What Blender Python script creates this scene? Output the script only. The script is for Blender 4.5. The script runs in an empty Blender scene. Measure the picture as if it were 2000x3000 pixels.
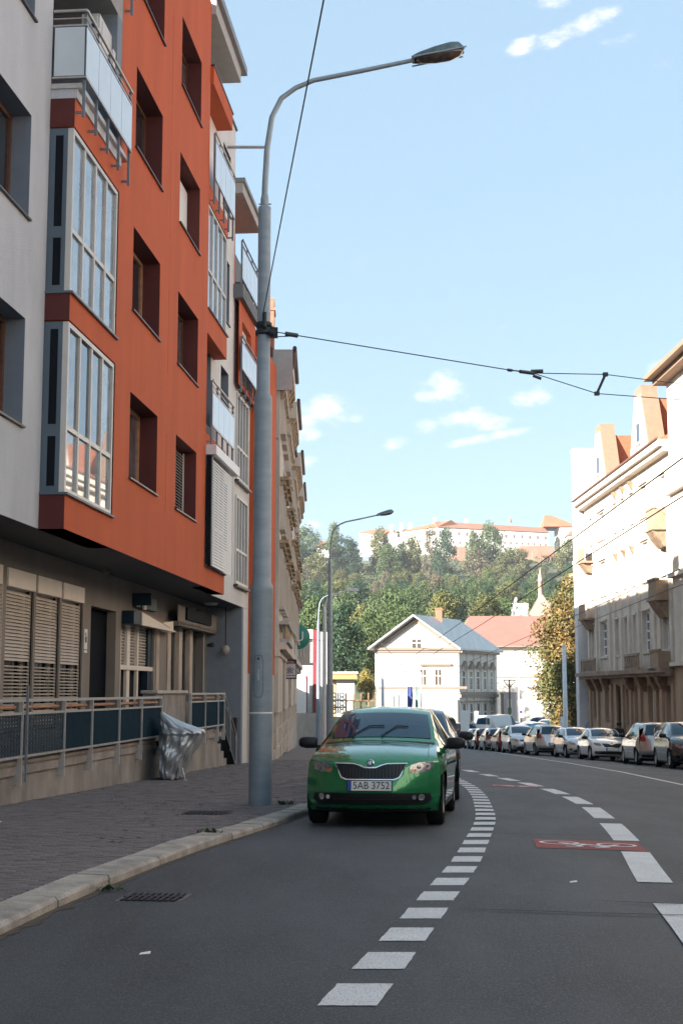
import bpy, bmesh, math, random
from mathutils import Vector, Matrix, Euler
R=math.radians; PI=math.pi
S=bpy.context.scene; C=S.collection
random.seed(7)
# ---------------------------------------------------------------- camera, sky, sun, exposure
cam_d=bpy.data.cameras.new('camera'); cam=bpy.data.objects.new('camera',cam_d); C.objects.link(cam)
cam_d.sensor_fit='VERTICAL'; cam_d.sensor_height=36.0; cam_d.lens=48.0; cam_d.clip_start=.1; cam_d.clip_end=6000
PITCH=math.atan(525/4000.)
cam.location=(0,0,1.22); cam.rotation_euler=(PI/2+PITCH,0,0); S.camera=cam
SUN_ELEV=20.0; SUN_AZ=Vector((-.80,-.60,0)).normalized()
S.view_settings.view_transform='Standard'; S.view_settings.look='None'; S.view_settings.gamma=1
S.view_settings.use_curve_mapping=False; S.view_settings.exposure=2.72
W=bpy.data.worlds.new('World'); S.world=W; W.use_nodes=True
def build_world():
    nt=W.node_tree; n=nt.nodes; l=nt.links; n.clear()
    out=n.new('ShaderNodeOutputWorld'); bg=n.new('ShaderNodeBackground'); bg.inputs[1].default_value=0.105
    sky=n.new('ShaderNodeTexSky'); sky.sky_type='NISHITA'; sky.sun_disc=False
    sky.sun_elevation=R(SUN_ELEV); sky.sun_rotation=math.atan2(SUN_AZ.x,SUN_AZ.y)%(2*PI)
    sky.air_density=1.0; sky.dust_density=.7; sky.ozone_density=1.6; sky.altitude=200
    geo=n.new('ShaderNodeTexCoord')
    # small cumulus puffs: lumpy noise inside a few soft patches of sky, each given by its direction and spread
    acc=None
    nz=n.new('ShaderNodeTexNoise'); nz.inputs['Scale'].default_value=34; nz.inputs['Detail'].default_value=9; nz.inputs['Roughness'].default_value=.68
    mp=n.new('ShaderNodeMapping'); mp.inputs['Scale'].default_value=(1,1,2.0); l.new(geo.outputs['Generated'],mp.inputs[0]); l.new(mp.outputs[0],nz.inputs['Vector'])
    puffs=[(750,948,80,48),(815,965,25,20),(1020,890,62,38),(985,905,40,25),(970,980,50,24),(1075,960,80,28),(1135,972,50,20),(1215,912,56,30),(1120,1005,130,12),(700,1000,60,26),(920,1018,45,18),(705,1055,35,20),(1190,112,44,22,-25),(1350,52,125,24,-24),(1410,97,55,13,-15),(1270,10,46,22,-10),(1300,85,60,14,-30),(1520,850,36,42),(715,1205,30,14)]
    for pf in puffs:
        px,py,rx,ry=pf[:4]; an=R(pf[4] if len(pf)>4 else random.uniform(-12,4))
        d=pix_dir(px*1.27551,py*1.27551)
        ex=Vector((1,0,0)); ez=d.cross(ex).normalized()*-1; ex=ez.cross(d).normalized()*-1; ex=Vector((1,0,0))-d*d.x; ex.normalize(); ez=ex.cross(d).normalized(); ex,ez=ex*math.cos(an)+ez*-math.sin(an),ez*math.cos(an)+ex*math.sin(an)
        def dot(v,s):
            q=n.new('ShaderNodeVectorMath'); q.operation='DOT_PRODUCT'; l.new(geo.outputs['Generated'],q.inputs[0]); q.inputs[1].default_value=v
            m=n.new('ShaderNodeMath'); m.operation='MULTIPLY'; l.new(q.outputs['Value'],m.inputs[0]); m.inputs[1].default_value=1/s
            p=n.new('ShaderNodeMath'); p.operation='POWER'; l.new(m.outputs[0],p.inputs[0]); p.inputs[1].default_value=2; return p
        a=dot(ex,rx*1.2755/4000); b=dot(ez,ry*1.2755/4000)
        s=n.new('ShaderNodeMath'); s.operation='ADD'; l.new(a.outputs[0],s.inputs[0]); l.new(b.outputs[0],s.inputs[1])
        g=n.new('ShaderNodeMapRange'); g.inputs['From Min'].default_value=1.6; g.inputs['From Max'].default_value=0.0; l.new(s.outputs[0],g.inputs['Value'])
        f=n.new('ShaderNodeVectorMath'); f.operation='DOT_PRODUCT'; l.new(geo.outputs['Generated'],f.inputs[0]); f.inputs[1].default_value=d
        fm=n.new('ShaderNodeMath'); fm.operation='GREATER_THAN'; l.new(f.outputs['Value'],fm.inputs[0]); fm.inputs[1].default_value=.5
        gm=n.new('ShaderNodeMath'); gm.operation='MULTIPLY'; l.new(g.outputs[0],gm.inputs[0]); l.new(fm.outputs[0],gm.inputs[1])
        if acc is None: acc=gm
        else:
            mx=n.new('ShaderNodeMath'); mx.operation='MAXIMUM'; l.new(acc.outputs[0],mx.inputs[0]); l.new(gm.outputs[0],mx.inputs[1]); acc=mx
    ad=n.new('ShaderNodeMath'); ad.operation='MULTIPLY_ADD'; l.new(nz.outputs['Fac'],ad.inputs[0]); ad.inputs[1].default_value=3.4; ad.inputs[2].default_value=-2.15
    sm=n.new('ShaderNodeMath'); sm.operation='ADD'; l.new(acc.outputs[0],sm.inputs[0]); l.new(ad.outputs[0],sm.inputs[1])
    cl=n.new('ShaderNodeMapRange'); cl.interpolation_type='SMOOTHSTEP'; cl.inputs['From Min'].default_value=.02; cl.inputs['From Max'].default_value=1.25; cl.inputs['To Max'].default_value=.85; l.new(sm.outputs[0],cl.inputs['Value'])
    mix=n.new('ShaderNodeMixRGB'); mix.inputs[2].default_value=(2.0,1.95,1.95,1)
    milk=n.new('ShaderNodeMixRGB'); milk.inputs[0].default_value=.88; milk.inputs[2].default_value=(.63,.90,1.12,1); l.new(sky.outputs[0],milk.inputs[1]); l.new(cl.outputs[0],mix.inputs[0]); l.new(milk.outputs[0],mix.inputs[1]); l.new(mix.outputs[0],bg.inputs[0]); l.new(bg.outputs[0],out.inputs[0])
def pix_dir(x,y):
    a=(x-1000)/4000; b=(1500-y)/4000; cp,sp=math.cos(PITCH),math.sin(PITCH)
    return Vector((a,cp-b*sp,sp+b*cp)).normalized()
def at(x,y,Y):
    d=pix_dir(x,y); t=Y/d.y; return Vector((d.x*t,Y,1.22+d.z*t))
build_world()
sd=bpy.data.lights.new('sun','SUN'); sd.energy=3.2; sd.angle=R(.53); sd.color=(1,.935,.855)
sun=bpy.data.objects.new('sun',sd); C.objects.link(sun)
tosun=Vector((SUN_AZ.x*math.cos(R(SUN_ELEV)),SUN_AZ.y*math.cos(R(SUN_ELEV)),math.sin(R(SUN_ELEV))))
sun.rotation_euler=tosun.to_track_quat('Z','Y').to_euler(); sun.location=(-60,-40,60)
# ---------------------------------------------------------------- terrain profile
def G(X,Y):
    g=-(.0235*min(Y,40)+(.03*(min(Y,112)-40) if Y>40 else 0))
    if Y>112: g=-3.1+max(0,min(1,(X-12)/12))*max(0,min(1,(Y-118)/18))*.3
    cf=.025*max(0,min(X,14)-2)
    if Y>112: cf*=max(0,1-(Y-112)/12)
    return g-cf
def interp(tab,v):
    if v<=tab[0][0]: return tab[0][1]
    for (a,b),(c,d) in zip(tab,tab[1:]):
        if v<=c: return b+(d-b)*(v-a)/(c-a)
    return tab[-1][1]
def smooth(tab,v):
    return (interp(tab,v-1)+2*interp(tab,v)+interp(tab,v+1))/4
KERB=[(-20,-2.6),(0,-2.35),(8.2,-2.0),(9.3,-1.92),(12,-1.62),(13.8,-1.36),(16.15,-.92),(18.93,-.44),(22,-.02),(25,.25),(28,.38),(34,.42),(45,.3),(60,.08),(92,-.35),(140,-1.0)]
DASH=[(-6,-1.55),(5,-.18),(6.2,.02),(8.2,.38),(10,.68),(12.4,1.1),(14,1.32),(16,1.6),(18,1.87),(20,2.05),(23.6,2.35),(27.2,2.55),(31,2.6),(36,2.5),(44,2.35),(60,2.2)]
LANE=[(-8,.2),(5,1.6),(7.6,2.02),(11,2.45),(13.7,2.88),(16,3.2),(17.8,3.43),(21.3,3.82),(24.6,4.03),(27.5,4.07),(30.3,3.97),(35.2,3.6),(45,3.0),(60,2.6)]
RLINE=[(-10,5.6),(15,6.9),(31.4,7.71),(53,8.6),(86,9.25),(121,9.2)]
RKERB=[(-20,11.4),(20,12.6),(47,13.3),(62,13.1),(73,12.5),(86,12.0),(106,11.6)]
KA=.0843; AL=math.atan(KA)
def bline(Y):   # left building line
    return -6.45+KA*Y if Y<41.5 else -1.65-.0156*Y
# ---------------------------------------------------------------- mesh helpers
class MB:
    def __init__(s): s.v=[]; s.f=[]; s.m=[]; s.cur=0; s.sm=[]; s.smooth=False
    def add(s,vs,fs):
        o=len(s.v); s.v+= [tuple(p) for p in vs]
        for f in fs: s.f.append([i+o for i in f]); s.m.append(s.cur); s.sm.append(s.smooth)
        return s
    def box(s,x0,x1,y0,y1,z0,z1,b=0):
        if x0>x1: x0,x1=x1,x0
        if y0>y1: y0,y1=y1,y0
        if z0>z1: z0,z1=z1,z0
        if b:
            vs=[];
            for z,k in ((z0,0),(z1-b,0),(z1,b)):
                vs+=[(x0+k,y0+k,z),(x1-k,y0+k,z),(x1-k,y1-k,z),(x0+k,y1-k,z)]
            fs=[(3,2,1,0),(8,9,10,11)]
            for r in (0,4):
                for i in range(4): fs.append((r+i,r+(i+1)%4,r+4+(i+1)%4,r+4+i))
            return s.add(vs,fs)
        return s.add([(x0,y0,z0),(x1,y0,z0),(x1,y1,z0),(x0,y1,z0),(x0,y0,z1),(x1,y0,z1),(x1,y1,z1),(x0,y1,z1)],
            [(3,2,1,0),(4,5,6,7),(0,1,5,4),(1,2,6,5),(2,3,7,6),(3,0,4,7)])
    def quad(s,a,b,c,d): return s.add([a,b,c,d],[(0,1,2,3)])
    def prism(s,poly,axis,a,b):
        n=len(poly)
        def P(p,t): return {'x':(t,p[0],p[1]),'y':(p[0],t,p[1]),'z':(p[0],p[1],t)}[axis]
        vs=[P(p,a) for p in poly]+[P(p,b) for p in poly]
        return s.add(vs,[tuple(range(n))[::-1],tuple(range(n,2*n))]+[(i,(i+1)%n,n+(i+1)%n,n+i) for i in range(n)])
    def tube(s,pts,r,n=8,cap=True):
        pts=[Vector(p) for p in pts]; rs=r if isinstance(r,(list,tuple)) else [r]*len(pts)
        sm=s.smooth; s.smooth=True; vs=[]; fs=[]; up=None
        for i,p in enumerate(pts):
            t=(pts[min(i+1,len(pts)-1)]-pts[max(i-1,0)])
            if t.length<1e-9: t=Vector((0,0,1))
            t.normalize()
            if up is None:
                up=Vector((0,0,1)) if abs(t.z)<.9 else Vector((1,0,0))
            a=t.cross(up).normalized(); up=a.cross(t).normalized()
            for k in range(n):
                q=2*PI*k/n; vs.append(p+(a*math.cos(q)+up*math.sin(q))*rs[i])
        for i in range(len(pts)-1):
            for k in range(n): fs.append((i*n+k,i*n+(k+1)%n,(i+1)*n+(k+1)%n,(i+1)*n+k))
        s.add(vs,fs); s.smooth=sm
        if cap:
            s.add(vs[:n],[tuple(range(n))]); s.add(vs[-n:],[tuple(range(n))[::-1]])
        return s
    def lathe(s,prof,c=(0,0,0),n=16,axis='z'):
        sm=s.smooth; s.smooth=True; vs=[]; fs=[]
        for (r,h) in prof:
            for k in range(n):
                q=2*PI*k/n; a,b=r*math.cos(q),r*math.sin(q)
                vs.append({'z':(c[0]+a,c[1]+b,c[2]+h),'x':(c[0]+h,c[1]+a,c[2]+b),'y':(c[0]+b,c[1]+h,c[2]+a)}[axis])
        for i in range(len(prof)-1):
            for k in range(n): fs.append((i*n+k,i*n+(k+1)%n,(i+1)*n+(k+1)%n,(i+1)*n+k))
        s.add(vs,fs); s.smooth=sm; return s
    def mesh(s,name,mats,weld=False):
        me=bpy.data.meshes.new(name); me.from_pydata(s.v,[],s.f)
        if not isinstance(mats,(list,tuple)): mats=[mats]
        for m in mats: me.materials.append(m)
        me.polygons.foreach_set('material_index',s.m); me.polygons.foreach_set('use_smooth',s.sm)
        if weld:
            bm=bmesh.new(); bm.from_mesh(me); bmesh.ops.remove_doubles(bm,verts=bm.verts,dist=1e-5); bmesh.ops.recalc_face_normals(bm,faces=bm.faces); bm.to_mesh(me); bm.free()
        me.update(); return me
    def build(s,name,mats,parent=None,loc=None,rot=None,weld=False):
        return link(name,s.mesh(name,mats,weld),parent,loc,rot)
def link(name,me,parent=None,loc=None,rot=None):
    o=bpy.data.objects.new(name,me); C.objects.link(o)
    if parent is not None: o.parent=parent
    if loc is not None: o.location=loc
    if rot is not None: o.rotation_euler=rot
    return o
def tag(o,label=None,cat=None,group=None,kind=None):
    if label: o['label']=label
    if cat: o['category']=cat
    if group: o['group']=group
    if kind: o['kind']=kind
    return o
def thing(name,label,cat,loc=(0,0,0),rz=0,group=None,rot=None):
    o=bpy.data.objects.new(name,None); C.objects.link(o); o.location=loc; o.rotation_euler=rot or (0,0,rz); o.empty_display_size=.1
    return tag(o,label,cat,group)
def copy_tree(o,parent=None):
    c=o.copy(); C.objects.link(c)
    if parent is not None: c.parent=parent
    for ch in o.children: copy_tree(ch,c)
    return c
# ---------------------------------------------------------------- materials
MATS={}
def M(name,col,rough=.6,metal=0,var=0,vs=4.0,bump=0,bs=60,coat=0,spec=.5,col2=None,stretch=(1,1,1),trans=0,emit=0,aniso=None,vmin=.3,vmax=.7,detail=5,speck=0,speckcol=(.2,.2,.2),specks=300):
    if name in MATS: return MATS[name]
    m=bpy.data.materials.new(name); m.use_nodes=True; nt=m.node_tree; n=nt.nodes; l=nt.links
    b=n['Principled BSDF']; b.inputs['Roughness'].default_value=rough; b.inputs['Metallic'].default_value=metal
    b.inputs['Base Color'].default_value=(*col,1); b.inputs['Specular IOR Level'].default_value=spec
    if coat: b.inputs['Coat Weight'].default_value=coat; b.inputs['Coat Roughness'].default_value=.03
    if trans: b.inputs['Transmission Weight'].default_value=trans
    tc=n.new('ShaderNodeTexCoord'); src=tc.outputs['Object']; last=None
    if var or col2:
        mp=n.new('ShaderNodeMapping'); mp.inputs['Scale'].default_value=stretch; l.new(src,mp.inputs[0])
        nz=n.new('ShaderNodeTexNoise'); nz.inputs['Scale'].default_value=vs; nz.inputs['Detail'].default_value=detail; nz.inputs['Roughness'].default_value=.6; l.new(mp.outputs[0],nz.inputs['Vector'])
        mr=n.new('ShaderNodeMapRange'); mr.inputs['From Min'].default_value=vmin; mr.inputs['From Max'].default_value=vmax; l.new(nz.outputs['Fac'],mr.inputs['Value'])
        mx=n.new('ShaderNodeMixRGB'); c2=col2 or tuple(c*(1-var) for c in col); c1=col if col2 else tuple(min(1,c*(1+var*.6)) for c in col)
        mx.inputs[1].default_value=(*c1,1); mx.inputs[2].default_value=(*c2,1); l.new(mr.outputs[0],mx.inputs[0]); last=mx.outputs[0]
    if speck:
        sp_=n.new('ShaderNodeMapping'); sp_.inputs['Scale'].default_value=(1,.55,1); l.new(src,sp_.inputs[0])
        vn=n.new('ShaderNodeTexNoise'); vn.inputs['Scale'].default_value=specks; vn.inputs['Detail'].default_value=2; l.new(sp_.outputs[0],vn.inputs['Vector'])
        mr=n.new('ShaderNodeMapRange'); mr.inputs['From Min'].default_value=.50; mr.inputs['From Max'].default_value=.66; mr.inputs['To Max'].default_value=speck; l.new(vn.outputs['Fac'],mr.inputs['Value'])
        mx=n.new('ShaderNodeMixRGB'); mx.inputs[1].default_value=(*col,1); mx.inputs[2].default_value=(*speckcol,1); l.new(mr.outputs[0],mx.inputs[0])
        if last: l.new(last,mx.inputs[1])
        last=mx.outputs[0]
    if last: l.new(last,b.inputs['Base Color'])
    if bump:
        bn=n.new('ShaderNodeTexNoise'); bn.inputs['Scale'].default_value=bs; bn.inputs['Detail'].default_value=4; l.new(src,bn.inputs['Vector'])
        bp=n.new('ShaderNodeBump'); bp.inputs['Strength'].default_value=bump; bp.inputs['Distance'].default_value=.02; l.new(bn.outputs['Fac'],bp.inputs['Height']); l.new(bp.outputs[0],b.inputs['Normal'])
    MATS[name]=m; return m
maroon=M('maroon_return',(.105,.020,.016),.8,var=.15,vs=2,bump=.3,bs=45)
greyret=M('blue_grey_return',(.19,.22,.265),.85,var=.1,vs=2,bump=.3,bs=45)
orange=M('orange_render',(.53,.092,.018),.8,var=.13,vs=1.3,bump=.5,bs=45,stretch=(1,1,.22))
greyw=M('grey_render',(.52,.53,.56),.85,var=.14,vs=1.2,bump=.5,bs=45,stretch=(1,1,.3))
whitew=M('pale_render',(.66,.63,.60),.85,var=.1,vs=1.2,bump=.35,bs=45,stretch=(1,1,.3))
darkw=M('charcoal_render',(.16,.165,.175),.85,var=.15,vs=1.5,bump=.3,bs=45)
grnd=M('taupe_render',(.26,.225,.195),.85,var=.16,vs=1.5,bump=.35,bs=50,stretch=(1,1,.4))
conc=M('concrete',(.30,.26,.23),.9,var=.42,vs=1.7,bump=.4,bs=30,stretch=(1,1,.55))
steel=M('grey_painted_steel',(.20,.225,.255),.45,metal=.3,var=.1)
galv=M('galvanised_rail',(.52,.50,.48),.4,metal=.5,var=.12,vs=8)
navy=M('dark_blue_sheet',(.012,.032,.050),.5,var=.2,vs=3,spec=.2)
dark=M('near_black',(.010,.012,.016),.7,spec=.08)
darkdoor=M('black_blue_door',(.005,.008,.013),.7,spec=.04)
alu=M('pale_aluminium_frame',(.60,.575,.54),.4,var=.05)
blue_alu=M('blue_grey_panel',(.10,.135,.17),.5,var=.1,vs=2)
wood=M('brown_window_wood',(.13,.055,.03),.5,var=.25,vs=8)
orangewood=M('light_handrail_wood',(.48,.24,.13),.5,var=.3,vs=9)
def glassmat(name,col,rough=.02,var=.6,vs=.8):
    return M(name,col,rough,var=var,vs=vs,spec=1.0,coat=.6)
glass=glassmat('window_glass',(.028,.034,.042))
bayglass=glassmat('bay_glass_painted_sky',(.26,.30,.34),.02,.45,1.2)  # pale base colour stands in for sky reflection, partly for white curtains
glassc=glassmat('curtained_glass',(.13,.125,.125),.03,.7,6)
frost=M('frosted_glass_panel',(.62,.68,.72),.22,spec=.6,var=.05,vs=2,coat=.3)
sillm=M('dark_sill_sheet',(.06,.05,.05),.4,metal=.4)
blind=M('white_blind_slat',(.72,.70,.67),.45)
beigeblind=M('beige_blind_slat',(.60,.525,.455),.4,metal=.2)
cream=M('cream_box_panel',(.80,.70,.60),.5,var=.06)
redbrown=M('brown_gutter_metal',(.075,.035,.03),.5)
white=M('white_paint',(.78,.77,.75),.6,var=.06)
iron=M('dark_iron',(.03,.035,.04),.5,metal=.5)
# ================================================================ GROUND, ROAD, PAVEMENTS
asphalt=M('asphalt',(.050,.057,.066),.6,var=.4,vmin=.38,vmax=.62,vs=1.1,bump=1.0,bs=160,speck=.75,speckcol=(.120,.128,.138),specks=85,stretch=(1.1,.3,1))
jointm=M('paving_joint_sand',(.055,.05,.05),.95)
pavm=M('red_grey_paver',(.160,.138,.136),.85,var=.30,vs=5,bump=.4,bs=120)
def vary(m,amt):
    nt=m.node_tree; b=nt.nodes['Principled BSDF']; s=b.inputs['Base Color'].links[0].from_socket; oi=nt.nodes.new('ShaderNodeObjectInfo'); mr=nt.nodes.new('ShaderNodeMapRange'); mr.inputs['To Min'].default_value=1-amt; mr.inputs['To Max'].default_value=1+amt; hv=nt.nodes.new('ShaderNodeHueSaturation')
    nt.links.new(oi.outputs['Random'],mr.inputs['Value']); nt.links.new(mr.outputs[0],hv.inputs['Value']); nt.links.new(s,hv.inputs['Color']); nt.links.new(hv.outputs[0],b.inputs['Base Color'])
vary(pavm,.10)
pavfar=M('far_red_grey_paving',(.17,.14,.137),.85,var=.3,vs=9,bump=.3,bs=60)
granite=M('kerb_granite',(.40,.355,.31),.85,var=.45,vs=3.5,bump=.6,bs=70,speck=.35,speckcol=(.12,.10,.09),specks=90)
def markmat(name,col,wear,lo=.55,hi=.61):
    m=M(name,col,.7,bump=.5,bs=200); nt=m.node_tree; n=nt.nodes; l=nt.links; b=n['Principled BSDF']
    tc=n.new('ShaderNodeTexCoord'); a=n.new('ShaderNodeTexNoise'); a.inputs['Scale'].default_value=95; a.inputs['Detail'].default_value=6; a.inputs['Roughness'].default_value=.75; l.new(tc.outputs['Object'],a.inputs['Vector'])
    mr=n.new('ShaderNodeMapRange'); mr.inputs['From Min'].default_value=lo; mr.inputs['From Max'].default_value=hi; l.new(a.outputs['Fac'],mr.inputs['Value'])
    a2=n.new('ShaderNodeTexNoise'); a2.inputs['Scale'].default_value=3; l.new(tc.outputs['Object'],a2.inputs['Vector'])
    m2=n.new('ShaderNodeMixRGB'); m2.inputs[1].default_value=(*col,1); m2.inputs[2].default_value=(*[c*.72 for c in col],1); l.new(a2.outputs['Fac'],m2.inputs[0])
    mx=n.new('ShaderNodeMixRGB'); mx.inputs[2].default_value=(*wear,1); l.new(m2.outputs[0],mx.inputs[1]); l.new(mr.outputs[0],mx.inputs[0]); l.new(mx.outputs[0],b.inputs['Base Color'])
    return m
mark=markmat('white_road_paint',(.82,.82,.82),(.07,.07,.072))
markred=markmat('red_road_paint',(.33,.06,.055),(.12,.07,.07),.54,.70)
markw2=markmat('white_symbol_paint',(.88,.87,.86),(.3,.1,.1),.66,.76)
def sheet(pts2,z=.004,sub=1): return [(p[0],p[1],G(p[0],p[1])+z) for p in pts2]
# big ground sheet to the horizon
gd=MB(); 
gys=[-60,-20,0,40,80,112,118,126,136,150,170,200,400,900,1700]
gxs=[-1500,-600,-150,-40,-12,0,8,12,18,24,40,150,600,1500]
for y in gys:
    for x in gxs: gd.v.append((x,y,G(max(-3,min(x,24)),y)-.09-(.25 if y<112 else 0)))
nx=len(gxs)
for j in range(len(gys)-1):
    for i in range(nx-1): gd.f.append([j*nx+i,j*nx+i+1,(j+1)*nx+i+1,(j+1)*nx+i]); gd.m.append(0); gd.sm.append(True)
lotm=M('pale_yard_surface',(.27,.25,.225),.9,var=.25,vs=.2)
tag(gd.build('ground',lotm),kind='structure')
# road sheet
rys=[-20+.5*i for i in range(121)]+[41+2*i for i in range(50)]
rd=MB(); NX=12
for y in rys:
    a=smooth(KERB,y)-.04; b=smooth(RKERB,y)+.04
    if y>108: b+=min(14,(y-108)*1.6)
    for i in range(NX+1):
        x=a+(b-a)*i/NX; rd.v.append((x,y,G(x,y)))
for j in range(len(rys)-1):
    for i in range(NX): k=j*(NX+1)+i; rd.f.append([k,k+1,k+NX+2,k+NX+1]); rd.m.append(0); rd.sm.append(True)
road=tag(rd.build('road',asphalt),kind='structure')
# ---- kerb stones, left
kb=thing('kerb',None,None); tag(kb,kind='structure')
def kpos(y): 
    x=smooth(KERB,y); e=.2; dx=smooth(KERB,y+e)-smooth(KERB,y-e); t=Vector((dx,2*e,0)).normalized(); return Vector((x,y,0)),t
y=-6.0; rng=random.Random(3)
KW=.30
while y<62:
    L=rng.uniform(.95,1.35)
    if y<15: L=rng.uniform(1.15,1.6)
    p0,t0=kpos(y); p1,t1=kpos(y+L)
    mb=MB(); tilt=rng.uniform(-.008,.008); vs=[]
    g=.012; dz=rng.uniform(-.008,.008)
    for (s,p,t) in ((g,p0,t0),(-g,p1,t1)):
        nrm=Vector((-t.y,t.x,0)); pp=p+t*s; z=G(pp.x,pp.y)
        j=lambda: rng.uniform(-.008,.008)
        for (o,h) in ((0,-.15),(.004,.050),(.022,.076),(KW-.02,.085),(KW,.07),(KW,-.15)):
            q=pp+nrm*(o+j()); vs.append((q.x,q.y,z+h+dz+tilt*(1 if s>0 else -1)))
    mb.add(vs,[(i,(i+1)%6,6+(i+1)%6,6+i) for i in range(6)]+[(5,4,3,2,1,0),(6,7,8,9,10,11)])
    mb.build('kerb_stone',granite,kb); y+=L
# joint filler under the kerb stones
jf=MB()
for yy in range(-20,140):
    for q in (yy,): pass
pts=[-20+1.0*i for i in range(160)]
for yv in pts:
    p,t=kpos(yv); nrm=Vector((-t.y,t.x,0)); z=G(p.x,p.y)
    a=p+nrm*.012; b=p+nrm*(KW-.01); hh=.04 if yv<61 else .08
    jf.v+= [(a.x,a.y,z-.1),(a.x,a.y,z+hh),(b.x,b.y,z+hh+.01)]
for i in range(len(pts)-1):
    for k in range(2): jf.f.append([i*3+k,i*3+k+1,i*3+k+4,i*3+k+3]); jf.m.append(0); jf.sm.append(False)
jf.build('kerb_bed',M('kerb_bed',(.10,.085,.07),.95),kb)
# dirt gathered in the gutter
gdm=MB(); vs=[]; gy=[4+.12*i for i in range(230)]
for yy in gy:
    x=smooth(KERB,yy); vs+=sheet([(x-.02,yy),(x+.03+abs(rng.gauss(.02,.03)),yy)],.0035)
gdm.add(vs,[(2*i,2*i+1,2*i+3,2*i+2) for i in range(len(gy)-1)])
tag(gdm.build('gutter_dirt',M('gutter_dirt',(.085,.06,.04),.95,var=.5,vs=14)),kind='stuff')
# ---- left pavement: bed sheet + pavers
def pz(x,y): return G(x,y)+.080
pv=thing('pavement',None,None); tag(pv,kind='structure')
bed=MB(); ys2=[-20+1.0*i for i in range(160)]
def backline(yv): return min(bline(yv),smooth(KERB,yv)-KW-.5)-1.5
for yv in ys2:
    a=backline(yv); b=smooth(KERB,yv)-KW+.03
    for i in range(5): x=a+(b-a)*i/4; bed.v.append((x,yv,pz(x,yv)-(.012 if yv<46 else 0)))
for j in range(len(ys2)-1):
    for i in range(4): k=j*5+i; bed.f.append([k,k+1,k+6,k+5]); bed.m.append(1 if ys2[j]>=46 else 0); bed.sm.append(True)
bed.build('paving_bed',[jointm,pavfar],pv)
PX,PY=.20,.115; g=.0035
pme=[]
for k in range(6):
    mb=MB(); rr=random.Random(k); t=[rr.uniform(-.003,.003) for _ in range(4)]
    a,b=PX/2-g,PY/2-g; c=.006
    vs=[(-a,-b,-.03),(a,-b,-.03),(a,b,-.03),(-a,b,-.03),(-a,-b,-.004),(a,-b,-.004),(a,b,-.004),(-a,b,-.004),(-a+c,-b+c,t[0]),(a-c,-b+c,t[1]),(a-c,b-c,t[2]),(-a+c,b-c,t[3])]
    fs=[(8,9,10,11)]
    for r in (0,4):
        for i in range(4): fs.append((r+i,r+(i+1)%4,r+4+(i+1)%4,r+4+i))
    mb.add(vs,fs); pme.append((mb,mb.mesh('paver',pavm)))
cells=[]; rng=random.Random(11); rowi=0; yv=6.0
while yv<46:
    b=min(smooth(KERB,yv),smooth(KERB,yv+PY))-KW-.005; a=backline(yv)+1.5
    x=b-PX/2-(PX/2 if rowi%2 else 0)
    lim=max(a,-.30*yv-.6)
    if rowi%2: cells.append((b-PX/4,yv,.5))
    while x>lim: cells.append((x,yv,1)); x-=PX
    yv+=PY; rowi+=1
vis=sorted([c for c in cells if c[2]==1 and c[0]>-.246*c[1] and c[1]>8.2],key=lambda c:c[1])[:290]
visset=set(vis); rest=MB(); rest2=MB(); rest3=MB()
slope=Euler((math.atan(-.0235),0,0))
for c in cells:
    k=rng.randrange(6); dz=rng.uniform(-.002,.002); z=pz(c[0],c[1])+dz
    if c in visset: link('paver',pme[k][1],pv,(c[0],c[1],z),(math.atan(-.0235)+rng.uniform(-.006,.006),rng.uniform(-.006,.006),rng.uniform(-.012,.012)))
    else:
        mbk=pme[k][0]; sx=c[2]
        rng.choice((rest,rest,rest2,rest3)).add([(c[0]+v[0]*sx,c[1]+v[1],z+v[2]-.0235*v[1]) for v in mbk.v],[f for f in mbk.f])
pav2=M('darker_paver',(.145,.125,.126),.85,var=.3,vs=6,bump=.4,bs=120); pav3=M('warmer_paver',(.175,.146,.142),.85,var=.3,vs=6,bump=.4,bs=120)
for r_,m_ in ((rest,pavm),(rest2,pav2),(rest3,pav3)): tag(r_.build('paver_field',m_,pv),kind='stuff')
# ---- right pavement and kerb
rp=MB(); ysr=[-20+2.0*i for i in range(65)]
for yv in ysr:
    a=smooth(RKERB,yv); z=G(a,yv)
    rp.v+=[(a,yv,z-.1),(a,yv,z+.11),(a+.02,yv,z+.125),(a+.28,yv,z+.13),(a+.281,yv,z+.124),(17.4-.0149*yv,yv,z+.15)]
for j in range(len(ysr)-1):
    for i in range(5): k=j*6+i; rp.f.append([k,k+1,k+7,k+6]); rp.m.append(0 if i<3 else 1); rp.sm.append(False)
tag(rp.build('pavement',[granite,pavfar]),kind='structure')
# ---- markings (4 mm sheets that follow the road)
dd=thing('dashed_marking','short white dashes marking the parking bays, curving past the green car','road marking')
n=0; yv=4.4; rng=random.Random(8)
def dashline(tab,yv):
    x=smooth(tab,yv); dx=(smooth(tab,yv+.3)-smooth(tab,yv-.3))/.6; return Vector((x,yv)),Vector((dx,1)).normalized()
while yv<44:
    p,t=dashline(DASH,yv); q,t2=dashline(DASH,yv+.51)
    hw=.132; a,b=Vector((p.x-hw,p.y)),Vector((p.x+hw,p.y)); c,d=Vector((q.x+hw,q.y)),Vector((q.x-hw,q.y))
    ring_=[]
    for e0,e1 in ((a,b),(b,c),(c,d),(d,a)):
        for k in range(7):
            w_=e0.lerp(e1,k/7); jt=.0035 if yv<16 else .002
            ring_.append(Vector((w_.x+rng.uniform(-jt,jt),w_.y+rng.uniform(-jt,jt))))
    MB().add(sheet(ring_),[tuple(range(len(ring_)))]).build('dash',mark,dd); yv+=.90
ll=thing('lane_marking','long white dashes along the outer edge of the cycle lane','road marking')
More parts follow.
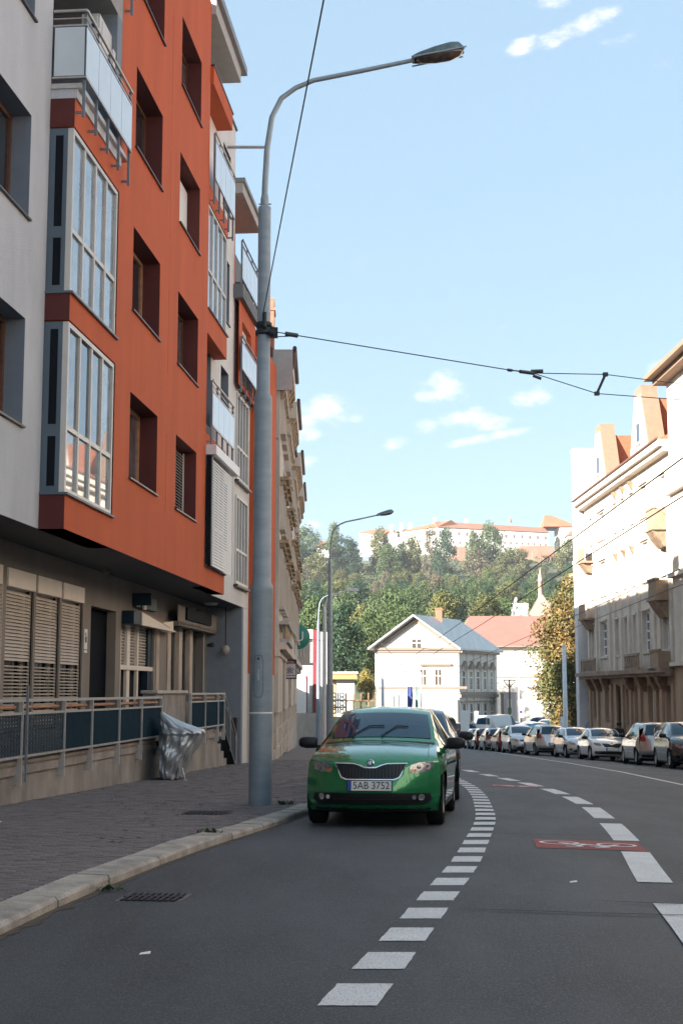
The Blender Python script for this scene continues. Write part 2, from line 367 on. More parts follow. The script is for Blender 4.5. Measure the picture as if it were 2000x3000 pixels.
for (y0,y1) in [(4.3,6.2),(7.3,9.67),(11.0,13.7),(15.05,17.75),(18.75,21.3),(22.2,24.5),(25.4,27.5),(28.6,30.3),(31.2,32.8),(33.8,35.2),(36.6,38.2),(40,42),(44,46)]:
    mb=MB(); N=4; vs=[]
    for i in range(N+1):
        yy=y0+(y1-y0)*i/N; p,t=dashline(LANE,yy); hw=.14
        vs+=sheet([Vector((p.x-hw,yy)),Vector((p.x+hw,yy))])
    mb.add(vs,[(2*i,2*i+1,2*i+3,2*i+2) for i in range(N)]).build('dash',mark,ll)
mb=MB(); vs=[]; ylist=[16+2.0*i for i in range(48)]
for yy in ylist: x=smooth(RLINE,yy); vs+=sheet([(x-.06,yy),(x+.06,yy)])
mb.add(vs,[(2*i,2*i+1,2*i+3,2*i+2) for i in range(len(ylist)-1)])
tag(mb.build('edge_line',mark),'thin continuous white line beside the row of parked cars','road marking')
def bike_sign(cx,cy,sc,label,ang):
    t=thing('cycle_symbol',label,'road marking')
    ca,sa=math.cos(ang),math.sin(ang)
    def P(u,v): return (cx+sc*(u*ca-v*sa),cy+sc*(u*sa+v*ca))
    mb=MB(); vs=[]; N=4
    for i in range(N+1):
        u=-.62+1.24*i/N; vs+=sheet([P(u,-.62),P(u,.62)],.004)
    mb.add(vs,[(2*i,2*i+2,2*i+3,2*i+1) for i in range(N)]).build('red_patch',markred,t)
    mb=MB()
    def ring(c,r,w,n=24):
        vs=[]
        for i in range(n):
            q=2*PI*i/n
            for rr in (r-w/2,r+w/2): vs+=sheet([P(c[0]+rr*math.cos(q),c[1]+rr*math.sin(q)*1.0)],.008)
        mb.add(vs,[(2*i,2*i+1,(2*i+3)%(2*n),(2*i+2)%(2*n)) for i in range(n)])
    def bar(a,b,w):
        a,b=Vector(a),Vector(b); d=(b-a).normalized(); nn=Vector((-d.y,d.x))*w/2
        mb.add(sheet([P(*(a-nn)),P(*(b-nn)),P(*(b+nn)),P(*(a+nn))],.0085+.0003*len(mb.f)%.001),[(0,1,2,3)])
    # wheels left and right, frame lying towards the camera as painted on the road
    ring((-.33,.12),.215,.045); ring((.33,.05),.215,.045)
    for a,b,w in [((-.33,.1),(-.14,-.16),.06),((-.14,-.16),(.14,-.08),.045),((-.14,-.30),(-.04,.0),.06),((-.04,.0),(.19,-.22),.045),((.12,-.35),(.35,.05),.07),((-.33,.1),(-.04,.0),.045),((-.28,-.36),(-.08,-.34),.05),((0,-.27),(.2,-.26),.045),((.05,-.40),(.22,-.36),.06)]: bar(a,b,w)
    mb.build('white_symbol',markw2,t)
bike_sign(2.54,14.40,.88,'large white bicycle sign on a red patch in the cycle lane, nearer of two',-.10)
bike_sign(3.55,28.4,.8,'small far white bicycle sign on a red patch in the cycle lane',.0)
# tar-sealed cracks
tar=M('tar_seam',(.010,.010,.011),.95,spec=.1)
for lab,pts in [('long dark tar seam running across the cycle lane from its middle',[(.75,9.3),(1.15,9.22),(1.6,9.1),(2.2,9.04),(3,9.0)]),('shorter dark tar seam near the right edge of the road',[(1.72,9.75),(2.1,9.62),(2.5,9.6),(3.3,9.55)]),('thin dark seam across the lane above the bicycle sign',[(1.5,15.6),(2.4,15.58),(3.3,15.66)]),('faint dark seam in front of the green car',[(-.3,15.6),(.4,15.3),(.9,15.5)])]:
    vs=[]; hw=.012
    for i,p in enumerate(pts):
        w=hw*(1 if 0<i<len(pts)-1 else .3); vs+=sheet([(p[0],p[1]-w),(p[0],p[1]+w)],.0125)
    tag(MB().add(vs,[(2*i,2*i+2,2*i+3,2*i+1) for i in range(len(pts)-1)]).build('tar_seam',tar),label=lab,cat='road seam')
# drains
def grate(name,label,cx,cy,w,d,off,rz,frame,nb):
    t=thing(name,label,'drain cover',(cx,cy,G(cx,cy)+off),rz); 
    MB().box(-w/2,w/2,-d/2,d/2,-.03,.004).build('frame',frame,t)
    pit=MB().box(-w/2+.03,w/2-.03,-d/2+.03,d/2-.03,-.02,.006).build('pit',dark,t)
    for i in range(nb):
        x=-w/2+.05+(w-.1)*i/(nb-1); MB().box(x-.012,x+.012,-d/2+.03,d/2-.03,0,.014).build('bar',iron,t)
    MB().box(-w/2+.02,w/2-.02,-.02,.02,0,.0145).build('bar',iron,t)
grate('road_drain','dark iron street drain grate in the gutter by the kerb',-1.33,9.95,.46,.42,0,-.12,M('drain_frame',(.13,.12,.11),.7,var=.3),9)
grate('manhole_cover','dark square cover set into the pavement near the lamp post',-1.75,17.95,.6,.6,.082,-.1,M('cover_iron',(.05,.047,.048),.6,var=.3),10)
# weeds and litter
weed=M('weed_green',(.045,.075,.022),.7,var=.4,vs=20)
def tuft(x,y,off,n,h,label,sd):
    rr=random.Random(sd); mb=MB()
    for i in range(n):
        a=rr.uniform(0,2*PI); r=rr.uniform(0,.09); L=h*rr.uniform(.5,1.1); b=rr.uniform(0,2*PI); w=.010
        p=Vector((r*math.cos(a)*1.5,r*math.sin(a)*.6,0)); d=Vector((math.cos(b)*.7,math.sin(b)*.7,rr.uniform(.3,1))).normalized()*L; s=Vector((-math.sin(b),math.cos(b),0))*w
        mb.add([p-s,p+s,p+d*.6+s*1.4,p+d,p+d*.6-s*1.4],[(0,1,2,3,4)])
    tag(mb.build('weed_tuft',weed,None,(x,y,G(x,y)+off)),label,'weed')
tuft(-1.72,10.35,.01,20,.06,'small green weed tuft at the foot of the kerb by the drain',1)
tuft(-1.40,14.75,.08,30,.08,'green weed tuft growing behind the kerb stones',2)
tuft(-.82,19.9,.08,30,.10,'weeds growing at the foot of the grey lamp post',3)
leafm=M('dry_leaf',(.10,.06,.035),.8,var=.4,vs=30)
for i in range(46):
    rr=random.Random(40+i); yy=rr.uniform(13,27); xx=rr.uniform(max(-.2*yy,-4.6),smooth(KERB,yy)-.5)
    a=rr.uniform(0,6.28); s=rr.uniform(.02,.045)
    mb=MB().add([(s*math.cos(a),s*math.sin(a),.002),(s*.5*math.cos(a+1.6),s*.5*math.sin(a+1.6),.012),(-s*math.cos(a),-s*math.sin(a),.003),(s*.5*math.cos(a-1.6),s*.5*math.sin(a-1.6),.009)],[(0,1,2,3)])
    tag(mb.build('fallen_leaf',leafm,None,(xx,yy,pz(xx,yy)+.004)),'dry brown leaf lying on the pavers of the left pavement','leaf','fallen leaves on the pavement')
for (x,y,off) in [(-1.05,7.55,.004),(-4.0,16.3,.084),(1.8,10.9,.004)]:
    mb=MB().add([(-.03,-.02,0),(.03,-.015,.004),(.028,.02,.012),(-.025,.018,.004)],[(0,1,2,3)])
    lab={-1.05:'white paper scrap on the shaded asphalt at lower left',-4.0:'pale paper scrap on the pavement near the ramp wall',1.8:'tiny white scrap on the asphalt in the cycle lane'}[x]
    tag(mb.build('litter',white,None,(x,y,G(x,y)+off)),lab,'litter')
# ================================================================ LEFT APARTMENT BUILDING  (local x along the street, local y into the building)
RZL=PI/2-AL
AB=thing('apartment_building','tall orange and grey apartment block overhanging the left pavement','building',(-6.0,0,0),RZL)
def wall(name,mat,parent,u0,u1,z0,z1,y,holes=(),dep=.4,thick=.0,revmat=None):
    us=sorted(set([u0,u1]+[h[0] for h in holes]+[h[1] for h in holes])); zs=sorted(set([z0,z1]+[h[2] for h in holes]+[h[3] for h in holes]))
    us=[u for u in us if u0<=u<=u1]; zs=[z for z in zs if z0<=z<=z1]
    mb=MB()
    for i in range(len(us)-1):
        for j in range(len(zs)-1):
            cu,cz=(us[i]+us[i+1])/2,(zs[j]+zs[j+1])/2
            if any(h[0]<cu<h[1] and h[2]<cz<h[3] for h in holes): continue
            mb.quad((us[i],y,zs[j]),(us[i+1],y,zs[j]),(us[i+1],y,zs[j+1]),(us[i],y,zs[j+1]))
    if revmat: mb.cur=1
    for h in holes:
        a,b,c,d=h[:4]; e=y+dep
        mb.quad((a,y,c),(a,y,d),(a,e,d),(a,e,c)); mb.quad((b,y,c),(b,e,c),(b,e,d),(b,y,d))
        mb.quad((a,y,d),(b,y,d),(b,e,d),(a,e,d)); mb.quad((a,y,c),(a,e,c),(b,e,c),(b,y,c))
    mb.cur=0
    if thick:
        for (p,q) in (((u0,z0),(u1,z0)),((u1,z0),(u1,z1)),((u1,z1),(u0,z1)),((u0,z1),(u0,z0))):
            mb.quad((p[0],y,p[1]),(p[0],y+thick,p[1]),(q[0],y+thick,q[1]),(q[0],y,q[1]))
    return mb.build(name,[mat,revmat] if revmat else mat,parent)
WC={}
def window(parent,u0,u1,z0,z1,y,fm,gm,cols=2,rows=(1,),fw=.06,name='window',sill=None,depth=.07,pm=None,sillout=.05,silly=None,cut=None):
    """frame with mullions; each pane a sub-part; rows = relative heights bottom to top"""
    w,h=u1-u0,z1-z0; key=(round(w,3),round(h,3),cols,rows,fw,fm.name,depth)
    if key not in WC:
        mb=MB(); mb.box(0,fw,0,depth,0,h); mb.box(w-fw,w,0,depth,0,h); mb.box(fw,w-fw,0,depth,0,fw); mb.box(fw,w-fw,0,depth,h-fw,h)
        cw=(w-fw)/cols; tot=sum(rows); zc=[0]; 
        for r in rows: zc.append(zc[-1]+(h-fw)*r/tot)
        for i in range(1,cols): mb.box(i*cw,i*cw+fw,.006,depth-.004,fw,h-fw)
        for j in range(1,len(rows)):
            for i in range(cols): mb.box(i*cw+fw,(i+1)*cw,.010,depth-.007,zc[j],zc[j]+fw)
        panes=[(i*cw+fw,(i+1)*cw,zc[j]+fw,zc[j+1]) for i in range(cols) for j in range(len(rows))]
        WC[key]=(mb.mesh(name+'_frame',fm),panes,{})
    me,panes,pc=WC[key]
    o=link(name,me,parent,(u0,y,z0))
    for k,(a,b,c,d) in enumerate(panes):
        g=gm[k%len(gm)] if isinstance(gm,(list,tuple)) else gm
        kk=(k,g.name)
        if kk not in pc: pc[kk]=MB().box(a-.004,b+.004,depth*.5,depth*.5+.012,c-.004,d+.004).mesh('pane',g)
        link('pane',pc[kk],o)
    if sill:
        sy=(silly if silly is not None else 0)
        MB().box(-.03,w+.03,sy-sillout-y,.03,-.035,-.005).build('sill',sill,o)
    return o
SL={}
def slats(parent,u0,u1,z0,z1,y,pitch,mat,name='slat',tilt=.5,th=.006,wd=None,holder='blind'):
    wd=wd or pitch*.8; w=u1-u0; key=(round(w,3),pitch,mat.name,tilt,wd)
    if key not in SL:
        c,s=math.cos(tilt)*wd/2,math.sin(tilt)*wd/2
        SL[key]=MB().add([(0,-c,-s),(w,-c,-s),(w,c,s),(0,c,s),(0,-c,-s+th),(w,-c,-s+th),(w,c,s+th),(0,c,s+th)],[(3,2,1,0),(4,5,6,7),(0,1,5,4),(1,2,6,5),(2,3,7,6),(3,0,4,7)]).mesh(name,mat)
    h=MB().box(u0-.012,u0,y-.02,y+.02,z0,z1).box(u1,u1+.012,y-.02,y+.02,z0,z1).build(holder,mat,parent)
    n=int((z1-z0)/pitch)
    for i in range(n): link(name,SL[key],h,(u0,y,z0+pitch*(i+.5)))
    return h
ROWS=[5.13,8.31,11.49,14.67]
# --- walls
gh=[(17.55,19.92,z-.01,z+1.62) for z in ROWS]
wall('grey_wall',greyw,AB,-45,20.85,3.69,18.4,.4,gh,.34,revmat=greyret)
for k,z in enumerate(ROWS):
    window(AB,17.55,19.92,z-.01,z+1.62,.70,wood,[glassc,glass],2,(1,),.085,sill=sillm,silly=.4,sillout=.05)
w1=[(24.9,27.22,z,z+1.6) for z in ROWS]; w2=[(29.05,31.37,z-.02,z+1.58) for z in ROWS]
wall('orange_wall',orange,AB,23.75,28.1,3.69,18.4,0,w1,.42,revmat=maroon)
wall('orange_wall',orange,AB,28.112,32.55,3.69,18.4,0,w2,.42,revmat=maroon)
MB().box(28.1,28.112,.02,.03,3.69,18.4).build('joint',sillm,AB)
MB().quad((32.55,0,4.2),(32.55,.42,4.2),(32.55,.42,18.4),(32.55,0,18.4)).build('wall_edge',orange,AB)
whitepanel=M('white_roller_shade',(.74,.72,.68),.6)
for k,(a,b,c,d) in enumerate(w1):
    window(AB,a,b,c,d,.36,orangewood if k<2 else wood,[[bayglass,glassc],[bayglass,glass],[bayglass,glass],[glassc,glassc]][k],2,(1,),.075,sill=sillm,silly=0)
for k,(a,b,c,d) in enumerate(w2):
    window(AB,a,b,c,d,.36,wood,[bayglass,glassc] if k in (1,3) else [glassc,glass],2,(1,),.075,sill=sillm,silly=0)
    if k==0: slats(AB,a+.02,b-.02,c+.02,d-.02,.30,.068,blind,tilt=.55)
    if k==2: MB().box(a+.02,b-.02,.30,.312,c+.02,d-.1).build('roller_shade',whitepanel,AB)
# --- bay stack on the left
def bay_bands(u0,u1,bands,y0=0,y1=.42):
    for (z0,z1) in bands: b_=MB().box(u0,u1,y0,y1,z0,z1).build('bay_band',orange,AB); MB().box(u0-.006,u0-.001,y0+.002,y1,z0,z1).build('band_return',maroon,b_)
def bay(u0,u1,z0,z1,y=.015,side=True,cols=4,gm=None,lip=True,yb=.4):
    h=z1-z0
    o=window(AB,u0,u1,z0+.02,z1,y,alu,gm or [glass]*8,cols,(.38,.62),.075,name='bay_window',depth=.09)
    if side:
        s=MB().box(u0-.004,u0+.02,y+.09,yb,z0+.02,z1).build('side_panel',blue_alu,o); s.location=(-u0,-y,-z0-.02)
        for (c,d) in ((z0+.12,z0+h*.33),(z0+h*.40,z1-.12)):
            p=MB().box(u0-.009,u0-.003,y+.16,yb-.1,c,d).build('side_light',dark,o); p.location=(-u0,-y,-z0-.02)
    if lip:
        p=MB().box(u0-.05,u1+.05,-.05,yb,z0-.02,z0+.016).build('lip',blue_alu,o); p.location=(-u0,-y,-z0-.02)
    return o
bay_bands(20.85,23.75,[(3.69,4.22),(6.98,7.41),(10.15,10.62)])
bay(20.87,23.73,4.24,6.96,gm=[bayglass,glassc,bayglass,glass,bayglass,glassc,bayglass,bayglass]); bay(20.87,23.73,7.43,10.13,gm=[bayglass]*8)
curt=M('dark_curtain',(.035,.04,.05),.8,var=.6,vs=7,stretch=(3,3,.1))
# loggias above
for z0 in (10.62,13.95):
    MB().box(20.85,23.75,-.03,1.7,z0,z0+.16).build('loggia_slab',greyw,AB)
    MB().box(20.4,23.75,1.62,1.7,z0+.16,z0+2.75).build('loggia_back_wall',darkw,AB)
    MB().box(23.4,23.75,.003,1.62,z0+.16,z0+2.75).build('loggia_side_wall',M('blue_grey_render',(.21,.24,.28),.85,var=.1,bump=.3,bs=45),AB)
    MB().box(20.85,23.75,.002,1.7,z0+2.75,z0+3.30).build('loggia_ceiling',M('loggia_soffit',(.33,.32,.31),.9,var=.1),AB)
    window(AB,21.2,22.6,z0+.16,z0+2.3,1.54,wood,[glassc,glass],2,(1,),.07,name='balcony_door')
def balcony(u0,u1,z0,z1,zg0,zg1,y,n,posts,zpost,panelm,ornate=False,sideu=None,depth=.42):
    """front railing with glass panels on brackets"""
    t=MB(); t.tube([(u0,y,z1),(u1,y,z1)],.026,8); t.tube([(u0,y+.01,z1-.13),(u1,y+.01,z1-.13)],.012,6)
    for z in (zg0-.03,zg1+.03): t.box(u0,u1,y-.012,y+.02,z-.014,z+.014)
    if sideu is not None:
        t.tube([(sideu,y,z1),(sideu,y+depth,z1)],.026,8); t.tube([(sideu,y,z1-.13),(sideu,y+depth,z1-.13)],.012,6)
        for z in (zg0-.03,zg1+.03): t.box(sideu-.012,sideu+.02,y,y+depth,z-.014,z+.014)
    r=t.build('balcony_railing',galv if not ornate else steel,AB)
    for i in range(n):
        a=u0+(u1-u0)*i/n+.012; b=u0+(u1-u0)*(i+1)/n-.012
        MB().box(a,b,y-.006,y+.006,zg0,zg1).build('glass_panel',panelm,r)
    if sideu is not None: MB().box(sideu-.006,sideu+.006,y+.03,y+depth-.03,zg0,zg1).build('glass_panel',panelm,r)
    for u in posts:
        MB().box(u-.012,u+.012,y+.012,y+.06,zpost,z1).box(u-.012,u+.012,y+.06,y+.2,zpost+.06,zpost+.10).build('post',steel,r)
    if ornate:
        for k in range(n):
            uc=u0+(u1-u0)*(k+.5)/n; c=zg0-.28; pts=[(uc+.17*math.cos(q),y,c+.17*math.sin(q)) for q in [2*PI*i/12 for i in range(13)]]
            MB().tube(pts,.012,5).tube([(uc-.3,y,c-.22),(uc+.3,y,c+.22)],.01,5).tube([(uc+.3,y,c-.22),(uc-.3,y,c+.22)],.01,5).build('scroll',iron,r)
    return r
balcony(20.85,23.93,10.9,12.1,11.0,11.82,-.16,4,[20.9,21.65,22.4,23.15,23.9],10.32,frost,sideu=20.85,depth=.55)
balcony(20.85,23.93,14.0,15.4,14.25,15.1,-.16,4,[20.9,21.65,22.4,23.15,23.9],13.6,frost,sideu=20.85,depth=.55)
MB().box(20.82,23.95,-.10,.4,10.78,10.86).build('balcony_ledge',galv,AB)
# --- pale recessed wall to the right with its own bays
wh=[(36.5,37.75,z-.03,z+1.75) for z in ROWS]
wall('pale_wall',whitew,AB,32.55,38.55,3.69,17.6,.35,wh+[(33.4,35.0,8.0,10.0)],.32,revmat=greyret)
for (a,b,c,d) in wh[:]: window(AB,a,b,c,d,.62,wood,[glass,glassc],1,(1,),.07,sill=sillm,silly=.35)
window(AB,33.4,35.0,8.0,10.0,.62,wood,[glass,glassc],2,(1,),.07)
MB().box(35.3,38.6,.30,.42,17.6,17.66).build('coping',sillm,AB)
MB().quad((38.55,.35,3.69),(38.55,.8,3.69),(38.55,.8,17.6),(38.55,.35,17.6)).build('wall_edge',whitew,AB)
bay_bands(32.552,35.36,[(3.69,4.17),(6.97,7.42),(9.9,10.5),(13.2,13.68)],0,.348)
bay(32.6,35.33,4.2,6.95,side=False,yb=.348); bay(32.6,35.33,10.52,13.18,side=False,yb=.348,gm=[bayglass]*8)
slats(AB,32.72,35.66,4.2,6.86,-.14,.072,blind,tilt=1.28,wd=.072,holder='external_blind')
MB().box(32.56,36.06,-.26,.0,6.88,7.12,.01).build('blind_box',M('blind_box_white',(.72,.72,.75),.4),AB)
MB().box(32.58,32.70,-.13,-.02,4.2,6.86).build('blind_guide',dark,AB)
balcony(32.62,35.85,7.45,8.72,7.62,8.42,-.14,4,[32.66,33.45,34.25,35.05,35.8],7.13,frost)
balcony(32.62,35.6,13.7,15.02,13.85,14.8,-.14,4,[32.66,33.4,34.1,34.8,35.5],13.2,frost)
# boxes and eaves at the top
MB().box(32.56,35.44,-.08,.348,16.27,16.73).build('fascia_box',orange,AB); MB().box(32.552,35.5,-.10,.34,16.732,16.78).build('coping',sillm,AB)
MB().box(32.56,36.5,-.12,2.5,18.12,18.5).build('eave_slab',M('eave_grey',(.42,.40,.38),.8,var=.1),AB); MB().box(32.552,36.9,-.24,2.5,18.502,18.72).build('roof_edge',M('roof_edge_grey',(.24,.24,.24),.5),AB)
MB().box(32.552,36.4,.9,1.1,17.0,18.12).build('penthouse_wall',whitew,AB)
MB().tube([(37.1,.36,16.5),(37.1,-.75,16.46)],.045,8).build('spout',galv,AB)
# second stack further along
wall('pale_wall',whitew,AB,38.552,41.8,3.69,12.5,.35,(),.3)
bay(39.1,41.25,4.27,6.85,y=.30,side=False,yb=.35,gm=[glass,glassc,glass,glass,glassc,glass,glass,glass],lip=False); bay(39.1,41.25,7.3,9.85,y=.30,side=False,yb=.35,lip=False)
for z in (4.22,7.25): MB().box(38.95,41.45,.22,.348,z-.03,z+.03).build('sill',sillm,AB)
balcony(38.6,41.4,9.95,11.4,10.45,11.2,.10,4,[38.65,39.5,40.4,41.35],9.75,frost,ornate=True)
wall('orange_wall',orange,AB,38.554,41.9,9.98,12.5,.2,[(39.2,40.9,10.2,12.0)],.3); window(AB,39.2,40.9,10.2,12.0,.45,wood,[glass,glassc],2,(1,),.07)
MB().box(38.4,41.6,.06,.6,12.5,12.9).build('balcony_slab',darkw,AB)
balcony(38.5,41.55,12.95,14.25,13.1,14.0,.10,4,[38.55,39.5,40.5,41.5],12.6,frost,ornate=True)
MB().box(38.56,42.0,.9,1.1,12.9,15.7).build('penthouse_wall',orange,AB)
MB().box(38.4,42.0,.10,1.2,15.65,15.95).build('eave_slab',M('eave_grey',(.42,.40,.38)),AB); MB().box(38.35,42.05,.03,1.2,15.952,16.08).build('roof_edge',M('roof_edge_grey',(.24,.24,.24)),AB)
# far orange end
wall('orange_wall',orange,AB,41.802,46.2,1.75,12.3,.12,[(43.2,44.4,z,z+1.6) for z in (5.1,8.3)],.3); 
for z in (5.1,8.3): window(AB,43.2,44.4,z,z+1.6,.38,wood,[glass,glassc],2,(1,),.07,sill=sillm,silly=.12)
MB().quad((41.802,.12,1.75),(41.802,.5,1.75),(41.802,.5,12.3),(41.802,.12,12.3)).build('wall_edge',orange,AB)
MB().box(41.8,46.2,.14,.5,-1.2,1.75).build('plinth',M('beige_plinth',(.50,.44,.38),.85,var=.12),AB)
MB().box(42.4,44,.6,3,12.3,14.2).build('roof_box',darkw,AB)
# body volume and roof (keeps light out)
MB().box(-45,23.3,2.2,14,3.7,18.4).box(23.32,32.5,.6,14,3.7,18.4).box(32.52,46,1.2,14,3.7,15.6).build('core',darkw,AB)
MB().box(36.0,46,3,14,15.6,17.2).build('core_roof',darkw,AB)
# soffit over the arcade
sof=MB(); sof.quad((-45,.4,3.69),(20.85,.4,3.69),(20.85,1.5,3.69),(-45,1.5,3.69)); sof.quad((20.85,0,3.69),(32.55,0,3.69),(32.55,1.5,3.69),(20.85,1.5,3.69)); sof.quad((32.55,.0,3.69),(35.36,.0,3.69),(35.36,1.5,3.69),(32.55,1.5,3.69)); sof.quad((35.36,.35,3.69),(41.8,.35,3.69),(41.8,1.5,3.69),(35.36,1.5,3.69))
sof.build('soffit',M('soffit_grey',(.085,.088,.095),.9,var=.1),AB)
# --- ground floor wall
GY=1.4
holes=[(22.43,23.93,.5,3.26),(24.05,25.51,.5,3.26),(25.62,27.09,.5,3.26),(27.68,29.74,-.4,2.94),(30.2,33.54,-.4,2.72),(34.98,40.0,-.4,2.90)]
wall('ground_floor_wall',grnd,AB,-45,40.8,-1.2,3.69,GY,holes,.25)
for (a,b) in ((22.43,23.93),(24.05,25.51),(25.62,27.09)):
    window(AB,a+.02,b-.02,.5,2.94,GY+.16,alu,[glass],1,(1,),.07)
    MB().box(a+.01,b-.01,GY-.03,GY+.2,2.95,3.25).build('blind_box',cream,AB)
    h_=slats(AB,a+.04,b-.05,1.72,2.94,GY+.06,.0585,beigeblind,tilt=1.0,wd=.056,holder='external_blind'); slats(AB,a+.04,b-.05,.55,1.715,GY+.06,.0585,beigeblind,tilt=.45,wd=.05,holder='external_blind')
    MB().box(b-.05,b-.002,GY+.03,GY+.12,.55,2.94).build('blind_guide',dark,AB)
MB().box(20.7,22.15,GY-.03,GY+.02,2.95,3.26).build('blind_box',cream,AB); slats(AB,20.7,22.1,.6,2.94,GY-.03,.0585,beigeblind,tilt=-.85,wd=.056,holder='external_blind')
MB().box(27.68,29.74,GY+.2,GY+.25,-.4,2.94).build('entrance_door',darkdoor,AB)
pl=MB().box(27.2,27.42,GY-.012,GY-.001,2.05,2.45).box(27.21,27.42,GY-.012,GY-.001,1.98,2.03).build('number_plate',white,AB)
# plate marks
MB().box(27.27,27.35,GY-.016,GY-.0125,2.18,2.30).box(27.27,27.31,GY-.0162,GY-.0127,2.31,2.38).build('numerals',dark,pl)
# shop front: roller grille above, pale posts, dark glass
shop=MB().box(30.2,33.54,GY+.22,GY+.25,-.4,2.72).build('shop_front',dark,AB)
for (a,b) in ((30.2,30.45),(31.0,31.28),(32.0,32.14)): MB().box(a,b,GY+.05,GY+.12,-.4,2.72).build('post',cream,shop)
MB().box(30.2,33.54,GY+.02,GY+.12,1.70,1.80).build('transom',cream,shop)
MB().box(33.1,33.5,GY+.05,GY+.2,-.4,2.72).build('side_panel',navy,shop)
gr=MB(); nzr=13; 
for j in range(nzr+1):
    z=1.8+.9*j/nzr; gr.box(30.45,33.1,GY+.10,GY+.115,z-.010,z+.010)
    if j<nzr:
        for i in range(21):
            u=30.45+2.65*(i+(.5 if j%2 else 0))/21
            if u<33.08: gr.box(u-.012,u+.012,GY+.102,GY+.113,z+.010,z+.9/nzr-.010)
tag(gr.build('roller_grille',beigeblind,shop),kind='stuff')
# awning: folded cream wedge
aw=MB(); aw.prism([(30.95,2.99),(30.95,2.70),(34.9,2.70),(34.9,2.99),(33.2,2.86)][:3]+[(31.0,2.99)],'y',GY-.30,GY-.26)
aw.build('awning_valance',cream,AB)
MB().prism([(33.1,2.84),(34.85,2.99),(34.85,2.70),(34.2,2.70)],'y',GY-.20,GY-.02).build('awning_end',cream,AB)
MB().add([(30.95,GY-.30,2.99),(30.95,GY-.0,3.04),(34.85,GY-.0,2.99),(34.2,GY-.3,2.72)],[(0,1,2,3)]).build('awning_cloth',M('awning_brown',(.34,.24,.16),.7,var=.2),AB)
MB().box(30.22,30.94,GY-.28,GY-.02,2.70,2.99).build('awning_box',navy,AB)
# lintel and recessed doors to the right
MB().box(34.98,40.6,GY-.30,GY+.2,2.90,3.0).box(34.98,40.6,GY-.30,GY-.27,2.92,3.42).build('shop_fascia',grnd,AB)
doors=MB().box(34.98,40.0,GY+.21,GY+.25,-.4,2.9).build('recessed_doors',M('grey_door',(.075,.082,.082),.6,var=.15),AB)
for a in (33.72,35.05,36.5,37.95): MB().box(a,a+.42 if a>35 else a+.35,GY-.02,GY+.1,-.4,2.9).build('door_post',M('beige_post',(.52,.42,.34),.7,var=.35,vs=3,stretch=(1,1,.4)),doors)
MB().tube([(39.85,GY-.05,-.5),(39.85,GY-.05,2.9)],.02,6).build('pipe',galv,doors)
# end wall of the arcade with pale strip
MB().box(40.62,40.9,.36,GY+.3,-1.25,3.686).build('arcade_end_wall',M('blue_grey_render',(.21,.24,.28)),AB)
MB().box(40.9,41.8,.352,.5,-1.25,3.686).build('pale_pier',whitew,AB)
# terrace floor
MB().box(18,38.0,.46,GY,.0,.12).build('terrace_floor',conc,AB)
# things fixed to the facade
ac=thing('air_conditioner','white air conditioning unit with a red and blue mark, high in the orange balcony','air conditioner',AB.matrix_basis@Vector((0,0,0)),RZL)
acc=M('ac_white',(.60,.585,.56),.5,var=.05)
MB().box(22.55,23.38,.10,.42,12.35,12.95,.015).build('casing',acc,ac)
MB().box(22.52,22.549,.14,.36,12.42,12.88).build('end_panel',M('ac_panel',(.66,.65,.63),.5),ac)
MB().box(22.7,23.2,.088,.099,12.42,12.88).build('front_grille',acc,ac); MB().box(23.2,23.36,.02,.098,12.3,12.6).tube([(23.3,.05,12.45),(23.6,.05,12.45)],.02).build('valve_cover',acc,ac)
MB().add([(22.515,.32,12.62),(22.515,.25,12.64),(22.515,.27,12.71),(22.515,.33,12.70)],[(0,1,2,3)]).build('red_mark',M('red_mark',(.4,.02,.02)),ac)
MB().add([(22.515,.25,12.68),(22.515,.18,12.66),(22.515,.175,12.72),(22.515,.24,12.75)],[(0,1,2,3)]).build('blue_mark',M('blue_mark',(.01,.04,.12)),ac)
def onAB(u,y,z): 
    ca,sa=math.cos(RZL),math.sin(RZL); return Vector((-6+u*ca-y*sa,u*sa+y*ca,z))
def text(name,s,size,mat,parent,loc,rot,ext=.004,align='CENTER',sx=1):
    cu=bpy.data.curves.new(name,'FONT'); cu.body=s; cu.size=size; cu.extrude=ext; cu.align_x=align; cu.align_y='CENTER'
    t=bpy.data.objects.new(name,cu); C.objects.link(t); dg=bpy.context.evaluated_depsgraph_get(); dg.update()
    me=bpy.data.meshes.new_from_object(t.evaluated_get(dg)); bpy.data.objects.remove(t)
    me.materials.clear(); me.materials.append(mat); o=link(name,me,parent,loc,rot); o.scale=(sx,1,1); return o
sg=thing('shop_sign','small dark teal sign with pale lettering above the awning','shop sign',(-6,0,0),RZL)
MB().box(31.2,33.35,GY-.10,GY-.02,3.14,3.44).build('panel',M('teal_panel',(.012,.05,.06),.5,var=.3),sg)
MB().box(31.16,31.2,GY-.45,GY-.02,3.16,3.44).build('side_panel',navy,sg)
MB().prism([(31.75,3.1),(31.95,3.1),(31.95,3.42),(31.85,3.47),(31.75,3.42)],'y',GY-.16,GY-.11).build('pale_figure',cream,sg)
text('lettering','FL    RIS',.26,M('teal_letter',(.10,.26,.28),.5),sg,(32.3,GY-.104,3.29),(PI/2,0,0))
sg=thing('shop_sign','long black sign board above the recessed doors','shop sign',(-6,0,0),RZL)
MB().box(35.85,39.4,GY-.36,GY-.31,3.08,3.4,.01).build('panel',dark,sg); MB().box(37.3,37.8,GY-.35,GY-.32,3.4,3.45).build('bracket',dark,sg)
lp=thing('globe_lamp','round globe lamp hanging by a thin dark rod in the grey arcade corner','lamp',onAB(40.4,.80,0))
